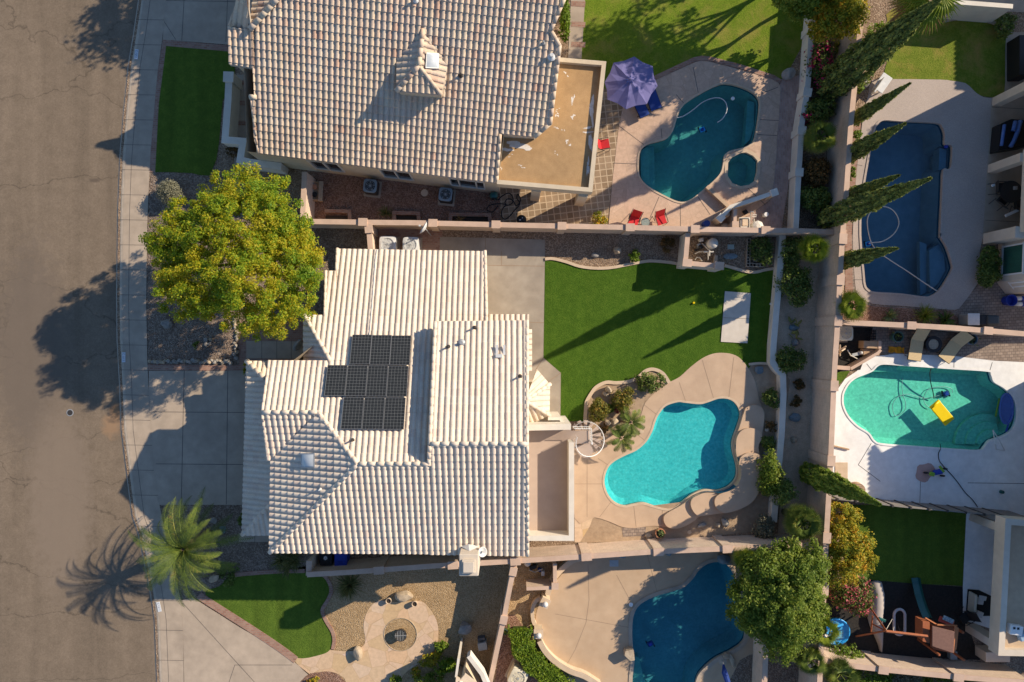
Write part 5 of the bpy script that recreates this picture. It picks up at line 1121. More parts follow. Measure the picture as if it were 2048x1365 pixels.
def frond_mesh(mb, base, az, el, Ln, droop, nl, lw, ll, rng, vv, sag=0.0, curl=0.5):
    """feather frond: arching rachis with two rows of leaflets"""
    d = Vector((math.cos(az) * math.cos(el), math.sin(az) * math.cos(el), math.sin(el))); side = Vector((-math.sin(az), math.cos(az), 0)); pts = []
    p = Vector(base); cur = el
    for i in range(nl + 1):
        pts.append(p.copy()); cur = el - droop * (i / nl) ** 1.3
        p = p + Vector((math.cos(az) * math.cos(cur), math.sin(az) * math.cos(cur), math.sin(cur))) * (Ln / nl) + side * (sag * Ln / nl * (i / nl))
    mb.tube(pts, [.03 * (1 - .75 * i / nl) for i in range(nl + 1)], 4, 0, False)
    k = len(mb.f)
    for i in range(1, nl):
        t = i / nl; f = (pts[i + 1] - pts[i - 1]).normalized(); L_ = ll * (math.sin(math.pi * min(1, .12 + t * .9)) ** .6) * rng.uniform(.85, 1.1)
        sd = f.cross(Vector((0, 0, 1))).normalized()
        for s in (-1, 1):
            w = (sd * s * .85 + f * .62 + Vector((0, 0, curl * .35 + rng.uniform(-.1, .1)))).normalized(); tip = pts[i] + w * L_
            wd_ = f * lw; m_ = pts[i].lerp(tip, .55)
            mb.add([pts[i] - wd_ * .5, pts[i] + wd_ * .5, m_ + wd_ * .5, tip, m_ - wd_ * .5], [(0, 1, 2, 3, 4)], 0)
    return pts
def setv(o, rng, lo=0.0, hi=1.0):
    n = len(o.data.polygons); at = o.data.attributes.new('v', 'FLOAT', 'FACE'); at.data.foreach_set('value', rng.uniform(lo, hi, n).astype(np.float32)); return o
def feather_palm(label, px, py, h, n, Ln, kind, seed, ll=0.34, nl=26, name='palm_tree', group=None, tr=0.2, lw=0.05, elr=(-.35, 1.25), cat='palm', lean=(0, 0)):
    rng = np.random.default_rng(seed); c = W(px, py, h); b0 = Vector((c.x + lean[0], c.y + lean[1], 0)); root = thing(name, label, cat, b0, 0, group)
    for i in range(n):
        mb = MB(); el = elr[0] + (elr[1] - elr[0]) * ((i + .5) / n); az = i * 2.39996 + rng.uniform(-.25, .25)
        frond_mesh(mb, c + Vector((math.cos(az) * .1, math.sin(az) * .1, rng.uniform(-.1, .1))), az, el, Ln * rng.uniform(.8, 1.08) * (1 - .25 * max(0, el)), 1.1 + .5 * max(0, el) + rng.uniform(-.2, .3), nl, lw, ll, rng, 0, rng.uniform(-.35, .35))
        v = rng.uniform(0, .7); setv(mb.build('frond', leafmat(kind), root), rng, v * .6, min(1, v + .35))
    mb = MB(); k = 9
    mb.tube([b0.lerp(c, i / k) for i in range(k + 1)], [tr * (1.15 - .2 * (i / k) + .06 * (i % 2)) for i in range(k + 1)], 9); mb.build('trunk', PALMT, root)
    return root
def fan_palm(label, px, py, h, n, Lp, rf, kind, seed, name='fan_palm', tr=0.17, group=None, dead=0, elr=(-.5, .95), seg=21):
    rng = np.random.default_rng(seed); c = W(px, py, h); root = thing(name, label, 'palm', (c.x, c.y, 0), 0, group)
    for i in range(n):
        mb = MB(); el = elr[0] + (elr[1] - elr[0]) * ((i + .5) / n); az = i * 2.39996 + rng.uniform(-.3, .3); Lq = Lp * rng.uniform(.8, 1.1)
        d = Vector((math.cos(az) * math.cos(el), math.sin(az) * math.cos(el), math.sin(el))); hub = c + d * Lq; mb.tube([c, c.lerp(hub, .5) + Vector((0, 0, .04)), hub], [.022, .018, .014], 4, 0, False)
        sd = Vector((-math.sin(az), math.cos(az), 0)); upv = d.cross(sd) * -1
        f2 = (d + Vector((0, 0, rng.uniform(-.9, .1)))).normalized(); sd = (sd + Vector((0, 0, rng.uniform(-.5, .5)))).normalized(); r = rf * rng.uniform(.85, 1.1)
        for k in range(seg):
            a = -1.95 + 3.9 * (k + .5) / seg; w = (f2 * math.cos(a) + sd * math.sin(a)); nx = (f2 * math.cos(a + .09) + sd * math.sin(a + .09)); pv = (f2 * math.cos(a - .09) + sd * math.sin(a - .09))
            rr = r * (1 - .16 * abs(a) / 1.95) * rng.uniform(.92, 1.05); dz = Vector((0, 0, -.10 * rr * rng.uniform(.3, 1.6)))
            mb.add([hub, hub + pv * rr * .45, hub + w * rr + dz, hub + nx * rr * .45, hub + w * rr * .55 + Vector((0, 0, .03))], [(0, 1, 4), (1, 2, 4), (2, 3, 4), (3, 0, 4)], 0)
        v = rng.uniform(0, .7); kd = 'straw' if i < dead else kind; setv(mb.build('frond', leafmat(kd), root), rng, v * .7, min(1, v + .3))
    mb = MB(); mb.tube([(c.x, c.y, 0), (c.x, c.y, h * .5), (c.x, c.y, h)], [tr * 1.2, tr, tr * 1.1], 9); mb.build('trunk', PALMT, root)
    return root
def spiky(label, px, py, r, h, n, kind, seed, w=0.035, name='yucca', droop=.5, elr=(.05, 1.4), cat=None, group=None, heads=((0, 0),), zb=0.12):
    """rosette of sword leaves (yucca, agave, grass tuft)"""
    rng = np.random.default_rng(seed); c = W(px, py, zb); root = thing(name, label, cat or name.replace('_', ' '), (c.x, c.y, 0), 0, group); mb = MB()
    for hx, hy in heads:
        for i in range(n):
            az = rng.uniform(0, 6.28); el = rng.uniform(*elr); Ln = r * rng.uniform(.75, 1.1) ; d = Vector((math.cos(az), math.sin(az), 0)); s = Vector((-math.sin(az), math.cos(az), 0)); P = []
            p = Vector((c.x + hx, c.y + hy, zb)); e = el
            for k in range(4): P.append(p.copy()); p = p + (d * math.cos(e) + Vector((0, 0, math.sin(e)))) * Ln / 3; e -= droop / 3
            ws = [w * .7, w, w * .7, 0.004]
            for k in range(3): mb.add([P[k] - s * ws[k], P[k] + s * ws[k], P[k+1] + s * ws[k+1], P[k+1] - s * ws[k+1]], [(0, 1, 2, 3)])
    setv(mb.build('leaves', leafmat(kind), root), rng)
    b = MB(); 
    for hx, hy in heads: b.tube([(c.x + hx, c.y + hy, 0), (c.x + hx, c.y + hy, zb + .05)], [.06, .05], 7)
    b.build('stem', PALMT, root); return root
def rock(label, px, py, sx, sy, h, m, seed, rz=0.0, name='boulder', group=None, z=0.0):
    """angular boulder of real stone"""
    rng = np.random.default_rng(seed); c = W(px, py, h * .5); bm_ = bmesh.new(); bmesh.ops.create_icosphere(bm_, subdivisions=3, radius=1.0)
    k = [(rng.normal(size=3), rng.uniform(.55, .92)) for _ in range(9)]; k = [(Vector(a / np.linalg.norm(a)), d) for a, d in k]
    for v in bm_.verts:
        p = v.co
        for a, d in k:
            q = p.dot(a)
            if q > d: p = p - a * (q - d) * .9
        v.co = p * (1 + rng.uniform(-.025, .025))
    Mx = Matrix.Translation((c.x, c.y, z + h * .38)) @ Matrix.Rotation(rz, 4, 'Z') @ Matrix.Diagonal((sx / 2 * 1.1, sy / 2 * 1.1, h * .66, 1)); bm_.transform(Mx)
    me = bpy.data.meshes.new(name); bm_.to_mesh(me); bm_.free(); me.materials.append(m); o = bpy.data.objects.new(name, me); COL.objects.link(o)
    return tag(o, label, 'stone' if name != 'boulder' else 'boulder', group)
# ------------------------------------------------------------------ trees and planting
tree('big yellow green tree in the gravel front yard beside the pavement', 474, 514, 174, 2.3, 7.0, 'yellowgreen', 980, 130, 0.30, 0.052, seed=23, shell=.66, sx=1.09, sy=.86, trunk=(520,520), tr=0.2, irr=.20)
tree('big round mid green tree hanging over the dark blue pool', 1564, 1196, 100, 1.0, 4.6, 'green', 620, 90, 0.33, 0.066, seed=5, trunk=(1545,1160), irr=.22, sx=1.0, sy=1.02)
tree('leafy street tree standing just beyond the top of the frame', 560, -215, 120, 2.0, 7.0, 'green', 200, 60, 0.6, 0.12, seed=8, trunk=(545,-170))
tree('yellow orange bushy tree behind the tall wall by the shaded lawn', 1692, 1108, 56, 0.6, 3.2, 'orange', 170, 70, 0.28, 0.06, name='small_tree', seed=9, trunk=(1682,1085), tr=.09)
tree('smaller yellow leafed bushy tree tucked beside the low cypress', 1682, 1042, 33, 0.6, 2.6, 'orange', 80, 60, 0.24, 0.055, name='small_tree', seed=10, trunk=(1680,1030), tr=.07)
tree('yellow green leafy tree at the top of the gravel strip', 1672, 30, 47, 1.2, 4.6, 'orange', 150, 60, 0.34, 0.075, name='small_tree', seed=11, trunk=(1650,60), tr=.1) 
tree('deep green tree overhanging the top right corner of the north lawn', 1600, -10, 40, 1.5, 5.2, 'green', 130, 60, 0.36, 0.08, seed=12, trunk=(1590,10), tr=.12)
tree('tall tree beyond the top of the frame shading the north lawn', 1760, -190, 120, 3.0, 9.0, 'green', 200, 60, 0.6, 0.12, seed=14, trunk=(1700,-130))
cypress('tallest cypress, leaning out of the top right of the frame', 1650, 182, 10.5, 0.98, 31, n=16000)
cypress('dark cypress half hidden behind the tallest one', 1697, 131, 6.3, 0.42, 32, n=4000)
cypress('slim cypress next to the white garden bench', 1692, 250, 6.2, 0.36, 33, n=4500)
cypress('cypress pointing over the top end of the navy pool', 1676, 322, 6.6, 0.50, 34, n=6000)
cypress('short cypress lying close behind a longer one over the navy pool', 1672, 405, 6.3, 0.42, 35, n=4500)
cypress('long cypress pointing over the middle of the navy pool', 1640, 443, 10.2, 0.62, 36, n=9500)
cypress('cypress crossing the hose at the lower end of the navy pool', 1665, 528, 6.5, 0.46, 37, n=5500)
cypress('bright green cypress leaning across the wall below the white deck', 1606, 941, 8.1, 0.62, 38, 'green', n=9000)
feather_palm('date palm with arching fronds in the dark gravel by the pavement', 366, 1100, 3.0, 48, 3.6, 'palm', 41, ll=.36, nl=42, tr=.26, lw=.03, elr=(-.6, 1.3))
feather_palm('small feathery palm nearer the pool in the rock planter', 1262, 845, 1.3, 16, 0.95, 'palm', 42, ll=.22, nl=18, tr=.06, lw=.035, elr=(-.1, 1.0), lean=(-.35, -.1), name='small_palm', group='pygmy palms in the rock planter')
feather_palm('small feathery palm nearer the spiral stair in the rock planter', 1243, 877, 1.2, 15, 0.85, 'palm', 43, ll=.22, nl=18, tr=.06, lw=.035, elr=(-.1, 1.0), lean=(-.3, .1), name='small_palm', group='pygmy palms in the rock planter')
fan_palm('bright fan palm at the top of the cactus strip', 1627, 498, 2.6, 28, .42, .52, 'brightpalm', 44)
fan_palm('shadowed fan palm beside the pink bougainvillea', 1640, 275, 2.2, 32, .5, .55, 'palm', 45)
fan_palm('glossy bright green fan palm at the corner of the navy pool yard', 1702, 612, 2.4, 22, .42, .60, 'brightpalm', 46)
fan_palm('silvery fan palm in the corner below the low cypress', 1605, 1046, 2.4, 46, .5, .66, 'palm', 47)
fan_palm('big fan palm with brown dead fronds at the top edge', 1852, -8, 6.2, 34, .8, 1.15, 'brightpalm', 48, dead=14, elr=(-1.1, 1.1), tr=.22)
fan_palm('fan palm by the blue paddling pool', 1648, 1262, 2.6, 18, .45, .6, 'brightpalm', 49)
fan_palm('fan palm leaning on the wall below the big round tree', 1622, 1322, 2.4, 20, .45, .55, 'palm', 50)
fan_palm('fan palm in the corner below the blue paddling pool', 1680, 1348, 2.2, 20, .5, .6, 'palm', 51)
fan_palm('pale fan palm at the wall above the round tree', 1490, 1120, 2.2, 16, .4, .5, 'brightpalm', 52, elr=(0,1.1))
spiky('bright yellow tipped rosette in the strip by the bougainvillea', 1676, 95, .55, .5, 60, 'brightpalm', 53, .03, name='rosette_plant', cat='plant')
spiky('agave with broad pale leaves below the navy pool', 1777, 632, .55, .4, 34, 'agave', 54, .045, name='agave')
spiky('bright tufted grass plant below the navy pool', 1848, 632, .75, .6, 160, 'brightpalm', 55, .014, name='grass_tuft', cat='plant')
spiky('dark spiky shrub between grass tuft and grey bin', 1890, 640, .65, .4, 50, 'dark', 56, .05, name='agave')
spiky('green sword leaved yucca clump at the wall end by the bins', 578, 1132, .8, .6, 70, 'yucca', 57, .022, name='yucca', heads=((0,0),(.35,.3),(-.4,.35),(.2,.75)))
spiky('yucca with yellow leaves on the tan gravel south of the bins', 699, 1170, .95, .7, 190, 'yucca', 58, .022, name='yucca')
spiky('green spiky plant against the tan wall in the shady side yard', 772, 428, .6, .5, 50, 'yucca', 59, .016, name='yucca')
SH = [
 ('grey green clipped ball bush touching the yellow green tree', 337, 385, 27, 1.1, 'grey', 3600, .032, dict(irr=.05)),
 ('olive domed bush on the left of the rock planter', 1197, 822, 25, .9, 'olive', 1500, .045, {}),
 ('olive domed bush on the right of the rock planter', 1246, 801, 25, .9, 'olive', 1500, .045, {}),
 ('open dark leaved bush at the top of the rock planter', 1302, 766, 27, .8, 'dark', 700, .06, dict(sx=1.2, sy=.85, rot=.4)),
 ('yellow green leafy plant between the two domed bushes', 1222, 817, 10, .5, 'bright', 250, .06, {}),
 ('dark red leaved plant between the two domed bushes', 1236, 818, 11, .5, 'red', 250, .05, {}),
 ('red brown strappy plant by the spiral stair', 1208, 858, 10, .4, 'brown', 200, .05, {}),
 ('straggly dark shrub at the top of the cactus strip', 1587, 500, 27, 1.3, 'dark', 1100, .055, dict(sx=.9, sy=1.3)),
 ('large dark rounded shrub in the cactus strip', 1594, 570, 38, 1.5, 'dark', 2200, .06, dict(sx=.85, sy=1.2)),
 ('dark round shrub at the bend of the white garden wall', 1581, 720, 29, 1.1, 'dark', 1600, .055, {}),
 ('small rusty shrub nearer the wall bend in the cactus strip', 1598, 769, 13, .4, 'brown', 300, .05, {}),
 ('small rusty shrub farther from the wall bend in the cactus strip', 1592, 804, 12, .4, 'brown', 300, .05, {}),
 ('dark green bush inside the white wall beside the terraces', 1543, 797, 19, .8, 'dark', 900, .05, dict(sx=.9, sy=1.25)),
 ('sparse brown twiggy bush inside the white wall', 1541, 852, 13, .5, 'brown', 200, .05, {}),
 ('small round green bush inside the white wall', 1537, 887, 15, .6, 'dark', 600, .05, {}),
 ('bushy green shrub at the corner of the terraces', 1541, 950, 34, 1.8, 'green', 2200, .06, dict(sx=.75, sy=1.3)),
 ('upright clipped shrub standing on the end of the white wall', 1567, 985, 25, 2.2, 'dark', 1600, .05, dict(sx=.85, sy=1.2)),
 ('grey green shrub at the foot of the white wall', 1531, 1056, 25, 1.1, 'grey', 1300, .05, {}),
 ('pink flowering bush beside the playground', 1708, 1192, 43, 1.5, 'pink', 2200, .065, {}),
 ('pink bougainvillea spilling over the cream garden wall', 1645, 128, 42, 2.0, 'magenta', 1500, .07, dict(sx=.7, sy=1.4)),
 ('dark shrub at the foot of the tallest cypress', 1640, 220, 30, 1.6, 'dark', 1200, .065, {}),
 ('bougainvillea with magenta flowers by the shadowed fan palm', 1617, 235, 18, 1.2, 'magenta', 600, .06, {}),
 ('dark brown bush beside the tall wall', 1634, 345, 34, 1.4, 'brown', 1500, .06, dict(sx=.8, sy=1.2)),
 ('dark olive bush below the brown one by the tall wall', 1632, 398, 32, 1.4, 'dark', 1300, .06, {}),
 ('brown leaved bush in the gravel by the turf lawn', 1336, 488, 16, .6, 'brown', 450, .05, {}),
 ('bright green feathery bush in the gravel by the turf lawn', 1269, 513, 13, .5, 'bright', 500, .045, {}),
 ('yellow bush at the wall beside the red chairs', 1198, 440, 17, .6, 'orange', 500, .05, {}),
 ('dark brown bush beside the concrete blocks', 1524, 500, 26, .9, 'dark', 1000, .055, {}),
 ('clipped green hedge beside the garden path', 1130, 30, 12, 1.0, 'hedge', 2200, .055, dict(sx=1.0, sy=4.5)),
 ('leafy hedge below the patio posts of the pale house', 1981, 515, 22, 1.0, 'dark', 1000, .06, {}),
 ('leafy hedge under the green blinds window', 1978, 551, 24, 1.0, 'dark', 1200, .06, {}),
 ('small bush at the edge of the flagstone fire patio', 880, 1293, 14, .6, 'bright', 500, .05, {}),
 ('orange tinged bush below the flagstone fire patio', 862, 1320, 20, .6, 'orange', 600, .05, dict(sx=1.3, sy=.8, rot=.5)),
 ('bright leafy bush by the cream house corner', 892, 1333, 20, .8, 'hedge', 800, .055, dict(sx=1.3, sy=.9, rot=.6)),
 ('dark leafy bush at the bottom by the cream house corner', 862, 1362, 24, .8, 'green', 800, .055, dict(sx=1.4, sy=.8, rot=.4)),
 ('small orange bush below the fire patio path', 832, 1348, 12, .5, 'orange', 300, .05, {}),
 ('green tuft at the bottom edge below the fire patio', 790, 1362, 13, .5, 'bright', 350, .05, {}),
 ('rock rose tuft on the narrow bed by the street driveway', 625, 1362, 12, .4, 'orange', 200, .05, {}),
 ('bottom leafy shrub beyond the playground wall, left of the grey one', 1745, 1362, 40, 1.0, 'bright', 1200, .06, dict(sx=1.5, sy=.6)),
 ('grey leaved shrub beyond the playground wall', 1810, 1368, 34, .9, 'grey', 1000, .06, dict(sx=1.5, sy=.6)),
 ('green shrub beyond the playground wall, right of the grey one', 1890, 1372, 38, .9, 'green', 1000, .06, dict(sx=1.6, sy=.6)),
 ('grey green shrub at the bottom right beyond the wall', 1985, 1374, 40, .9, 'grey', 1000, .06, dict(sx=1.6, sy=.5)),
 ('leafy climber on the wall by the blue paddling pool', 1690, 1310, 30, 1.2, 'bright', 700, .06, dict(sx=1.3, sy=.7)),
 ('yellow green shrub at the foot of the slim cypress', 1718, 175, 12, .5, 'bright', 260, .05, {}),
 ('round clipped bush by the tall wall at the navy pool', 1705, 347, 9, .5, 'hedge', 300, .04, dict(sx=.8, sy=1.5)),
 ('small green bush by the tall wall above the clipped one', 1714, 270, 10, .5, 'bright', 260, .05, {}),
 ('straggly green plants between cypress and tall palm', 1750, 70, 26, 1.4, 'bright', 600, .06, dict(sx=1.5, sy=.8, rot=.9)),
 ('dark shrub in the top right corner by the side path', 2010, 50, 26, .8, 'dark', 700, .06, {}),
 ('pale potted fern in the shady courtyard', 465, 303, 14, .5, 'brown', 300, .05, {}),
 ('low green weed in the gravel by the rock border', 392, 690, 8, .3, 'dark', 160, .04, {}),
 ('low dark ground cover behind the date palm boulder', 455, 1150, 24, .35, 'dark', 400, .05, {}),
 ('low dark bush under the garage eave', 482, 1040, 11, .5, 'dark', 260, .05, dict(sx=.6, sy=1.4)),
 ('yellow flowering plant at the corner of the garage eave', 491, 738, 8, .4, 'orange', 200, .045, dict(sx=.6, sy=1.5)),
]
for (lb, x, y, r, h, kd, n, lf, kw) in SH: shrub(lb, x, y, r, h, kd, n, lf, **kw)
# curved clipped hedge on the south lot
hg = thing('hedge', 'curved bright green clipped hedge along the round tan deck', 'hedge', W(1050, 1310))
hp = smooth_loop([W(p[0], p[1], .7).xy for p in ((1040,1255),(1042,1285),(1055,1312),(1078,1335),(1105,1358),(1135,1385))], 6, False)
rng_ = np.random.default_rng(77); P_, N_ = [], []
for i in range(9000):
    k = rng_.uniform(0, len(hp) - 1.001); a, f = int(k), k - int(k); c = hp[a].lerp(hp[a + 1], f); t = (hp[a + 1] - hp[a]).normalized(); w_ = (.62 + .08 * math.sin(k * .9)) ; q = rng_.uniform(-1, 1)
    z = rng_.uniform(.75, 1.0) if abs(q) < .9 else rng_.uniform(.05, .9); q = q if abs(q) < .9 else math.copysign(rng_.uniform(.9, 1.02), q)
    P_.append((c.x - t.y * q * w_, c.y + t.x * q * w_, z + .06 * math.sin(c.x * 5) + .05 * math.sin(c.y * 6.3))); N_.append((0, 0, 1.0))
leaves('foliage', P_, .055, leafmat('hedge'), hg, np.array(N_) * .8, rng=rng_)
b = MB(); ribbon(b, hp[2:-2], .8, 0, .5); b.build('stem', leafmat('dark'), hg)
# prickly pear cacti
CAC = mat('cactus_pad', (0.30, 0.27, 0.06), (0.21, 0.20, 0.06), 9, rough=.7)
for lb, x, y, sd in (('yellow green prickly pear nearer the bright fan palm', 1586, 645, 3), ('yellow green prickly pear lying beside a split rock', 1588, 672, 5)):
    q = random.Random(sd); c = W(x, y); r_ = thing('prickly_pear', lb, 'cactus', c, 0, 'prickly pears in the cactus strip')
    for i in range(5):
        b = MB(); a = q.uniform(0, 3.1); Mx = Matrix.Rotation(a, 3, 'Z') @ Matrix.Rotation(q.uniform(.5, 1.3), 3, 'X'); b.lathe((c.x + q.uniform(-.28,.28), c.y + q.uniform(-.22,.22), .16 + .05 * i), [(.02,-.03),(.12,-.02),(.15,0),(.12,.02),(.02,.03)], 12, M=Mx @ Matrix.Diagonal((1.25,.8,1))); b.build('pad', CAC, r_, smooth=True)
# boulders and border stones
for a in (('pale grey boulder in the dark gravel under the tree', 333,647, .62,.55,.4, ROCKG, 1), ('tan oblong boulder beside the date palm', 430,1156, .75,.42,.45, ROCK, 2, .6), ('flat topped tan boulder between the two clay pots', 808,1193, 1.0,.62,.5, ROCK, 3), ('brown boulder on the flagstone path edge', 714,1309, .55,.8,.5, ROCK, 4), ('grey angular boulder in the shaded south gravel', 929,1257, .85,.75,.5, ROCKG, 5, .4),
          ('pale boulder by the corner of the north lawn', 1578,147, .75,.6,.45, ROCKG, 6, .5), ('pointed pale rock in the gravel by the feathery bush', 1234,502, .42,.45,.45, ROCK, 7), ('low pale rock in the gravel left of the feathery bush', 1190,510, .45,.3,.22, ROCKG, 8), ('pale standing rock at the top of the rock planter', 1217,780, .42,.32,.6, ROCK, 9, -.9), ('small pale rock beside the standing rock', 1211,789, .34,.32,.3, ROCK, 10), ('pale rock at the foot of the little palms', 1250,832, .3,.42,.4, ROCK, 11),
          ('tan rock by the red strappy plant', 1216,846, .35,.4,.3, ROCK, 12), ('rounded tan rock beneath the domed bush', 1230,845, .4,.5,.28, ROCK, 13), ('blue grey slate cluster in the bed by the wall bend', 1519,740, .5,.45,.2, SLATE, 14), ('grey slab rock beside the tall terrace shrub', 1535,907, .5,.4,.25, ROCKG, 15, .5), ('flat split rock in the cactus strip', 1588,655, .65,.35,.2, SLATE, 16), ('blocky rock with a dark split beside the cactus', 1592,685, .5,.4,.25, ROCKG, 17, .5), ('blue slate rock in the middle of the cactus strip', 1591,836, .65,.5,.22, SLATE, 18), ('two toned pebble pile low in the cactus strip', 1588,880, .35,.4,.25, ROCK, 19),
          ('pale upright rock in the bed south of the terraces', 1450,1046, .4,.55,.35, ROCKG, 20, .8), ('round pale rock in the bed south of the terraces', 1436,1051, .35,.28,.2, ROCK, 21), ('grey flat rock at the left of the south bed', 1404,1052, .5,.3,.18, ROCKG, 22, .4), ('tan rock beside the wall pot', 1298,1072, .4,.35,.2, ROCK, 23), ('blue slate heap beside the concrete blocks', 1461,513, .75,.32,.22, SLATE, 24), ('brown leaf littered rock behind the parasol path', 1246,1112, .5,.25,.1, SLATE, 25), ('blue grey rock under the date palm', 428,1042, .4,.35,.3, ROCKG, 26), ('small dark blue rock right of the date palm', 445,1060, .45,.4,.2, SLATE, 27),
          ('pale flat rock ledge at the edge of the dark blue pool', 1464,1322, .3,.9,.3, ROCK, 28, .35), ('tan rock at the end of the curved pool edge', 1452,1313, .4,.35,.4, ROCK, 29), ('mossy rock at the top of the dark blue pool', 1448,1118, .7,.6,.4, SLATE, 30), ('dark rock on the far side of the entry walk', 595,690, .4,.7,.3, ROCKG, 31, -.5)):
    rock(*a)
q = random.Random(5); bp = []
for i in range(31): bp.append((299 + i * 5.4, 722.5 + q.uniform(-2.5, 2.5) + i * .06))
for i in range(14): bp.append((470 + q.uniform(-3.5, 3.5), 716 - i * 6.0))
for i in range(8): bp.append((420 + q.uniform(-9, 9), 683 + q.uniform(-9, 9)))
prot = []
for i, (x, y) in enumerate(bp):
    s = q.uniform(.16, .26)
    rock('rounded grey river stone set along the edge of the shaded front gravel', x, y, s, s * q.uniform(.75, 1.1), s * .8, ROCKG if q.random() < .7 else ROCK, 100 + i, q.uniform(0, 3), 'border_stone', 'river stones edging the front gravel')
# ------------------------------------------------------------------ things in the yards
def part(root, name, m, smooth=False, bevel=0.0):
    """returns an MB whose .done() links it under root"""
    b = MB(); b.done = lambda: b.build(name, m, root, smooth, bevel); return b
def hose(name, label, cat, px, z, r, m, sub=6, zs=None):
    P = [W(p[0], p[1], z).xy for p in px]; P = smooth_loop(P, sub, False); n = len(P)
    b = MB(); b.tube([(p.x, p.y, z if zs is None else zs[0] + (zs[1] - zs[0]) * i / (n - 1)) for i, p in enumerate(P)], r, 6)
    return tag(b.build(name, m, None, True), label, cat)
# air conditioners
def ac(name_label, px, py, s, h, body, top, rz, group=None, fanr=.40):
    c = W(px, py, h); r = thing('air_conditioner', name_label, 'air conditioner', (c.x, c.y, 0), 0, group)
    b = MB(); b.box((c.x, c.y, h / 2 + .03), (s, s, h - .1), rz); o = b.build('body', body, r, bevel=.07)
    b = MB(); b.box((c.x, c.y, .03), (s + .2, s + .2, .06), rz); b.build('pad', CONC, r)
    b = MB(); n = 28
    ring = [(c.x + s * .40 * math.cos(2*math.pi*i/n), c.y + s * .40 * math.sin(2*math.pi*i/n)) for i in range(n)]
    sq = []
    for i in range(n):
        a = 2*math.pi*i/n; ca, sa = math.cos(a), math.sin(a); k = min(1/max(abs(ca),1e-6), 1/max(abs(sa),1e-6), 1.22) * s * .5
        sq.append((c.x + k*(ca*math.cos(rz) - sa*math.sin(rz)), c.y + k*(ca*math.sin(rz) + sa*math.cos(rz))))
    ring = [(c.x + s*.39*((p[0]-c.x)/math.hypot(p[0]-c.x,p[1]-c.y)), c.y + s*.39*((p[1]-c.y)/math.hypot(p[0]-c.x,p[1]-c.y))) for p in sq]
    for i in range(n):
        j = (i+1) % n
        b.quad((*ring[i], h+.03), (*sq[i], h), (*sq[j], h), (*ring[j], h+.03)); b.quad((*sq[i], h), (*sq[i], h-.1), (*sq[j], h-.1), (*sq[j], h)); b.quad((*ring[j], h+.03), (*ring[j], h-.06), (*ring[i], h-.06), (*ring[i], h+.03))
    b.build('top_panel', top, r)
    b = MB(); b.flat(ring, h - .05); b.build('fan_well', DARK, r)
    b = MB(); b.lathe((c.x, c.y, h - .04), [(.07,0),(.07,.06),(.03,.07)], 10)
    for i in range(5):
        a = i*1.2566; p = [(.06,a),(s*.35,a+.05),(s*.36,a+.75),(.06,a+.5)]; b.add([(c.x+q[0]*math.cos(q[1]), c.y+q[0]*math.sin(q[1]), h-.03+.02*(k%2)) for k,q in enumerate(p)], [(0,1,2,3)])
    b.build('fan', METAL, r)
    b = MB()
    for k in range(14): a = k*math.pi/7; b.tube([(c.x+.05*math.cos(a), c.y+.05*math.sin(a), h+.05), (c.x+s*.385*math.cos(a), c.y+s*.385*math.sin(a), h+.035)], .006, 4, 0, False)
    for rr in (.15,.28): b.tube([(c.x+rr*s/.9*math.cos(t*.2618), c.y+rr*s/.9*math.sin(t*.2618), h+.045) for t in range(25)], .006, 4, 0, False)
    b.build('fan_grille', top, r)
BLUEG = mat('ac_blue_grey', (0.23, 0.28, 0.31), (0.19, 0.235, 0.26), 6, rough=.5)
CREAMM = mat('ac_cream', (0.62, 0.57, 0.43), (0.55, 0.50, 0.38), 6, rough=.5)
ac('blue grey air conditioner left of the round lid in the shady side yard', 740, 372, .74, .85, DARK, BLUEG, -th7)
ac('blue grey air conditioner right of the round lid in the shady side yard', 891, 389, .74, .85, DARK, BLUEG, -th7)
ac('pale air conditioner next to the gate wall', 775, 489, .90, .95, METALL, METALL, 0)
ac('pale air conditioner nearer the satellite dish', 821, 490, .86, .95, METALL, METALL, 0)
ac('cream air conditioner in the corner above the green pool', 1692, 667, .80, .9, CREAMM, CREAMM, 0)
ac('tan air conditioner beside the curved hedge at the bottom', 1036, 1357, .95, .85, CREAMM, CREAMM, R(-25))
def disc(name, label, cat, px, py, r, h, m, z=0.0, n=24):
    c = W(px, py, z + h); b = MB(); b.lathe((c.x, c.y, z), [(r,0),(r,h*.7),(r*.93,h)], n); return tag(b.build(name, m), label, cat)
disc('round_lid', 'round pale lid in the shady side yard dirt', 'lid', 849, 386, .205, .05, CREAMP)
disc('skimmer_lid', 'round pale lid in the tan deck beside the little palms', 'lid', 1283, 864, .12, .02, COPE, .04)
disc('skimmer_lid', 'white lid at the edge of the dark blue pool', 'lid', 1262, 1210, .12, .05, WHITEP, .03)
disc('sprinkler_lid', 'pale round lid in the bed between the wall pot and rocks', 'lid', 1379, 1065, .12, .04, COPE)
disc('garden_ball', 'white ball on the shaded edge of the turf', 'ball', 1543, 608, .07, .12, WHITEP, .03)
disc('garden_ball', 'yellow ball on the sunlit turf', 'ball', 1388, 606, .06, .1, YELL, .03)
disc('garden_ball', 'pale ball in the bed beside the white wall', 'ball', 1534, 860, .11, .2, CREAMP, 0)
disc('garden_ball', 'small green ball on the shaded white deck', 'ball', 2006, 985, .10, .18, SLIDEM, .02)
mh = thing('manhole_cover', 'round utility cover set in the street', 'manhole cover', W(139, 826))
for nm, r0, m_, z in (('rim', .20, METAL, -.044), ('cover', .155, DARK, -.04)):
    c = W(139, 826); b = MB(); b.lathe((c.x, c.y, z - .01), [(r0,0),(r0,.014)], 24); b.build(nm, m_, mh)
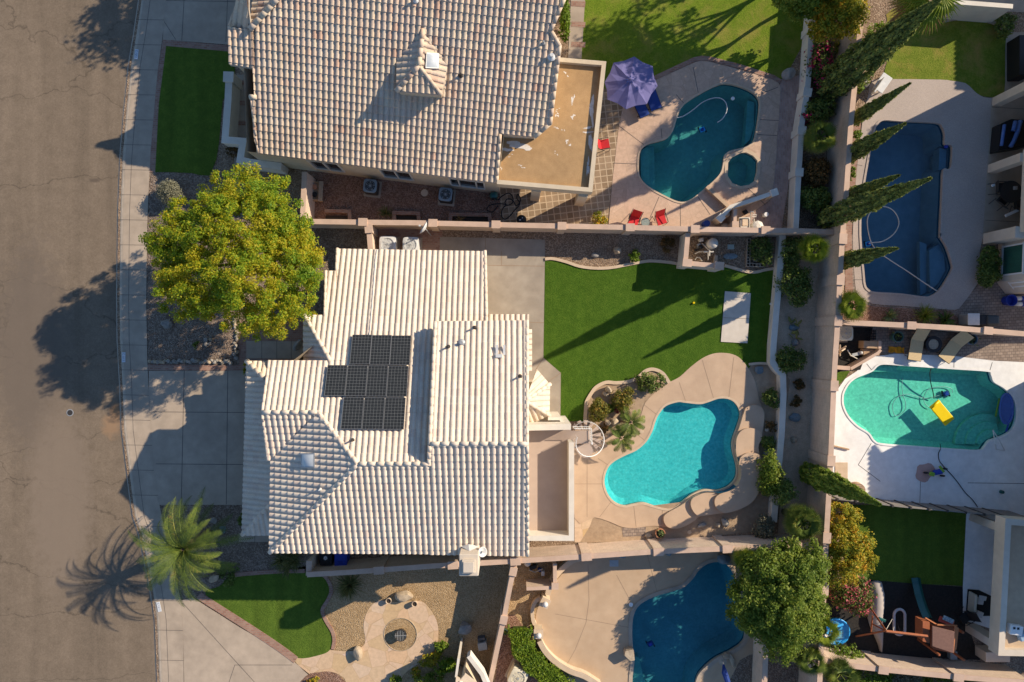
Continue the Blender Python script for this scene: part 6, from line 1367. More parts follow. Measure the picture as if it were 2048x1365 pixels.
# painted house numbers on the kerb
def plate(label, px, py, rz, seed):
    c = W(px, py, .036); r = thing('number_plate', label, 'number plate', c, rz); q = random.Random(seed)
    b = MB(); b.box((c.x, c.y, .045), (.20, .56, .012), rz); b.build('plate', DIAL, r)
    b = MB()
    for k in range(4):
        y = .17 - k * .115
        if k == 0: segs = [(-.05,0,.012,.07),(0,.03,.10,.012),(.045,0,.012,.07)]
        elif k in (1, 3): segs = [(0,0,.11,.016)]
        else: segs = [(-.05,.02,.016,.05),(0,.035,.11,.014),(.02,-.02,.07,.014)]
        for (sx, sy, w_, h_) in segs:
            x_, y_ = sx, y + sy; b.box((c.x + x_*math.cos(rz) - y_*math.sin(rz), c.y + x_*math.sin(rz) + y_*math.cos(rz), .0525), (w_, h_, .004), rz)
    b.build('digits', INK, r)
plate('white kerb number plate beside the shaded front lawn', 273, 109, R(-6), 1)
plate('white kerb number plate in the tree shade above the driveway', 247.5, 715, 0, 2)
plate('white kerb number plate beside the date palm', 318, 1214, R(12), 3)
# parasol with two loungers
pr = thing('parasol', 'big periwinkle parasol beside the dark teal pool', 'parasol', W(1242, 197))
hub = W(1260, 160, 2.85); rim = [W(*p, 2.35) for p in ((1268.6,113.6),(1305.5,132.8),(1315.4,172.3),(1293.7,208.6),(1252,219),(1214.5,199.4),(1209,165),(1227,126))]
b = MB()
for i in range(8):
    p, q_ = rim[i], rim[(i+1) % 8]; mid = p.lerp(q_, .5); mid = mid.lerp(hub, .05); mid.z -= .02
    pm_, qm, mm = hub.lerp(p, .5) + Vector((0,0,.05)), hub.lerp(q_, .5) + Vector((0,0,.05)), hub.lerp(mid, .5) + Vector((0,0,-.01))
    b.add([hub, pm_, p, mid, q_, qm, mm], [(0,1,6),(1,2,3,6),(6,3,4,5),(0,6,5)])
b.build('canopy', PERI, pr)
b = MB(); b.tube([(hub.x, hub.y, 0), (hub.x, hub.y, 2.95)], .024, 8); b.build('pole', DARK, pr)
b = MB(); b.lathe((hub.x, hub.y, 0), [(.28,0),(.28,.05),(.06,.1)], 16); b.build('base', DARK, pr)
vt = MB()
for i in range(8):
    p = hub.lerp(rim[i], .13); q_ = hub.lerp(rim[(i+1)%8], .13); vt.add([hub + Vector((0,0,.09)), p + Vector((0,0,.06)), q_ + Vector((0,0,.06))], [(0,1,2)])
o = vt.build('vent', PERI, pr); b = MB()
for i in range(8): p = hub.lerp(rim[i], .115); b.box((p.x, p.y, p.z + .075), (.12,.035,.012), math.atan2(rim[i].y-hub.y, rim[i].x-hub.x))
b.build('trim', NAVY, o)
for i in range(8):
    b = MB(); b.tube([hub - Vector((0,0,.03)), rim[i] + Vector((0,0,-.02))], .012, 5); b.build('rib', DARK, pr)
def lounger(name, label, head, foot, w, z, cloth, frame, back=.32, rise=.45, group=None):
    """bed from foot to head (plan survey at seat height); the last third is the raised backrest"""
    a, c = W(*foot, z), W(*head, z); d = (c - a); Ln = d.length; d.normalize(); s = Vector((-d.y, d.x, 0)) * w / 2; r = thing(name, label, 'lounger', (a.x, a.y, 0), 0, group)
    k = a + d * Ln * (1 - back); hd = c + Vector((0,0,rise)); t = Vector((0,0,.045))
    b = MB()
    for p, q_ in ((a, k), (k, hd)): b.add([p-s, p+s, q_+s, q_-s, p-s+t, p+s+t, q_+s+t, q_-s+t], [(3,2,1,0),(4,5,6,7),(0,1,5,4),(1,2,6,5),(2,3,7,6),(3,0,4,7)])
    o = b.build('sling', cloth, r)
    b = MB(); sf = s * 1.05
    for sg in (-1, 1): b.tube([a+sf*sg, k+sf*sg, hd+sf*sg], .022, 6)
    b.tube([a-sf, a+sf], .022, 6); b.tube([hd-sf, hd+sf], .022, 6); b.build('frame', frame, r)
    for p in (a + d*.15, k):
        for sg in (-1, 1): b = MB(); q_ = p + sf*sg; b.tube([q_, (q_.x + d.x*.08, q_.y + d.y*.08, .03)], .02, 6); b.build('leg', frame, r)
    return r
lounger('sun_lounger', 'navy lounger farther from the brick walk, half under the parasol', (1291,160), (1313,219), .62, .38, NAVY, DARK, .3, .3, 'navy loungers under the parasol')
lounger('sun_lounger', 'navy lounger with its foot nearest the red chair', (1264,178), (1290,233), .55, .38, NAVY, DARK, .3, .3, 'navy loungers under the parasol')
lounger('sun_lounger', 'tan lounger left of the black fire table', (1838,659), (1828,721), .72, .36, TANCL, DARK, .36, .45, 'tan loungers by the green pool')
lounger('sun_lounger', 'tan lounger right of the black fire table', (1926,668), (1887,720), .74, .36, TANCL, DARK, .36, .45, 'tan loungers by the green pool')
def chair(label, px, py, rz, cloth=RED, frame=DARK, s=1.0, group=None, nm='folding_chair'):
    c = W(px, py, .45); r = thing(nm, label, 'chair', (c.x, c.y, 0), 0, group); ca, sa = math.cos(rz), math.sin(rz)
    def q(x, y, z): return Vector((c.x + s*(x*ca - y*sa), c.y + s*(x*sa + y*ca), z))
    def slab(P, t, name, m): 
        b = MB(); T = Vector((0,0,t)); b.add([p for p in P] + [p + T for p in P], [(3,2,1,0),(4,5,6,7),(0,1,5,4),(1,2,6,5),(2,3,7,6),(3,0,4,7)]); b.build(name, m, r)
    slab([q(-.27,.27,.45), q(.27,.27,.45), q(.27,-.2,.40), q(-.27,-.2,.40)], .03, 'seat', cloth)
    slab([q(-.27,-.2,.42), q(.27,-.2,.42), q(.27,-.46,.98), q(-.27,-.46,.98)], .03, 'backrest', cloth)
    for sx in (-.3, .3):
        b = MB(); b.tube([q(sx,.28,0), q(sx,.26,.45), q(sx,.24,.64)], .016, 6); b.tube([q(sx,.24,.64), q(sx,-.33,.66)], .02, 6); b.build('armrest', frame, r)
        b = MB(); b.tube([q(sx,-.48,1.0), q(sx,-.2,.42), q(sx,-.02,.3), q(sx,-.42,0)], .016, 6); b.build('leg', frame, r)
    return r
chair('red chair beside the brown flat patio roof', 1209, 289, R(-80), group='red folding chairs'); chair('red chair left of the little glass table', 1268, 441, R(162), group='red folding chairs'); chair('red chair right of the little glass table', 1322, 440, R(198), group='red folding chairs')
gt = thing('side_table', 'small round glass table between two red chairs', 'table', W(1291, 447))
c = W(1291, 445, .5); b = MB(); b.lathe((c.x, c.y, .485), [(.24,0),(.24,.02)], 24); b.build('table_top', mat('frosted_glass', (.26,.30,.27), (.2,.23,.21), 9, rough=.2, spec=.6), gt)
b = MB(); b.tube([(c.x+.245*math.cos(i*.2618), c.y+.245*math.sin(i*.2618), .5) for i in range(25)], .012, 5); b.build('rim', DARK, gt)
for i in range(3): a = i*2.094; b = MB(); b.tube([(c.x+.1*math.cos(a), c.y+.1*math.sin(a), .48), (c.x+.24*math.cos(a), c.y+.24*math.sin(a), 0)], .013, 5); b.build('leg', DARK, gt)
# shady side yard
bn = thing('plank_bench', 'weathered plank bench with pots against the pale gate wall', 'bench', W(638, 383))
for i, dx in enumerate((639.5, 643.5)): c = W(dx, 383, .5); b = MB(); b.box((c.x, c.y, .5), (.12, 1.12, .04), R(-3)); b.build('plank', mat('grey_wood', (.42,.34,.25), (.33,.26,.19), 9), bn)
c = W(630, 383, .35); b = MB(); b.box((c.x, c.y, .33), (.42, 1.1, .03), R(-3)); b.build('shelf', WOOD, bn)
for dy in (-.5, .5): b = MB(); b.box((c.x + .1, c.y + dy, .24), (.6, .06, .46), R(-3)); b.build('leg', WOOD, bn)
for i, (x, y) in enumerate(((629,375),(630,390))):
    c = W(x, y, .5); r = thing('flower_pot', ('terracotta pot on the bench shelf' if i == 0 else 'dark pot on the bench shelf nearer the tree'), 'pot', (c.x, c.y, .35)); b = MB(); b.lathe((c.x, c.y, .35), [(.09,0),(.14,.2),(.15,.22),(.12,.22)], 14); b.build('pot', TERRA if i == 0 else BLACK, r); b = MB(); b.lathe((c.x, c.y, .55), [(.12,0),(.1,.01)], 12); b.build('soil', SOIL, r)
for lb, P in (('red brick planter nearest the yellow green tree', [(652,424),(701,425),(702,444)]), ('red brick planter below the satellite dish', [(790,443),(790,428),(838,429),(839,447)]), ('red brick planter beside the coiled hose', [(901,448),(902,431),(979,432),(981,450)])):
    r = thing('brick_planter', lb, 'planter', W(*P[0])); b = MB(); ribbon(b, G(P), .2, 0, .3); b.build('brick_rim', BRICK, r)
    b = MB(); xs = [p[0] for p in P]; b.flat(G([(min(xs), 432), (max(xs), 433), (max(xs), 452), (min(xs), 449)]), .12); b.build('soil', SOIL, r)
spiky('pale leaved plant in the brick planter by the hose', 918, 440, .4, .3, 40, 'straw', 71, .014, name='potted_plant', cat='plant', zb=.15)
hose('garden_hose', 'dark garden hose lying in loops on the brick paving', 'hose', [(982,392),(995,400),(1005,392),(1018,387),(1026,396),(1024,407),(1014,411),(1010,405),(1016,398),(1026,402),(1032,412),(1040,405),(1040,395),(1035,389),(1034,398),(1040,408),(1030,420),(1020,432),(1010,439),(1003,432),(1005,418),(1012,410),(995,408),(978,412),(974,420),(985,424),(996,412)], .03, .028, BLACK)
gr = thing('kettle_grill', 'black round kettle grill on the brick paving by the wall', 'grill', W(1043, 441)); c = W(1043, 440, .8)
b = MB(); b.lathe((c.x, c.y, .5), [(.1,0),(.24,.12),(.28,.28),(.22,.38),(.08,.43)], 20); b.build('bowl', BLACK, gr, True)
for i in range(3): a = i*2.094+.5; b = MB(); b.tube([(c.x+.15*math.cos(a), c.y+.15*math.sin(a), .55), (c.x+.3*math.cos(a), c.y+.3*math.sin(a), 0)], .015, 5); b.build('leg', METAL, gr)
b = MB(); b.box((c.x-.08, c.y-.03, .93), (.1,.06,.03)); b.build('handle', METALL, gr); b = MB(); b.box((c.x+.05, c.y+.08, .94), (.05,.05,.03)); b.build('vent', METALL, gr)
hb_ = thing('hose_reel', 'dark hose reel with green plants at the corner of the tan roofed house', 'hose reel', W(988,392)); c = W(988, 391, .5); b = MB(); b.box((c.x, c.y, .3), (.35,.3,.55), .3); b.build('body', DARK, hb_, bevel=.03); b = MB(); b.lathe((c.x, c.y, .45), [(.2,-.15),(.24,0),(.2,.15)], 14, M=Matrix.Rotation(1.57,3,'X')); b.build('drum', SLIDEM, hb_)
def dish(label, px, py, z, r, facing, m, parent_pole=True, el=.6, foot=None):
    c = W(px, py, z); root = thing('satellite_dish', label, 'satellite dish', (c.x, c.y, 0 if foot is None else foot)); d = Vector((math.cos(facing)*math.cos(el), math.sin(facing)*math.cos(el), math.sin(el))); Mx = d.to_track_quat('Z', 'Y').to_matrix()
    b = MB(); b.lathe(c, [(.02,.0),(r*.5,.03),(r*.85,.09),(r,.13),(r*1.02,.12),(r*.85,.06),(r*.5,-.01),(.02,-.04)], 22, M=Mx, cap=False); b.build('reflector', m, root, True)
    arm = c + d * r * .95 + Vector((0,0,-r*.25)); b = MB(); b.tube([c - Vector((0,0,r*.7)), arm], .018, 6); b.box(arm, (.09,.09,.12)); b.build('feed_arm', METALL, root)
    b = MB(); b.tube([c - d*.05, Vector((c.x - d.x*.1, c.y - d.y*.1, 0 if foot is None else foot))], .03, 8); b.build('pole', METAL, root); return root
dish('grey satellite dish on a pole beside the long block wall', 850, 458, 2.0, .36, R(150), METALL, el=.25)
dish('pale satellite dish beside the chimney', 963, 1104, 5.6, .24, R(20), METALL, el=1.0, foot=5.0)
# pool equipment
def tank(root, name, px, py, r, h, m, z0=0.05):
    c = W(px, py, h); b = MB(); b.lathe((c.x, c.y, z0), [(r*.9,0),(r,.06),(r,h*.72),(r*.82,h*.9),(r*.4,h*.97),(r*.12,h)], 20); return b.build(name, m, root, True)
def pipe(root, pts, r=.035, m=None): b = MB(); b.tube([W(x, y, z) for x, y, z in pts], r, 7); return b.build('pipe', m or PVC, root)
def boxp(root, name, px, py, z0, size, m, rz=0.0, bevel=.02): c = W(px, py, z0 + size[2]); b = MB(); b.box((c.x, c.y, z0 + size[2]/2), size, rz); return b.build(name, m, root, bevel=bevel)
e1 = thing('pool_equipment', 'white pipes and pale filter tank behind the low white corner wall', 'pool equipment', W(1420, 500))
tank(e1, 'filter', 1428, 486, .30, .9, PVC); boxp(e1, 'pump', 1403, 480, .05, (.24,.2,.35), PVC, .2); boxp(e1, 'pump', 1399, 492, .05, (.2,.26,.3), METAL, .2); boxp(e1, 'valve', 1393, 500, .05, (.12,.12,.3), BLACK)
pipe(e1, [(1404,487,.3),(1420,503,.45),(1419,500,.6),(1419,512,.55)]); pipe(e1, [(1407,504,.5),(1427,504,.5)], .05); pipe(e1, [(1416,505,.5),(1416,520,.15)]); pipe(e1, [(1390,508,.2),(1398,504,.3),(1405,504,.4)], .03)
pipe(e1, [(1390,520,.1),(1394,515,.15),(1400,516,.15),(1404,522,.1)], .03); tank(e1, 'strainer', 1402, 494, .13, .45, BLACK)
boxp(thing('cinder_block', 'hollow block standing by the low white corner wall', 'block', W(1432,520)), 'block', 1432, 518, 0, (.2,.4,.25), CONC, R(-8))
e2 = thing('pool_equipment', 'tan pool heater with pipes behind the dark teal pool wall', 'pool equipment', W(1490, 450))
boxp(e2, 'heater', 1489, 447, 0, (.62,.66,.75), PVC); b = MB(); c = W(1489,447,.78)
for i in range(9): b.box((c.x - .23 + i*.057, c.y + .24, .765), (.03,.09,.02)); b.box((c.x - .24, c.y + .2 - i*.05, .765), (.09,.025,.02)); b.box((c.x + .24, c.y + .2 - i*.05, .765), (.09,.025,.02))
b.build('vent_slots', DARK, e2); c = W(1490,446,.8); b = MB(); b.box((c.x+.02, c.y+.02, .775), (.3,.36,.04)); b.build('lid', CREAMP, e2)
c = W(1517,452,.7); b = MB(); b.lathe((c.x, c.y, .05), [(.3,0),(.33,.5),(.3,.6),(.12,.66)], 8); b.build('filter', PVC, e2)
pipe(e2, [(1501,440,.1),(1501,424,.6),(1506,424,.65),(1507,427,.3)]); pipe(e2, [(1504,434,.5),(1512,434,.5),(1513,430,.5),(1505,430,.5)], .03); pipe(e2, [(1508,438,.3),(1508,445,.3)], .03); boxp(e2, 'pump', 1492, 424, 0, (.2,.25,.25), BLACK, .6)
disc('garden_lamp', 'round white lamp globe on the brick walk by the pool heater', 'lamp', 1533, 429, .13, .35, WHITEP)
e3 = thing('sand_filter', 'two tan rounded filter tanks behind the diagonal wall', 'filter', W(1452, 430)); tank(e3, 'tank', 1455, 428, .2, .8, CREAMP); tank(e3, 'tank', 1452, 455, .26, .5, CREAMP)
disc('rubbish_tub', 'dark blue round tub below the diagonal wall', 'tub', 1414, 447, .19, .5, NAVY)
wall('garden_wall', 'white capped diagonal wall hiding the pool heater', [(1438,440),(1462,414),(1495,404),(1553,384)], 1.05, .17, STUCCO, STUCCOW, .03, .06, pil=[(1441,437),(1548,386)], pw=.34)
wall('garden_wall', 'low tan wall running from the spa to the diagonal wall', [(1414,373),(1456,412)], .35, .2, DECK, DECK, .0, .05)
wall('garden_wall', 'short pink capped wall between the heater and the tan tanks', [(1471,418),(1470,456)], 1.2, .14, BLOCK, CAPM, .02, .05, pil=[(1470,450)], pw=.3)
boxp(thing('valve_box', 'pale green utility box lid in the gravel by the blue slate', 'utility box', W(1462,494)), 'lid', 1462, 494, 0, (.38,.28,.06), mat('pale_green', (.36,.42,.38), (.31,.37,.33), 6))
cb = None
BL = [(1498.5,484,90),(1498,496.5,90),(1497.5,509.5,90),(1497,521,90),(1500,530,0),(1513,530.5,0),(1521.5,530.8,0),(1511.5,505,90),(1511,516,90)]
for i, (x, y, a) in enumerate(BL):
    c = W(x, y, .2)
    if cb is None:
        cb = thing('cinder_block', 'grey hollow concrete block laid out in the gravel below the long wall', 'block', (0,0,0), 0, 'concrete blocks laid out in the gravel'); b = MB()
        for y_ in (-.085,.085): b.box((0,y_,.1), (.39,.028,.2))
        for x_ in (-.181,0,.181): b.box((x_,0,.0995), (.028,.142,.199))
        b.build('block', CONC, cb); b = MB(); b.box((0,0,.02), (.33,.14,.03)); b.build('core', SOIL, cb); t = cb
    else: t = dup(cb, (0,0,0))
    t.location = (c.x, c.y, 0); t.rotation_euler = (0, 0, R(a + 2))
# pool toys and cleaners
hose('pool_hose', 'white curved hose floating on the dark teal pool', 'hose', [(1352,236),(1366,233),(1385,221),(1405,205),(1425,197),(1441,197),(1451,205),(1454,217),(1451,229),(1444,239),(1435,245)], -.07, .028, METALL)
hose('pool_hose', 'long white hose looping across the navy pool', 'hose', [(1878,585),(1850,567),(1815,543),(1790,527),(1762,508),(1745,490),(1737,465),(1735,440),(1742,424),(1755,415),(1771,414),(1786,421),(1796,436),(1797,452),(1786,470),(1765,483),(1743,486),(1738,488)], -.07, .03, PVC)
hose('pool_hose', 'dark hose looping over the green pool', 'hose', [(1860,737),(1861,748),(1867,768),(1875,785),(1881,800)], -.06, .028, DARK, zs=(.06,-.66))
hose('pool_hose', 'dark hose curling between the pool cleaner and yellow float', 'hose', [(1905,786),(1903,778),(1890,774),(1870,775),(1856,780),(1848,793),(1849,806),(1857,814),(1862,816)], -.70, .02, METAL)
hose('pool_hose', 'dark hose crossing the left half of the green pool', 'hose', [(1805,757),(1804,775),(1806,790),(1811,806),(1810,820),(1802,828),(1792,832),(1787,826),(1785,812),(1790,800),(1800,792),(1815,789),(1835,794),(1853,797),(1875,792),(1887,788)], -.71, .02, METAL)
hose('power_cord', 'dark cord from the green pool across the shaded white deck', 'cord', [(1880,888),(1881,898),(1877,908),(1879,922),(1890,936),(1910,958),(1930,985),(1945,1000),(1955,1014)], .05, .022, BLACK)
def cleaner(label, x, y, z, m, rz=0): r = thing('pool_cleaner', label, 'pool cleaner', W(x,y,z)); boxp(r, 'body', x, y, z, (.34,.28,.16), m, rz, .05); c = W(x, y, z + .2); b = MB(); b.lathe((c.x,c.y,z+.15),[(.1,0),(.08,.07)],10); b.build('cap', BLUE, r); [boxp(r, 'wheel', x+dx, y, z-.02, (.07,.34,.14), BLACK, rz, .02) for dx in (-6,6)]
cleaner('blue pool cleaner in the green pool', 1893, 788, -.76, NAVY, .3); cleaner('blue pool cleaner deep in the dark teal pool', 1405, 259, -.9, SKYB, .4); cleaner('small blue cleaner in the dark blue pool', 1301, 1289, -.3, NAVY, .5); cleaner('blue cleaner below the hose loop in the navy pool', 1737, 488, -.5, SKYB, .2)
disc('chlorine_float', 'white round float in the dark teal pool', 'float', 1466, 197, .1, .09, WHITEP, -.12); disc('chlorine_float', 'blue round float at the spillway of the navy pool', 'float', 1893, 293, .11, .09, BLUE, -.12)
yf = thing('pool_float', 'yellow floating mat on the green pool', 'float', W(1884, 826)); c = W(1884.5, 826, -.02); a = R(-50)
b = MB(); b.box((c.x, c.y, -.06), (1.42,.68,.09), a); b.build('mat', YELL, yf, bevel=.04); b = MB(); k = Vector((math.cos(a),math.sin(a),0)); b.tube([c - k*.62 + Vector((-k.y,k.x,0))*.31, c - k*.62 - Vector((-k.y,k.x,0))*.31], .07, 8); b.build('pillow', YELL, yf, True)
bf = thing('pool_float', 'blue oval float at the right end of the green pool', 'float', W(2014, 816)); P = [W(2014 + 13*math.cos(t)*(1) + (0), 818 + 30*math.sin(t)) for t in [i*.2618 for i in range(24)]]
b = MB(); b.prism([p.xy for p in P], -.1, -.05); b.build('mat', mat('float_blue', (.07,.15,.42), (.06,.12,.36), 6, rough=.4), bf); b = MB(); b.tube([(p.x,p.y,-.05) for p in P + P[:1]], .07, 7); b.build('rim', mat('float_blue', (.07,.15,.42)), bf, True)
hose('pool_noodle', 'green pool noodle beside the blue oval float', 'noodle', [(1999,797),(1996,810),(1991,834)], -.06, .05, mat('noodle_green', (.10,.25,.03), rough=.6), 4); hose('pool_noodle', 'dark blue pool noodle by the pool rail', 'noodle', [(2024,828),(2018,845),(2012,864)], -.06, .05, BLUE, 4)
rl = thing('pool_rail', 'white triangular handrail over the steps of the green pool', 'handrail', W(1992, 897))
for p in ([(1986,860,-.3),(1986,862,.7),(1991,888,.85),(1992,898,.03)], [(1986,861,.7),(2000,883,.8),(2009,901,.03)]): b = MB(); b.tube([W(x,y,z) for x,y,z in p], .025, 7); b.build('tube', METALL, rl)
b = MB(); b.tube([W(1992,899,.06), W(2009,902,.06)], .02, 6); b.build('base_bar', METALL, rl)
# white deck furniture
ft = thing('fire_table', 'round black fire table with pale tiled top between the tan loungers', 'table', W(1868, 690)); c = W(1868, 689, .5); b = MB(); b.lathe((c.x,c.y,0), [(.34,0),(.44,.35),(.46,.5),(.30,.5),(.28,.44)], 24); b.build('rim', BLACK, ft); b = MB(); b.lathe((c.x,c.y,.44),[(.29,0),(.29,.02)],20); b.build('tile_top', mat_brick('tile_top', (.50,.42,.31), (.44,.37,.28), (.30,.26,.2), .09,.09,.01, offset=0.0), ft)
def pot(label, x, y, r_, h, m, plant=None, nm='flower_pot', sd=1, z=0.0):
    c = W(x, y, h); r = thing(nm, label, 'pot', (c.x,c.y,z)); b = MB(); b.lathe((c.x,c.y,z), [(r_*.62,0),(r_*.95,h*.6),(r_,h),(r_*.86,h),(r_*.8,h*.8)], 22); b.build('pot', m, r, False); b = MB(); b.lathe((c.x,c.y,z+h*.8),[(r_*.82,0),(r_*.8,.01)],18); b.build('soil', SOIL, r)
    if plant:
        rng = np.random.default_rng(sd); P = np.array([(c.x,c.y,z+h*.95)]) + rng.normal(size=(plant[1],3))*np.array([r_*.45,r_*.45,.08]); leaves('foliage', P, plant[2], leafmat(plant[0]), r, rng=rng)
    return r
pot('green glazed pot left of the tan loungers', 1797, 674, .30, .6, GREENP, ('dark',30,.06), sd=2); pot('blue glazed pot right of the tan loungers', 1945, 679, .31, .6, BLUEP, ('silverpalm',40,.09), sd=3)
pot('clay pot left of the flat topped boulder', 777, 1203, .16, .32, CREAMP); pot('clay pot right of the flat topped boulder', 829, 1209, .16, .32, CREAMP); pot('terracotta pot with a pale succulent against the south wall', 1321, 1068, .28, .45, TERRA, ('agave',90,.07), sd=4)
pot('dark pot beside the tan wall at the curved hedge', 1010, 1265, .15, .4, GREENP, ('dark',30,.06), sd=6)
ow = MB(); n = 9; rq_ = random.Random(3)
for i in range(n):
    for j in range(3):
        pass
P = [W(1776+ i*3.9, 693 + .35*i + 6*j + rq_.uniform(-1.5,1.5), .05) for j in range(3) for i in range(n)]
ow.add([(p.x,p.y,.05 + rq_.uniform(0,.09)) for p in P], [(j*n+i, j*n+i+1, (j+1)*n+i+1, (j+1)*n+i) for j in range(2) for i in range(n-1)]); tag(ow.build('towel', ORNG), 'crumpled orange towel on the paving by the green pot', 'towel')
st = thing('storage_bench', 'plain tan deck box beside the pool pump at the green pool', 'deck box', W(1745, 697)); boxp(st, 'box', 1745, 690, 0, (.98,.42,.6), WOOD, R(-2)); boxp(st, 'lid', 1760, 690, .6, (.18,.44,.03), CAPM, R(-2)); boxp(st, 'front_box', 1743, 705, 0, (.9,.36,.4), WOOD, R(-2))
wall('garden_wall', 'low tan diagonal wall beside the pump at the green pool', [(1762,700),(1757,706),(1730,722),(1702,738)], .8, .14, BLOCK, CAPM, .01, .05); wall('garden_wall', 'stubby pink capped wall stub by the green grass patch', [(1673,735),(1700,737)], 1.0, .16, BLOCK, CAPM, .03, .06)
e4 = thing('pool_equipment', 'pool pump with yellowish pipes in the dark mulch corner', 'pool equipment', W(1700, 705))
pipe(e4, [(1677,700,.4),(1686,697,.5),(1692,693,.6)], .05, CREAMP); pipe(e4, [(1678,708,.2),(1684,702,.6),(1690,698,.4)], .04, CREAMP); pipe(e4, [(1695,700,.3),(1701,711,.3),(1724,723,.2)], .03, PVC); pipe(e4, [(1680,690,.6),(1680,712,.2)], .04, CREAMP); boxp(e4, 'pump', 1713, 709, .05, (.5,.18,.25), METAL, .25); tank(e4, 'strainer', 1723, 706, .11, .35, METALL)
b = MB()
for i in range(5): c0_, c1_ = W(1737+i*3.4, 660, .05), W(1737+i*3.4, 680, .05); b.tube([c0_, c1_], .02, 4)
for i in range(4): c0_, c1_ = W(1735, 663+i*5, .06), W(1752, 663+i*5, .06); b.tube([c0_, c1_], .02, 4)
tag(b.build('metal_grate', BLACK), 'black metal grate lying on the paving under the wall', 'grate')
dr = thing('wood_drum', 'round slatted wooden drum at the fence corner of the white deck', 'drum', W(1715, 980)); c = W(1717, 981, .6); b = MB(); b.lathe((c.x,c.y,0), [(.34,0),(.42,.3),(.38,.6)], 22); b.build('barrel', WOOD, dr); b = MB(); b.lathe((c.x,c.y,.6),[(.38,0),(.38,.03)],22); b.build('lid', mat_brick('slat_lid', (.42,.29,.19),(.38,.26,.17),(.16,.1,.07),3,.09,.014), dr)
boxp(thing('board', 'pale flat board lying on the white deck by the tall wall', 'board', W(1683,943)), 'board', 1683, 943, .026, (.72,1.0,.03), COPE)
boxp(thing('timber', 'brown timber lying on the white deck by the tall wall', 'timber', W(1681,895)), 'timber', 1681, 895.5, .026, (1.05,.09,.12), WOOD, R(-13))
ty = thing('toy_bike', 'blue and green ride on toy on the shaded white deck', 'toy', W(1872, 945)); boxp(ty, 'body', 1878, 945, .15, (.55,.3,.2), BLUE, .2, .08); boxp(ty, 'seat', 1865, 949, .28, (.3,.22,.1), mat('lime', (.2,.38,.03), rough=.5), -.3, .04); boxp(ty, 'handlebar', 1884, 939, .3, (.14,.42,.06), mat('lime', (.2,.38,.03)), .6, .02)
for x, y in ((1852,946),(1890,938),(1885,952)): c = W(x,y,.14); b = MB(); b.lathe((c.x,c.y,.14),[(.06,-.05),(.13,-.03),(.13,.03),(.06,.05)],12,M=Matrix.Rotation(1.57,3,'X')); b.build('wheel', BLACK, ty)
c = None; b = MB(); b.flat([W(*p,.028).xy for p in blob(1850, 945, 19, 20, .25, 9, 1.0, 1.0)], .036); tag(b.build('play_mat', mat('pink_mat', (.52,.33,.28), (.46,.29,.25), 4)), 'pinkish round mat under the ride on toy', 'mat')
# north east patio
bw = thing('garden_bench', 'white garden bench beside the slim cypress', 'bench', W(1765, 170)); c = W(1766, 166, .45); a = R(-35)
b = MB(); b.box((c.x,c.y,.42), (.62,1.05,.05), a); b.build('seat', METALL, bw, bevel=.03); b = MB(); b.box((c.x-.36,c.y-.22,.6), (.06,1.0,.4), a); b.build('backrest', METALL, bw)
for sx, sy in ((-.2,-.4),(.2,-.4),(-.2,.4),(.2,.4)): b = MB(); b.box((c.x+sx*math.cos(a)-sy*math.sin(a), c.y+sx*math.sin(a)+sy*math.cos(a), .2), (.06,.06,.4), a); b.build('leg', METALL, bw)
rock('pale flat kerb stone by the cypress wall, near the garden bench', 1729, 168, .5, .5, .4, ROCKG, 61); wall('garden_wall', 'white low wall beyond the patchy lawn at the top right', [(1908,4),(1960,8),(2026,13)], 1.75, .2, STUCCOW, STUCCOW, .02, .05); sheet('top_paving', G([(1900,-80),(2200,-80),(2200,30),(1900,20)]), .012, CONC)
b = MB(); ribbon(b, smooth_loop(G([(1885,44),(1900,40),(1930,37),(1960,40),(1990,48),(2006,60),(2011,70)]), 4, False), .2, 0, .08); tag(b.build('lawn_kerb', CONC), 'curved concrete kerb along the patchy lawn', 'edging')
boxp(thing('barbecue', 'black covered barbecue by the side path at the right edge', 'barbecue', W(2044,110)), 'cover', 2052, 110, 0, (.7,2.2,1.0), NAVY if False else BLACK)
spa = thing('hot_tub', 'black square covered hot tub under the pale patio', 'hot tub', W(2000, 278)); c = W(2004, 280, 0); b = MB(); b.prism(G([(1983,256),(2003,247),(2040,250),(2036,300),(1978,309)]), 0.03, .75); b.build('cover', BLACK, spa, bevel=.05)
b = MB(); b.prism(G([(1985,258),(2003,250),(2036,253),(2033,297),(1982,305)]), .75, .78); b.build('lid', BLACK, spa)
for lb, p in (('fat blue pool noodle lying on the black hot tub', [(2041,242),(2036,262),(2028,282),(2021,294)]), ('second blue noodle leaning beside the fat one', [(2031,243),(2028,257),(2026,262)]), ('short blue float on the dark hot tub, left of the noodles', [(2009,250),(2006,270),(2003,292)])):
    b = MB(); b.tube([W(x, y, .95) for x, y in p], .11 if 'fat' in lb else .085, 9); tag(b.build('pool_noodle', mat('pale_blue_foam', (.09,.17,.42), (.07,.14,.36), 6, rough=.6), None, True), lb, 'noodle')
dt = thing('patio_table', 'dark patio table under the pale patio roof', 'table', W(2020,385)); c = W(2022,384,.72); b = MB(); b.lathe((c.x,c.y,.70),[(.62,0),(.62,.03)],26); b.build('table_top', DARK, dt); b = MB(); b.tube([(c.x,c.y,0),(c.x,c.y,.7)],.06,8); b.build('pedestal', DARK, dt); boxp(thing('box', 'pale blue box on the dark patio table', 'box', W(2032,376)), 'box', 2032, 376, .74, (.2,.2,.1), METAL)
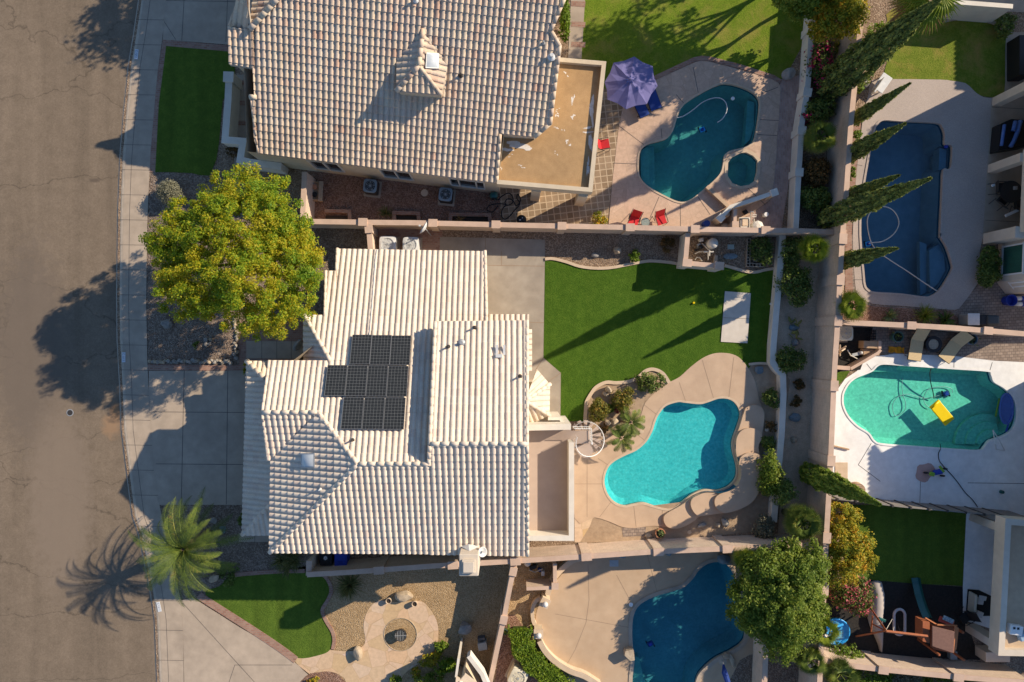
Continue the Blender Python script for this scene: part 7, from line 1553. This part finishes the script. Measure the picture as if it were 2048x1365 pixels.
for i, (x, y, a) in enumerate(((2000,376,-100),(2005,402,-50),(2038,408,0))): chair(('dark patio chair facing the pool' , 'dark patio chair south west of the table', 'dark patio chair tucked below the table')[i], x, y, R(a+10), DARK, DARK, 1.0, 'dark patio chairs', 'patio_chair')
boxp(thing('towel', 'white towel hung on the dark patio chair', 'towel', W(1987,371)), 'cloth', 1987, 371, .5, (.2,.13,.05), WHITEP, .3); boxp(thing('surfboard', 'long white board leaning under the patio roof', 'board', W(2026,430)), 'board', 2025, 426, .4, (.85,.16,.08), WHITEP, R(25), .03)
tb = thing('plastic_tub', 'round navy tub by the bay window wall', 'tub', W(2023,602)); c = W(2024,601,.5); b = MB(); b.lathe((c.x,c.y,0),[(.26,0),(.32,.5),(.29,.5),(.24,.2)],20); b.build('tub', BLUE, tb)
for i, (x, y) in enumerate(((2040,597),(2041,608))): r = thing('water_bottle', ('big white bottle with blue base farther from the bin' , 'big white bottle with blue base nearer the bin')[i], 'bottle', W(x+5,y), 0, 'white and blue bottles'); c = W(x,y,.3); b = MB(); b.tube([(c.x-.2,c.y,.15),(c.x+.16,c.y,.15)], .13, 12); b.build('body', WHITEP, r, True); b = MB(); b.tube([(c.x+.16,c.y,.15),(c.x+.3,c.y,.15)], .14, 12); b.build('cap', BLUE, r)
gb = thing('rubbish_bin', 'square grey lidded bin against the wall by the paved court', 'bin', W(1948,640)); boxp(gb, 'body', 1948, 639, 0, (.62,.62,.9), METAL, 0, .08); boxp(gb, 'lid', 1948, 639, .9, (.66,.66,.05), METALL, 0, .05)
gc = thing('grill_cover', 'long dark covered grill beside the grey bin', 'grill', W(1983,641)); boxp(gc, 'cover', 1970, 641, 0, (.55,.62,.95), BLACK, 0, .08); boxp(gc, 'hood', 1988, 641, 0, (.7,.58,1.05), mat('grill_cloth', (.05,.06,.065), rough=.5), 0, .12)
# playground
ps_ = thing('play_set', 'red cedar swing set with tower and green slide', 'play set', W(1860, 1260))
def beam(p, q_, w_=.1, nm='beam', m=None): b = MB(); b.tube([W(*p), W(*q_)], w_*.6, 4); return b.build(nm, m or WOODR, ps_)
beam((1772,1263,2.0),(1855,1273,2.0),.13); beam((1772,1262,2.0),(1738,1212,.05)); beam((1772,1262,2.0),(1712,1273,.05)); beam((1745,1232,.9),(1742,1264,.9),.08); beam((1744,1248,.9),(1771,1262,1.9),.07)
for x, y in ((1850,1238),(1900,1246),(1848,1290),(1896,1302)): beam((x,y,.0),(x,y,1.9) if False else (1024+(x-1024)*H/(H-1.9)*((H-1.9)/H) , y, 1.9), .1, 'post') if False else None
for x, y in ((1835,1232),(1880,1236),(1835,1278),(1882,1288)): g_ = W(x, y); b = MB(); b.box((g_.x, g_.y, 1.0), (.1,.1,2.0)); b.build('post', WOODR, ps_)
b = MB(); b.prism(G([(1835,1232),(1880,1236),(1882,1288),(1835,1278)]), 1.2, 1.26); b.build('deck', WOODR, ps_)
for P in ([(1841,1240),(1855,1242),(1855,1284),(1841,1280)],): b = MB(); b.prism([W(*p,1.7).xy for p in P], 1.2, 1.9); b.build('panel', WOODR, ps_)
b = MB(); A_ = [W(1864,1252,2.15), W(1908,1263,2.15), W(1906,1306,1.95), W(1864,1292,1.95)]; b.add(A_ + [p + Vector((0,0,.05)) for p in A_], [(3,2,1,0),(4,5,6,7),(0,1,5,4),(1,2,6,5),(2,3,7,6),(3,0,4,7)]); b.build('canopy', mat('brown_canopy', (.26,.14,.10), (.21,.11,.08), 8, fine=.1), ps_)
b = MB(); A_ = [W(1908,1252,2.1), W(1917,1256,1.9), W(1912,1298,1.75), W(1906,1306,1.95)]; b.add(A_ + [p + Vector((0,0,.04)) for p in A_], [(3,2,1,0),(4,5,6,7),(0,1,5,4),(1,2,6,5),(2,3,7,6),(3,0,4,7)]); b.build('side_panel', mat('orange_cedar', (.44,.17,.07), (.36,.13,.055), 7), ps_)
b = MB()
for k, (pa, pb, z0_, z1_) in enumerate((((1850,1236),(1874,1250),1.75,1.75),((1874,1250),(1914,1252),1.85,1.95))): b.tube([W(*pa,z0_), W(*pb,z1_)], .05, 5)
b.build('rail', mat('orange_cedar', (.44,.17,.07)), ps_)
boxp(ps_, 'toy_panel', 1893, 1243, 1.3, (.85,.3,.05), mat('red_panel', (.5,.08,.05), rough=.5), R(-20)); boxp(ps_, 'game_panel', 1897, 1240, 1.37, (.62,.25,.05), mat('teal_panel', (.08,.2,.24), (.5,.55,.55), 12, rough=.4), R(-25))
b = MB(); sl = [(1829,1156,.1),(1831,1168,.16),(1836,1190,.45),(1843,1212,.85),(1851,1232,1.2),(1853,1237,1.25)]; P = [W(*p) for p in sl]; k = []
for i, p in enumerate(P):
    t = (P[min(i+1,len(P)-1)] - P[max(i-1,0)]); t.z = 0; t.normalize(); s = Vector((-t.y,t.x,0))
    k += [p - s*.25 + Vector((0,0,.14)), p - s*.2, p + s*.2, p + s*.25 + Vector((0,0,.14))]
b.add(k, [(4*i+j, 4*i+j+1, 4*i+j+5, 4*i+j+4) for i in range(len(P)-1) for j in range(3)]); b.build('slide', SLIDEM, ps_)
for p, q_ in (((1771,1262,1.95),(1786,1236,.5)), ((1786,1264,1.95),(1790,1245,.5))): beam(p, q_, .02, 'rope', PVC)
boxp(ps_, 'swing_seat', 1765, 1240, .5, (.42,.16,.04), SLIDEM, R(-25))
sw = thing('ring_swing', 'white oval ring swing hanging from the cedar beam', 'swing', W(1800,1258)); b = MB(); P = []
for i in range(33): t = i/32*6.2832; P.append(W(1799 + 11*math.cos(t), (1231 if math.sin(t) > 0 else 1258) - 12*math.sin(t), .55))
b.tube(P, .075, 8, 0, False); b.build('ring', mat('pale_foam', (.52,.47,.46), (.46,.42,.42), 6), sw, True); b = MB(); b.tube([W(1800,1266,2.0), W(1793,1240,.6)], .012, 4); b.tube([W(1806,1266,2.0), W(1808,1262,.6)], .012, 4); b.build('rope', BLACK, sw)
cn = thing('covered_boat', 'long pale canvas covered canoe beside the pink bush', 'boat', W(1758,1225)); b = MB(); prof = [(1757,1164,.05,.1),(1756,1168,.34,.3),(1758,1190,.38,.42),(1757,1215,.40,.46),(1754,1240,.42,.46),(1757,1258,.34,.42),(1761,1275,.24,.34),(1764,1290,.14,.26),(1765,1306,.04,.2)]; vs = []
for x, y, w_, h_ in prof:
    c = W(x, y, .3)
    for j in range(7): t = math.pi*j/6; vs.append((c.x + w_*math.cos(t)*(1+.05*math.sin(5*y+j)), c.y, .05 + h_*math.sin(t)))
b.add(vs, [(i*7+j, i*7+j+1, (i+1)*7+j+1, (i+1)*7+j) for i in range(len(prof)-1) for j in range(6)]); b.build('canvas', mat('canvas', (.42,.37,.33), (.36,.315,.285), 4, big=.1), cn, True)
kp = thing('paddling_pool', 'bright blue paddling pool full of water between palms', 'paddling pool', W(1673,1265)); c = W(1673,1264,.25); b = MB(); b.lathe((c.x,c.y,.03),[(.72,0),(.76,.25),(.70,.27),(.66,.05)],30); b.build('rim', SKYB, kp, True); b = MB(); b.lathe((c.x,c.y,.16),[(.69,0),(.68,.01)],30); b.build('water', mat('paddling_water', (.03,.26,.62), (.10,.46,.78), 3.5, 6, rough=.12, spec=.6), kp)
b = MB(); b.tube([W(1660,1262,.3), W(1668,1255,.4), W(1686,1249,.34)], .07, 7); b.build('fold', SKYB, kp); boxp(kp, 'ledge', 1657, 1276, .05, (.5,.14,.3), WHITEP, R(-45))
sc_ = thing('white_swing', 'white moulded chair on the black mat under the patio cover', 'chair', W(1960,1215)); boxp(sc_, 'backrest', 1952, 1210, .1, (.13,1.1,.6), mat('cream_plastic', (.55,.52,.42), rough=.5), R(-4), .05); boxp(sc_, 'seat', 1962, 1204, .1, (.34,.34,.3), METALL, R(-10), .04); boxp(sc_, 'base', 1960, 1230, .08, (.4,.34,.2), METALL, R(-20), .04); boxp(sc_, 'hood', 1966, 1197, .4, (.42,.25,.06), METALL, R(-12), .03)
b = MB(); b.flat(G([(1934,1178),(1957,1180),(1986,1194),(1986,1232),(1930,1232)]), .045); tag(b.build('black_mat', mat('rubber_mat', (.012,.012,.013))), 'black mat under the white moulded chair', 'mat')
cab = thing('utility_cabinet', 'pale cabinet against the playground wall at the lower right', 'cabinet', W(1992,1312)); boxp(cab, 'cabinet', 1996, 1315, 0, (1.35,.55,.9), STUCCOP, 0, .02); boxp(thing('utility_box', 'small blue grey box beside the playground wall', 'utility box', W(1908,1312)), 'box', 1908, 1312, 0, (.4,.45,.3), BLUEG)
fc = chair('black folding camp chair beside the patio slab', 1930, 1236, R(120), BLACK, BLACK, 1.0, None, 'camp_chair'); ru = thing('roof_unit', 'white rooftop unit at the right edge of the patio cover', 'roof unit', W(2036,1262,2.7)); boxp(ru, 'housing', 2034, 1262, 2.7, (.65,.5,.35), WHITEP, R(-8), .04); boxp(ru, 'vent', 2029, 1257, 3.05, (.12,.12,.02), BLACK); boxp(ru, 'vent', 2037, 1258, 3.05, (.12,.12,.02), BLACK); boxp(ru, 'tarp', 2050, 1275, 2.7, (.5,.4,.3), mat('pale_blue_tarp', (.3,.42,.52), rough=.5), .3, .05)
# south yards
fp = thing('fire_pit', 'dark round metal fire pit in the middle of the flagstone circle', 'fire pit', W(801,1272)); c = W(801,1272,.42); b = MB(); b.lathe((c.x,c.y,.02),[(.2,0),(.3,.14),(.34,.4),(.30,.4),(.24,.2),(.05,.14)],24); b.build('bowl', DARK, fp); b = MB()
for i in range(7): x_ = -.27 + i*.09; l_ = math.sqrt(max(0,.3*.3 - x_*x_)); b.tube([(c.x+x_,c.y-l_,.4),(c.x+x_,c.y+l_,.4)],.012,4)
b.tube([(c.x-.33,c.y,.43),(c.x+.33,c.y+.02,.43)],.016,5); b.build('grate', METAL, fp)
b = MB(); b.tube([(p.x,p.y,.03) for p in FPIT + FPIT[:1]], .022, 6); tag(b.build('edging', ROCK), 'round stone edging of the gravel circle about the fire pit', 'edging')
ub = thing('electric_box', 'grey metal electric box in the shaded south gravel', 'electric box', W(964,1289)); boxp(ub, 'cabinet', 965, 1294, 0, (.5,.42,.55), METAL, R(10), .02); boxp(ub, 'hatch', 963, 1282, 0, (.42,.3,.4), mat('dark_grey', (.11,.11,.115)), R(10)); boxp(ub, 'latch', 963, 1283, .4, (.22,.05,.03), BLACK, R(10), .0)
def bin_(label, x, y, body, lid, mark=False):
    c = W(x, y, 1.05); r = thing('rubbish_bin', label, 'bin', (c.x,c.y,0)); b = MB(); b.box((c.x,c.y,.5), (.56,.62,.94), 0, 0, 1.12); b.build('body', body, r, bevel=.03); b = MB(); b.box((c.x,c.y,1.0), (.68,.74,.07)); b.box((c.x,c.y-.02,1.045), (.5,.52,.03)); b.build('lid', lid, r, bevel=.03)
    for s in (-.24,.24): b = MB(); b.lathe((c.x+s,c.y+.33,.12),[(.04,-.04),(.12,-.03),(.12,.03),(.04,.04)],12,M=Matrix.Rotation(1.57,3,'Y')); b.build('wheel', BLACK, r)
    b = MB(); b.tube([(c.x-.26,c.y+.37,.98),(c.x+.26,c.y+.37,.98)],.02,6); b.build('handle', body, r)
    b = MB()
    if mark:
        for k in range(8): a = k*.7854; b.add([(c.x+.03*math.cos(a-.5),c.y+.03*math.sin(a-.5)+.04,1.0655),(c.x+.10*math.cos(a-.22),c.y+.10*math.sin(a-.22)+.04,1.0655),(c.x+.12*math.cos(a),c.y+.12*math.sin(a)+.04,1.0655),(c.x+.10*math.cos(a+.22),c.y+.10*math.sin(a+.22)+.04,1.0655),(c.x+.03*math.cos(a+.5),c.y+.03*math.sin(a+.5)+.04,1.0655)],[(0,1,2,3,4)])
        b.build('flower_mark', WHITEP, r)
    else:
        b.tube([(c.x-.16+.02*i,c.y-.14+.01*math.sin(i*2),1.064) for i in range(17)],.012,4); b.tube([(c.x-.12+.02*i,c.y-.21+.01*math.sin(i*2.6),1.064) for i in range(13)],.012,4); b.build('embossing', mat('dark_blue_emboss',(.01,.02,.16)), r)
bin_('black rubbish bin with white flower mark under the eave', 651, 1118, BLACK, BLACK, True); bin_('blue rubbish bin under the eave beside the black one', 681, 1119, BLUE, BLUE)
wall('garden_wall', 'tan enclosure wall around the pump south of the block wall', [(1110,1128),(1110,1176),(1053,1178)], 1.3, .16, BLOCK, CAPM, .02, .05, pil=[(1110,1172)], pw=.3)
e5 = thing('pool_equipment', 'dark pump and pipes in the corner below the block wall', 'pool equipment', W(1075,1135)); tank(e5, 'filter', 1055, 1128, .2, .7, PVC); boxp(e5, 'pump', 1066, 1136, 0, (.4,.2,.3), BLACK, .3); boxp(e5, 'pump', 1080, 1141, 0, (.25,.2,.2), NAVY, -.2); pipe(e5, [(1058,1140,.3),(1070,1145,.3),(1085,1138,.5)], .03, METAL); boxp(e5, 'timer', 1086, 1148, 0, (.18,.25,.5), METALL)
arcs = thing('seat_wall', 'low curved tan seat wall around the round south deck', 'wall', W(1100,1330))
for P in ([(1172,1114),(1145,1122),(1120,1142),(1103,1165),(1095,1190)], [(1079,1282),(1090,1302),(1110,1323),(1140,1342),(1170,1353),(1200,1372)]):
    b = MB(); ribbon(b, smooth_loop([W(*p,.5).xy for p in P], 5, False), .24, 0, .5); b.build('wall_body', STUCCO, arcs); b = MB(); ribbon(b, smooth_loop([W(*p,.5).xy for p in P], 5, False), .3, .5, .56); b.build('coping', COPE, arcs)
b = MB(); ribbon(b, smooth_loop([W(*p,.3).xy for p in ((1082,1196),(1071,1204),(1065,1220),(1066,1240),(1070,1250))], 5, False), .2, 0, .32); b.build('planter_rim', COPE, arcs)
for lb, x, y in (('white globe lamp on the upper pillar of the round deck', 1090, 1206), ('white globe lamp on the lower pillar of the round deck', 1077, 1268)):
    c = W(x, y, .8); r = thing('lamp_pillar', lb, 'lamp', (c.x,c.y,0)); b = MB(); b.box((c.x,c.y,.4), (.44,.44,.8), R(-25) if y < 1230 else 0); b.build('pillar', STUCCO, r); b = MB(); b.box((c.x,c.y,.83), (.52,.52,.06), R(-25) if y < 1230 else 0); b.build('cap', COPE, r); b = MB(); b.lathe((c.x,c.y,.86), [(.06,0),(.08,.05),(.15,.14),(.16,.22),(.1,.33),(.04,.36)], 16); b.build('lantern', METALL, r, True)
cu = thing('closed_parasol', 'closed blue parasol leaning at the edge of the dark blue pool', 'parasol', W(1450,1345)); b = MB(); b.tube([W(1447,1330,1.2), W(1449,1345,1.5), W(1458,1372,1.9)], [.05,.16,.14], 9); b.build('canopy', NAVY, cu); b = MB(); b.tube([W(1445,1322,0), W(1447,1330,1.2)], .025, 6); b.build('pole', METALL, cu); b = MB(); b.lathe(W(1445,1322,0), [(.25,.02),(.25,.07),(.05,.12)], 14); b.build('base', CONC, cu)
bb = thing('rock_slide', 'tan rock block with a dark shaded side at the dark blue pool edge', 'rock', W(1252,1301)); b = MB(); c = W(1257,1300); b.prism([W(*p).xy for p in ((1248,1294),(1264,1291),(1266,1312),(1258,1314),(1246,1303))], .03, .55); b.build('block', ROCK, bb, bevel=.05)
b = MB(); b.box((*W(1228,1127,.03).xy, .03), (.5,.36,.03)); tag(b.build('drain_cover', METAL), 'grey square drain cover below the block wall', 'drain cover'); b = MB(); c = W(1338,1107,.2); b.lathe((c.x,c.y,.02),[(.2,0),(.16,.2),(.05,.3)],9); tag(b.build('rag', SLATE), 'crumpled blue cloth at the foot of the block wall', 'cloth')
# spiral staircase up to the balcony
stc = thing('spiral_stair', 'white metal spiral staircase from the pool deck to the balcony', 'staircase', W(1175, 880))
sc0 = W(1182, 884, 3.4); sx, sy, Rr = sc0.x, sc0.y, .80; WM_ = WHITEP
b = MB(); b.tube([(sx,sy,0),(sx,sy,3.9)], .05, 10); b.build('pole', WM_, stc)
N_T = 13
for i in range(N_T):
    a0 = R(150) - i*R(27); z = .22*(i+1)
    b = MB(); a1 = a0 - R(16); P = [(sx+.05*math.cos(a0),sy+.05*math.sin(a0)),(sx+Rr*math.cos(a0),sy+Rr*math.sin(a0)),(sx+Rr*math.cos((a0+a1)/2),sy+Rr*math.sin((a0+a1)/2)),(sx+Rr*math.cos(a1),sy+Rr*math.sin(a1)),(sx+.05*math.cos(a1),sy+.05*math.sin(a1))]
    b.prism([Vector(p) for p in P], z-.03, z, bottom=True); b.build('tread', FLOORB, stc)
b = MB(); P = [(sx+(Rr+.02)*math.cos(R(150)-t*R(27)*.5), sy+(Rr+.02)*math.sin(R(150)-t*R(27)*.5), .22+.11*t+.9) for t in range(2*N_T+1)]; b.tube(P, .022, 7); b.build('handrail', WM_, stc)
for t in range(0, 2*N_T+1): b = MB(); p = P[t]; b.tube([(p[0],p[1],p[2]-.92),(p[0],p[1],p[2])], .011, 5); b.build('baluster', WM_, stc)
b = MB(); P = [W(1138,888,2.9).xy, W(1138,862,2.9).xy, W(1182,862,2.9).xy, W(1182,888,2.9).xy]; b.prism(P, 2.82, 2.88, bottom=True); b.build('landing', FLOORB, stc)
b = MB(); b.prism([W(*p, 2.9).xy for p in ((1147,893),(1180,888),(1186,906),(1174,918),(1160,913))], 2.80, 2.87, bottom=True); b.build('landing', FLOORB, stc)
q1, q2, q3 = W(1149,858,3.8), W(1183,858,3.8), W(1184,890,3.8)
b = MB(); b.tube([q1, q2, q3], .022, 6); b.tube([q1 - Vector((0,0,.85)), q2 - Vector((0,0,.85)), q3 - Vector((0,0,.85))], .018, 6); b.build('landing_rail', WM_, stc)
for i in range(9): p = q1.lerp(q2, i/8); b = MB(); b.tube([p, p - Vector((0,0,.85))], .011, 5); b.build('baluster', WM_, stc)
for i in range(1, 8): p = q2.lerp(q3, i/8); b = MB(); b.tube([p, p - Vector((0,0,.85))], .011, 5); b.build('baluster', WM_, stc)
